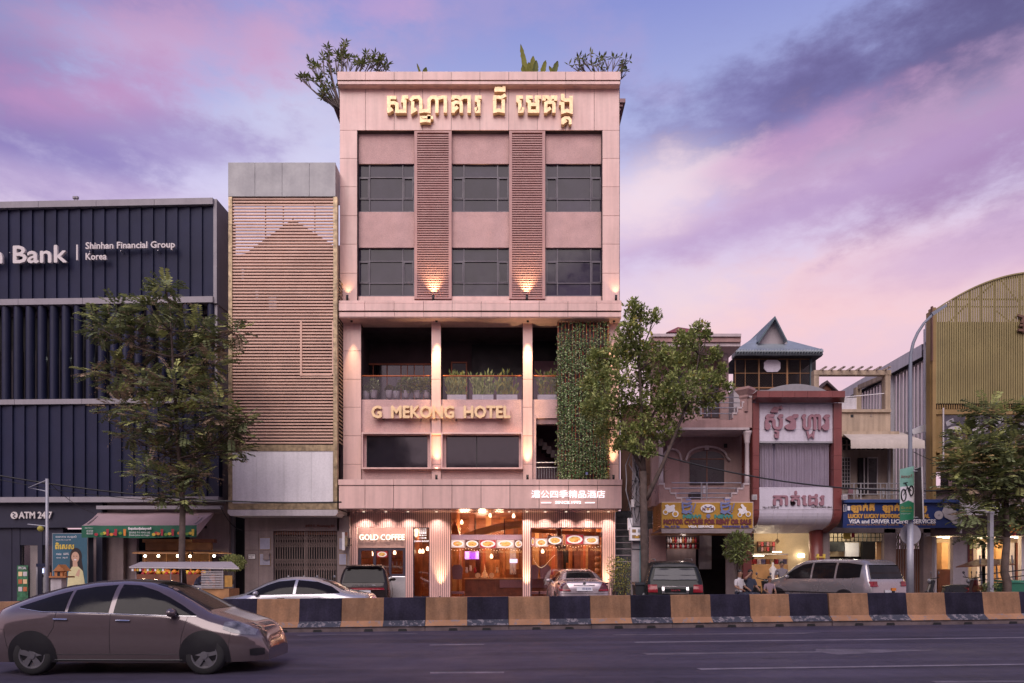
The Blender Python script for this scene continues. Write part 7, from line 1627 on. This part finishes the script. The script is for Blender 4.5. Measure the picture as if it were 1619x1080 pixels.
b.add([a-u*.05+Vector((0,-.06,0)), c-u*.03+Vector((0,-.1,0)), c+u*.05+Vector((0,-.1,0)), a+u*.07+Vector((0,-.06,0)), a-u*.05+Vector((0,.06,0)), c-u*.03+Vector((0,.1,0)), c+u*.05+Vector((0,.1,0)), a+u*.07+Vector((0,.06,0))], [(0,1,2,3),(7,6,5,4),(0,4,5,1),(3,2,6,7),(1,5,6,2),(0,3,7,4)]); b.build('lamp_head', M['lamp_pole'], lp)
sg_ = thing('pole_banner', 'double banner with a bicycle and green band clamped to the street lamp', 'banner', W(1440, 830, 22.2))
mk('banner_mint', (.20,.42,.33), .5); mk('banner_deep', (.02,.19,.09), .5); Yb = 22.25
def tilt(px, py, k): return W(px, py, Yb + (px-1445)*k)
def panel(n, m, poly, off, par): b = MB(); q = [tilt(x, y, .025)+Vector((0,-off,0)) for x, y in poly]; b.add(q + [v+Vector((.01,.02,0)) for v in q], [tuple(range(len(q)))[::-1], tuple(range(len(q), 2*len(q)))] + [(i, (i+1) % len(q), (i+1) % len(q)+len(q), i+len(q)) for i in range(len(q))]); return b.build(n, m, par)
panel('banner_face', M['banner_mint'], [(1422.5,824),(1422.5,742),(1445,737),(1445,821)], 0, sg_); panel('green_band', M['banner_deep'], [(1422.5,824),(1422.5,797),(1436,792),(1445,796),(1445,821)], .012, sg_); panel('white_field', M['white'], [(1423,797),(1423,770),(1444.5,768),(1444.5,795),(1436,791)], .008, sg_)
panel('edge_strip', M['off_white'], [(1444.4,821),(1444.4,737),(1445.4,737),(1445.4,821)], .016, sg_)
for (q, y, rr_) in ((1428, 783, 5.2), (1440, 776, 4.4)):
    b = MB(); b.tube([tilt(q+rr_*.72*math.cos(a*.4488), y+rr_*math.sin(a*.4488)*1.8, .025)+Vector((0,-.03,0)) for a in range(15)], .02, 4); b.build('printed_wheel', M['black'], sg_)
b = MB(); [b.tube([tilt(x0, y0, .025)+Vector((0,-.03,0)), tilt(x1, y1, .025)+Vector((0,-.03,0))], .014, 4) for x0, y0, x1, y1 in ((1428,783,1434,770),(1434,770,1440,776),(1434,770,1431,764),(1428,764,1434,763),(1436,778,1434,770))]; b.build('printed_frame', M['black'], sg_)
def tl(body, m, a0, a1, b0, b1):
    o = text(body, m, sg_, a0, a1, b0, b1, Yb, .004)
    for v in o.data.vertices: p = v.co + LOC[sg_.name]; px = CX + p.x*F/Yb; q = W(px, HY - (p.z-CH)*F/Yb, Yb + (px-1445)*.025 - .03) - LOC[sg_.name]; v.co = q
tl('ធម្មជាតិ', M['fruit_red'], 1425, 1442.5, 750, 757); tl('ជិះកង់', M['yellow'], 1424.5, 1441, 800.5, 804.5); tl('ដើម្បីសុខភាព', M['yellow'], 1424.5, 1442, 807, 809.5); tl('សម្រាប់យើង', M['white'], 1424.5, 1440, 811, 813.5)
b = MB(); q = [W(1446, 742, Yb+.1), W(1458.5, 738, Yb-.35), W(1460.5, 822, Yb-.35), W(1446, 819, Yb+.1)]; b.add(q, [(0,1,2,3)]); b.build('banner_back', M['dark_wall'], sg_); MB().tube([W(1446, 742, Yb+.1), W(1457.5, 738, Yb-.35), W(1460, 822, Yb-.35)], .022, 5).build('frame_tube', M['off_white'], sg_)
for y in (745, 818): MB().tube([W(1430, y, Yb+.05), W(1457, y, Yb-.1)], .018, 5).build('clamp_arm', M['galvanised'], sg_)
rsg = thing('round_road_sign', 'round road sign seen from behind low on the street lamp', 'sign', W(1437, 850, 22.6)); MB().lathe([(.34,-.01),(.34,.012)], W(1439.5, 845, 22.62), 22, 'y').build('disc', M['bank_grey'], rsg); MB().box(PX(1439, 22.5)-.03, PX(1439, 22.5)+.03, 22.5, 22.62, PZ(852, 22.5), PZ(838, 22.5)).build('clamp', M['galvanised'], rsg)
# posts
po = thing('metal_post', 'pale metal post with two bracket arms in front of the bank', 'post', (PX(74.5, 23.8), 23.8, gz(-16)+.13)); Y = 23.8
b = MB(); a = W(74.5, 960, Y); a.z = gz(-16)+.13; b.tube([a, W(74.5, 757, Y)], .05, 8); b.build('pole', M['galvanised'], po, True); MB().tube([W(74, 759, Y), W(45, 771, Y), W(74, 777, Y)], .022, 5).build('bracket_arm', M['galvanised'], po); MB().tube([W(44, 829, Y), W(73, 832, Y)], .02, 5).build('bracket_arm', M['galvanised'], po); MB().ball(W(64, 836, Y), .1, 5).build('insulator', M['leaf_yellow'], po)
po2 = thing('metal_post', 'square dark post in front of the lit showroom', 'post', (PX(1566, 24.4), 24.4, gz(17)+.13)); a = W(1566, 950, 24.4); MB().box(a.x-.065, a.x+.065, 24.33, 24.47, gz(17)+.13, PZ(812, 24.4)).build('pole', M['galvanised'], po2); MB().box(a.x-.08, a.x+.08, 24.31, 24.49, PZ(812, 24.4), PZ(812, 24.4)+.04).build('cap', M['galvanised'], po2)
up = thing('utility_pole', 'old concrete utility pole wrapped in cables right of the hotel', 'pole', (PX(1005, 25.6), 25.6, gz(4)+.13)); Y = 25.6
b = MB(); x = PX(1005, Y); b.add([(x-.17,Y-.12,gz(4)+.13),(x+.17,Y-.12,gz(4)+.13),(x+.17,Y+.12,gz(4)+.13),(x-.17,Y+.12,gz(4)+.13),(x-.10,Y-.09,PZ(695,Y)),(x+.10,Y-.09,PZ(695,Y)),(x+.10,Y+.09,PZ(695,Y)),(x-.10,Y+.09,PZ(695,Y))], [(0,1,5,4),(1,2,6,5),(2,3,7,6),(3,0,4,7),(4,5,6,7)]); b.build('shaft', M['concrete'], up)
mb_ = MB().pb(996.5, 1017.5, 834, 854.5, Y-.4, .28).build('meter_box', M['white_board'], up)
for i in range(4): box('meter_window', M[('brass','galvanised','brass','brass')[i]], mb_, 999.5+(i % 2)*9, 1005.5+(i % 2)*9, 837+(i//2)*9, 842+(i//2)*9, Y-.41, .02)
box('meter_window', M['sign_yellow'], mb_, 1004, 1010, 847.5, 851, Y-.415, .02)
b = MB(); b.tube([W(1001, 790, Y-.2), W(1001, 802, Y-.2)], .09, 8); b.build('cable_joint', M['off_white'], up); box('switch_box', M['white_board'], up, 993, 1001, 819, 838, Y-.1, .15); MB().tube([W(1012.5, 855, Y-.1), W(1012.5, 945, Y-.1)], .035, 6).build('conduit', mat('conduit', (.08,.28,.32), .5), up)
r = random.Random(9)
for k in range(11):
    q = 998 + k*1.6; pts = [W(q, 700+r.uniform(-8, 10), Y-.15)]
    for j in range(6): pts.append(W(q + r.uniform(-9, 9)*(1 if j not in (0, 5) else .3), 715+j*r.uniform(18, 24), Y-.2-r.uniform(0,.15)))
    MB().tube(pts, r.choice((.009,.014,.02)), 4).build('loose_cable', M['black'] if k % 3 else M['grey_metal'], up)
for y in (760, 800, 832, 868): MB().tube([W(998.5, y, Y-.14), W(1012, y+.6, Y-.14)], .012, 4).build('steel_band', M['black'], up)
# overhead cables
def cable(label, pts, Y0, Y1, rad, sag):
    a, c = W(*pts[0], Y0), W(*pts[1], Y1); n = 24; p = [a.lerp(c, i/n) - Vector((0,0,sag*4*(i/n)*(1-i/n))) for i in range(n+1)]
    o = MB().tube(p, rad, 5).build('overhead_cable', M['black'], None, True); tag(o, label, 'cable', 'cables strung along the street')
cable('thick black cable sagging from the left edge to the hotel canopy', ((-40, 745), (540, 794)), 23.8, 25.8, .03, .35)
cable('thinner cable just under the main one before the bank', ((-40, 750), (380, 793)), 23.8, 25.6, .012, .3)
cable('black cable from the utility pole past the villa and blue sign', ((1010, 710), (1640, 765)), 25.4, 24.0, .028, .75)
cable('thin pale drop wire crossing the metal shed', ((1445, 715), (1520, 744)), 24.5, 27.5, .012, .05)
cable('thin wire from the metal post to the shop awning', ((76, 761), (150, 812)), 23.8, 28.4, .01, .15)
cable('loose pale wire hanging at the corner of the slatted building', ((348, 800), (384, 838)), 28.4, 28.9, .016, .25)
# spirit house, cart, bins
sh_ = thing('spirit_house', 'small orange wooden spirit house on a pedestal near the bank', 'shrine', (PX(90, 24.4), 24.4, gz(-16)+.13)); Y = 24.4
mk('shrine_wood', (.42,.17,.06), .6, var=.2); box('platform', M['shrine_wood'], sh_, 73, 104, 911, 913.5, Y-.2, .5); box('pedestal', M['off_white'], sh_, 80, 97, 913.5, 952, Y-.1, .3)
box('house_wall', M['shrine_wood'], sh_, 86, 99, 902, 911, Y, .25); MB().pprism([(83.5,903),(92.5,892.5),(101.5,903)], Y-.06, .4).build('roof', M['shrine_wood'], sh_); box('doorway', M['black'], sh_, 90.5, 94.5, 904.5, 911, Y-.01, .02)
for q in (75, 79, 102): box('fence_post', M['shrine_wood'], sh_, q, q+1.2, 905, 911, Y-.15, .05)
ct = thing('food_cart', 'three-wheeled food cart with long grey canopy in front of the juice stall', 'cart', place(290, 24.2)); Y = 24.2; mk('cart_canopy', (.30,.27,.30), .6, var=.08)
b = MB(); b.add([W(204,896,Y-.5),W(378,898,Y-.5),W(366,888,Y+.1),W(222,888.5,Y+.1),W(209,895,Y+.8),W(370,896,Y+.8)], [(0,1,2,3),(3,2,5,4)]); b.build('canopy', M['cart_canopy'], ct); MB().add([W(204,896.2,Y-.5),W(378,898.2,Y-.5),W(378,900,Y-.5),W(204,898,Y-.5)], [(0,1,2,3)]).build('canopy_edge', M['off_white'], ct)
for q in (215, 270, 287, 352): MB().tube([W(q, 897, Y-.3), W(q, 945, Y-.3)], .018, 5).build('canopy_post', M['steel'], ct)
for i in range(12): box('display_bar', M['off_white'], ct, 318, 353, 900.5+i*2.6, 901.6+i*2.6, Y-.42, .02)
box('cart_box', M['stall_wood'], ct, 316, 362, 931, 950, Y-.35, .9); box('cart_tray', M['galvanised'], ct, 208, 318, 926, 930, Y-.35, .9); box('sign_panel', mat('cart_yellow', (.42,.22,.05), .6, var=.3, scale=6), ct, 355, 367, 910, 928, Y-.35, .03)
for i in range(14): box('bunting', M[FR[i % 4]] if i % 3 else M['white'], ct, 208+i*4, 211+i*4, 899, 903, Y-.47, .01)
for x_ in (225, 300, 352):
    c = W(x_, 945, Y-.1); c.z = ct.location.z+.28; MB().lathe([(.2,-.04),(.28,-.04),(.28,.04),(.2,.04)], c, 18, 'y').build('wheel', M['tyre'], ct, True)
def wheelie(label, px, Y, col, w=.58, h=1.0):
    p = place(px, Y); t = thing('wheeled_bin', label, 'bin', p, 0, local=True); m = mat('bin_plastic', col, .5, var=.1); b = MB()
    b.add([(-w*.42,-.28,.06),(w*.42,-.28,.06),(w*.42,.25,.06),(-w*.42,.25,.06),(-w/2,-.34,h-.08),(w/2,-.34,h-.08),(w/2,.34,h-.08),(-w/2,.34,h-.08)], [(0,3,2,1),(0,1,5,4),(1,2,6,5),(2,3,7,6),(3,0,4,7),(4,5,6,7)]); b.build('tub', m, t); MB().add([(-w/2-.03,-.38,h-.07),(w/2+.03,-.38,h-.07),(w/2+.03,.36,h-.05),(-w/2-.03,.36,h-.05),(-w/2,-.3,h),(w/2,-.3,h),(w/2,.33,h+.02),(-w/2,.33,h+.02)], [(0,1,5,4),(1,2,6,5),(2,3,7,6),(3,0,4,7),(4,5,6,7)]).build('lid', m, t)
    for sg in (1, -1): MB().lathe([(.1,-.03),(.1,.03)], (sg*w*.4, .28, .1), 12, 'x').build('wheel', M['tyre'], t)
    return t
wb = wheelie('dark wheeled bin beside the utility pole', 1017, 24.6, (.018,.02,.026), .68, .98); o = MB().lathe([(.09,-.01),(.09,.01)], (0, -.33, .55), 14, 'y').build('printed_mark', M['grey_metal'], wb)
wheelie('green plastic bin at the right edge beside the parked cart', 1598, 24.9, (.02,.12,.075), .75, .95)
hc = thing('flat_cart', 'parked handcart with a flat wooden roof under the right tree', 'cart', place(1545, 25.8)); Y = 25.8
b = MB(); b.add([W(1511,896,Y-.6),W(1605,892,Y-.3),W(1603,884,Y+.9),W(1545,884,Y+.9),W(1511,897.5,Y-.6),W(1605,893.5,Y-.3)], [(0,1,2,3),(4,5,1,0)]); b.build('flat_roof', M['wood_dark'], hc)
for q, y in ((1549, 878), (1600, 878), (1575, 890)): MB().tube([W(q, y, Y), W(q+4, 950, Y)], .03, 5).build('post', M['galvanised'], hc)
for y in (905, 914, 922): MB().tube([W(1548, y+4, Y-.2), W(1620, y-4, Y-.2)], .022, 5).build('side_rail', M['black'], hc)
box('cart_bed', M['wood_dark'], hc, 1546, 1612, 926, 934, Y-.3, 1.0)
for q in (1560, 1600):
    c = W(q, 940, Y-.3); c.z = hc.location.z+.3; MB().lathe([(.24,-.03),(.3,-.03),(.3,.03),(.24,.03)], c, 18, 'y').build('wheel', M['tyre'], hc, True)
yr = thing('yellow_rack', 'yellow folding rack beside the red column of the tailor shop', 'rack', place(1297, 27.0)); Y = 27
for q in (1291, 1301): MB().tube([W(q, 945, Y), W(q+3, 876, Y+.1)], .03, 5).build('leg', M['yellow'], yr); MB().tube([W(q+6, 945, Y+.3), W(q+1, 876, Y+.1)], .03, 5).build('leg', M['yellow'], yr)
for y in (880, 886): box('rung', M['yellow'], yr, 1290, 1305, y, y+1.5, Y, .08)
# ================================================================== people
mk('cloth_white', (.46,.43,.45), .9, var=.1, bump=.3); mk('cloth_navy', (.03,.035,.06), .9, var=.1); mk('cloth_grey', (.16,.14,.16), .9); mk('cloth_mauve', (.2,.14,.17), .9); mk('cloth_blue', (.20,.24,.36), .9); mk('skin_brown', (.26,.14,.095), .6, var=.06); mk('hair_black', (.012,.010,.010), .5)
def person(label, loc, rot, pose, shirt, trousers, scale=1.0, cap=None):
    t = thing('person', label, 'person', loc, rot, local=True); J = dict(pose)
    V = []; E_ = []; Rd = []; idx = {}
    RAD = dict(pel=(.15,.12), waist=(.14,.11), chest=(.17,.12), neck0=(.085,.08), neck=(.05,.055), head0=(.075,.085), head1=(.082,.1), head2=(.06,.07))
    for k in ('pel','waist','chest','neck0','neck','head0','head1','head2'): idx[k] = len(V); V.append(J[k]); Rd.append(RAD[k])
    ch = ['pel','waist','chest','neck0','neck','head0','head1','head2']; E_ += [(idx[a], idx[c]) for a, c in zip(ch, ch[1:])]
    for s in 'lr':
        for k, rr_ in (('sho',.07),('elb',.047),('wri',.03),('hand',.036)): idx[k+s] = len(V); V.append(J[k+s]); Rd.append((rr_, rr_))
        for k, rr_ in (('hip',.095),('kne',.062),('ank',.04),('toe',.035)): idx[k+s] = len(V); V.append(J[k+s]); Rd.append((rr_, rr_))
        E_ += [(idx['chest'], idx['sho'+s]), (idx['sho'+s], idx['elb'+s]), (idx['elb'+s], idx['wri'+s]), (idx['wri'+s], idx['hand'+s]), (idx['pel'], idx['hip'+s]), (idx['hip'+s], idx['kne'+s]), (idx['kne'+s], idx['ank'+s]), (idx['ank'+s], idx['toe'+s])]
    me = bpy.data.meshes.new('body'); me.from_pydata([Vector(v)*scale for v in V], E_, []); o = bpy.data.objects.new('body_tmp', me); C.objects.link(o)
    md = o.modifiers.new('s', 'SKIN'); md.use_smooth_shade = True
    for v, rr_ in zip(me.skin_vertices[0].data, Rd): v.radius = (rr_[0]*scale, rr_[1]*scale)
    me.skin_vertices[0].data[0].use_root = True; sb2 = o.modifiers.new('b', 'SUBSURF'); sb2.levels = 2; sb2.render_levels = 2
    bpy.context.view_layer.update(); ev = o.evaluated_get(bpy.context.evaluated_depsgraph_get()); m2 = bpy.data.meshes.new_from_object(ev); bpy.data.objects.remove(o)
    for mm in (M['skin_brown'], M[shirt], M[trousers], M['hair_black']): m2.materials.append(mm)
    JV = {k: Vector(v)*scale for k, v in J.items()}
    def near(p): return min(JV.items(), key=lambda kv: (kv[1]-p).length)[0]
    segs = [(a, c) for a, c in zip(ch, ch[1:])] + [(a+s, c+s) for s in 'lr' for a, c in (('sho','elb'),('elb','wri'),('wri','hand'),('hip','kne'),('kne','ank'),('ank','toe'))] + [('chest','sho'+s) for s in 'lr'] + [('pel','hip'+s) for s in 'lr']
    mi = []
    for p in m2.polygons:
        c = p.center; best = None
        for a, q in segs:
            A, B = JV[a], JV[q]; tt = max(0, min(1, (c-A).dot(B-A)/max(1e-6, (B-A).length_squared))); dd = (c - A.lerp(B, tt)).length
            if best is None or dd < best[0]: best = (dd, a, tt)
        a = best[1]; base = a[:-1] if a[-1] in 'lr' and a[:-1] in ('sho','elb','wri','hip','kne','ank') else a
        if base in ('waist','chest','neck0') or (base == 'pel' and a == 'pel' and best[2] > .3) : k = 1
        elif base == 'sho': k = 1 if best[2] < .75 else 0
        elif base in ('hip','kne'): k = 2 if not (base == 'kne' and best[2] > .85) else 0
        elif base == 'pel': k = 2
        elif base == 'ank': k = 3
        else: k = 0
        mi.append(k)
    m2.polygons.foreach_set('material_index', mi)
    bo = bpy.data.objects.new('body', m2); C.objects.link(bo); bo.parent = t
    hd_ = JV['head1']; fw = Vector((1,0,0)); 
    if 'face' in J: fw = Vector(J['face']).normalized()
    sd2 = Vector((-fw.y, fw.x, 0)).normalized(); s_ = scale
    b = MB(); b.ball(hd_ + Vector((0,0,.045*s_)) - fw*.018*s_, .098*s_, 9, sz=1.0); hb = b.build('hair', M['hair_black'] if not cap else M[cap], t, True)
    for v in hb.data.vertices:
        dv = v.co - hd_
        if dv.dot(fw) > .055*s_ and dv.z < .06*s_: v.co -= fw*.05*s_
        if dv.z < -.01*s_ and not cap: v.co.z = hd_.z - .01*s_ if dv.dot(fw) > 0 else v.co.z
        if cap and dv.z < .03*s_: v.co.z = hd_.z+.03*s_
    if cap: MB().ball(hd_+fw*.11*s_+Vector((0,0,.04*s_)), .07*s_, 6, sz=.15).build('cap_peak', M[cap], t, True)
    b = MB(); b.ball(hd_+fw*.098*s_-Vector((0,0,.005*s_)), .017*s_, 5, sz=1.4); 
    for sg in (1, -1): b.ball(hd_+sd2*sg*.082*s_, .022*s_, 5, sz=1.4)
    b.build('nose_and_ears', M['skin_brown'], t, True)
    b = MB(); [b.ball(hd_+fw*.085*s_+sd2*sg*.034*s_+Vector((0,0,.022*s_)), .011*s_, 5) for sg in (1, -1)]; b.build('eyes', M['hair_black'], t, True)
    MB().ball(hd_+fw*.088*s_-Vector((0,0,.045*s_)), .022*s_, 5, sz=.3).build('mouth', M['tail_dark'], t, True)
    for s in 'lr':
        h0 = JV['hand'+s]; d = (h0-JV['wri'+s]).normalized(); sx_ = d.cross(Vector((0,0,1)));  sx_ = sx_.normalized() if sx_.length > .1 else Vector((0,1,0)); up_ = sx_.cross(d); b = MB()
        for i, ln_ in enumerate((.062,.072,.068,.052)):
            p = h0+d*.02*s_+sx_*(i-1.5)*.017*s_; b.tube([p, p+d*ln_*.55*s_-up_*.008*s_, p+d*ln_*.9*s_-up_*.03*s_], .0085*s_, 5)
        p = h0-d*.01*s_+sx_*.035*s_; b.tube([p, p+sx_*.03*s_+d*.02*s_, p+sx_*.035*s_+d*.05*s_], .0095*s_, 5); b.build('fingers', M['skin_brown'], t, True)
    return t
CROUCH = dict(pel=(-.1,0,.28), waist=(-.06,0,.45), chest=(.02,0,.68), neck0=(.05,0,.82), neck=(.07,0,.89), head0=(.09,0,.96), head1=(.10,0,1.05), head2=(.10,0,1.13), shol=(.03,.19,.78), elbl=(.2,.27,.58), wril=(.4,.18,.55), handl=(.47,.14,.54), shor=(.03,-.19,.78), elbr=(.18,-.27,.58), wrir=(.38,-.2,.56), handr=(.45,-.15,.55),
              hipl=(-.06,.1,.26), knel=(.3,.17,.48), ankl=(.1,.15,.08), toel=(.3,.17,.04), hipr=(-.06,-.1,.26), kner=(.3,-.17,.48), ankr=(.1,-.15,.08), toer=(.3,-.17,.04))
SIT = dict(pel=(0,0,.5), waist=(.0,0,.66), chest=(.02,0,.9), neck0=(.03,0,1.05), neck=(.04,0,1.12), head0=(.06,0,1.19), head1=(.07,0,1.28), head2=(.07,0,1.36), shol=(.02,.19,1.0), elbl=(.08,.25,.76), wril=(.3,.2,.68), handl=(.37,.17,.66), shor=(.02,-.19,1.0), elbr=(.08,-.25,.76), wrir=(.3,-.2,.68), handr=(.37,-.17,.66),
           hipl=(.02,.1,.48), knel=(.44,.13,.5), ankl=(.46,.13,.08), toel=(.62,.15,.04), hipr=(.02,-.1,.48), kner=(.44,-.13,.5), ankr=(.46,-.13,.08), toer=(.62,-.15,.04))
STAND = dict(pel=(0,0,.93), waist=(0,0,1.08), chest=(.02,0,1.3), neck0=(.01,0,1.45), neck=(.02,0,1.5), head0=(.03,0,1.56), head1=(.04,0,1.63), head2=(.04,0,1.7), shol=(0,.19,1.4), elbl=(-.02,.25,1.13), wril=(.12,.22,.93), handl=(.17,.2,.87), shor=(0,-.19,1.4), elbr=(-.02,-.25,1.13), wrir=(.1,-.24,.92), handr=(.14,-.23,.85),
             hipl=(0,.1,.9), knel=(.03,.11,.5), ankl=(0,.12,.09), toel=(.17,.14,.04), hipr=(0,-.1,.9), kner=(.03,-.11,.5), ankr=(-.02,-.12,.09), toer=(.15,-.14,.04))
def at(px, Y): return place(px, Y)
st1 = thing('plastic_stool', 'low stool under the seated person in a white shirt', 'stool', at(1168, 25.9), 0, local=True)
MB().box(-.17,.17,-.17,.17,.36,.40).build('seat', M['fruit_red'], st1)
for sx_, sy_ in ((1,1),(1,-1),(-1,1),(-1,-1)): MB().box(sx_*.14-.02, sx_*.14+.02, sy_*.14-.02, sy_*.14+.02, 0, .36).build('leg', M['fruit_red'], st1)
person('person in a white shirt sitting by the potted tree outside the villa shop', at(1168, 25.9), R(-60), SIT, 'cloth_white', 'cloth_navy')
st2 = copy_tree(st1); st2.location = at(1185, 26.0); st2['label'] = 'low stool under the seated person in dark clothes'
RA = dict(SIT); RA.update(elbr=(.2,-.3,1.08), wrir=(.24,-.14,1.24), handr=(.2,-.1,1.28))
person('person in dark clothes sitting with a hand raised to the face', at(1185, 26.0), R(-75), RA, 'cloth_navy', 'cloth_navy')
st3 = copy_tree(st1); st3.location = at(1216, 26.3); st3.scale = (.8,.8,.8); st3['label'] = 'low stool under the seated child'
person('child in a pinkish shirt sitting in front of the tailor shop', at(1216, 26.3), R(-90), SIT, 'cloth_mauve', 'cloth_grey', .82)
person('person in grey standing in front of the tailor shop counter', at(1236, 27.6), R(-100), STAND, 'cloth_grey', 'cloth_navy', .98)
person('person with a white cap in pale blue bending at the food cart', at(313, 25.1), R(-20), dict(STAND, chest=(.22,0,1.2), neck0=(.32,0,1.3), neck=(.36,0,1.34), head0=(.42,0,1.36), head1=(.5,0,1.37), head2=(.57,0,1.36), shol=(.25,.19,1.26), elbl=(.42,.24,1.05), wril=(.62,.2,1.02), handl=(.68,.18,1.02), shor=(.25,-.19,1.26), elbr=(.42,-.24,1.05), wrir=(.62,-.2,1.02), handr=(.68,-.18,1.02)), 'cloth_blue', 'cloth_navy', 1.0, 'white')
# lobby furniture
Y = 31.6; zf_ = zf
rd = thing('reception_desk', 'long reception desk with a light panel inside the hotel lobby', 'desk', (PX(800, Y), Y, zf_))
MB().box(PX(735, Y), PX(950, Y), Y+.1, Y+.7, zf_, zf_+1.0).build('desk_body', M['wood_dark'], rd); MB().box(PX(733, Y), PX(952, Y), Y+.02, Y+.8, zf_+1.0, zf_+1.05).build('desk_top', M['wood_pale'], rd); MB().box(PX(790, Y), PX(950, Y), Y+.04, Y+.1, zf_+.62, zf_+.98).build('name_panel', M['mauve_wall'], rd)
text('G MEKONG', M['wood_dark'], rd, 797, 825, 905.5, 908.5, Y+.03, .01)
for k, (q, lab) in enumerate(((723, 'round-backed lounge chair at the left side of the lobby window'), (843, 'dark lounge chair behind the second lobby column'), (862, 'dark lounge chair left of the parked silver saloon'))):
    x = PX(q, 30.7); t = thing('lounge_chair', lab, 'chair', (x, 30.7, zf_), 0, 'lounge chairs inside the lobby'); MB().box(x-.3, x+.3, 30.4, 31, zf_+.38, zf_+.48).build('seat', M['mauve_wall'], t); b = MB(); b.pprism([(q-9, 898), (q-5, 893), (q+5, 893), (q+9, 898), (q+7, 916), (q-7, 916)], 30.95, .08); b.build('backrest', M['mauve_wall'], t)
    for sx_ in (-.26, .26):
        for sy_ in (30.45, 30.95): MB().box(x+sx_-.02, x+sx_+.02, sy_-.02, sy_+.02, zf_, zf_+.38).build('leg', M['wood_dark'], t)
vs_ = thing('gold_ornament', 'gold stupa ornament with two wheels on the reception desk', 'ornament', (PX(766, Y), Y+.3, zf_+1.05)); c = Vector((PX(766, Y), Y+.3, zf_+1.05)); MB().lathe([(.2,0),(.2,.06),(.15,.1),(.13,.22),(.06,.3),(.03,.42),(.005,.62)], c, 12).build('stupa', M['gold_letter'], vs_, True)
for sg in (1, -1): MB().lathe([(.12,-.02),(.12,.02)], c+Vector((sg*.32,0,.13)), 16, 'y').build('wheel', M['gold_letter'], vs_)

# more of the lobby: curtains, screens, bamboo, strings of small lights
r = random.Random(77)
for k, (q, w, m) in enumerate(((716, 7, 'wood_pale'), (729, 3, 'orange_frame'), (748, 12, 'wood_dark'), (763, 5, 'orange_frame'), (781, 9, 'wood_dark'), (795, 4, 'wood'), (806, 10, 'off_white'), (820, 5, 'wood_dark'), (842, 5, 'wood_pale'), (853, 10, 'wood_dark'), (872, 6, 'orange_frame'), (886, 9, 'black'), (899, 6, 'wood'), (908, 10, 'wood_dark'), (922, 4, 'orange_frame'), (931, 8, 'wood_dark'))):
    Y = 33.0 + (k*5 % 7)*.25; box('hanging_screen', M[m], hotel, q, q+w, 866-(k % 3)*2, 908, Y, .05)
for k in range(10): c = W(945, 846+k*9.5, 30.3); MB().lathe([(.10,-.12),(.13,-.02),(.13,.02),(.10,.12)], c, 10).build('bamboo_joint', M['wood'], hotel, True)
MB().tube([W(884, 834, 30.6), W(888, 950, 30.6)], .13, 8).build('timber_trunk', M['wood_dark'], hotel); MB().tube([W(886, 872, 30.6), W(868, 846, 30.5)], .06, 6).build('timber_trunk', M['wood_dark'], hotel)
M['fairy'] = glow('fairy', (1,.72,.38), .8)
for (a, c, y) in ((714, 826, 869), (840, 950, 864)):
    for i in range(26): q = a+(c-a)*i/25; MB().ball(W(q, y+1.5*math.sin(i*.9), 29.95), .018, 4).build('fairy_light', M['fairy'], hotel)
for i in range(22): t = i/21; MB().ball(W(843+t*34, 884-16*t*(1-t)*-2+6*math.sin(t*5), 30.2), .014, 4).build('fairy_light', M['fairy'], hotel)
for k, (q, y, m) in enumerate(((738, 900, 'white'), (744, 897, 'white'), (751, 900, 'fruit_red'), (786, 900, 'gold_letter'), (812, 899, 'white'), (857, 904, 'white'), (873, 903, 'fruit_red'))):
    MB().lathe([(.05,0),(.07,.1),(.04,.2),(.05,.26)], W(q, y+6, 31.9), 8).build('vase', M[m], hotel, True)

rf = thing('barrier_reflector', 'small orange reflector fixed on top of the barrier near the street lamp', 'reflector', on_line(1424) + Vector((0,0,.885)))
c = on_line(1424) + perp*.33 + Vector((0,0,.885)); MB().box(c.x-.03, c.x+.03, c.y-.03, c.y+.03, c.z-.006, c.z+.05).build('stem', M['black'], rf); MB().box(c.x-.06, c.x+.06, c.y-.035, c.y+.035, c.z+.05, c.z+.13).build('lens', M['indicator'], rf)
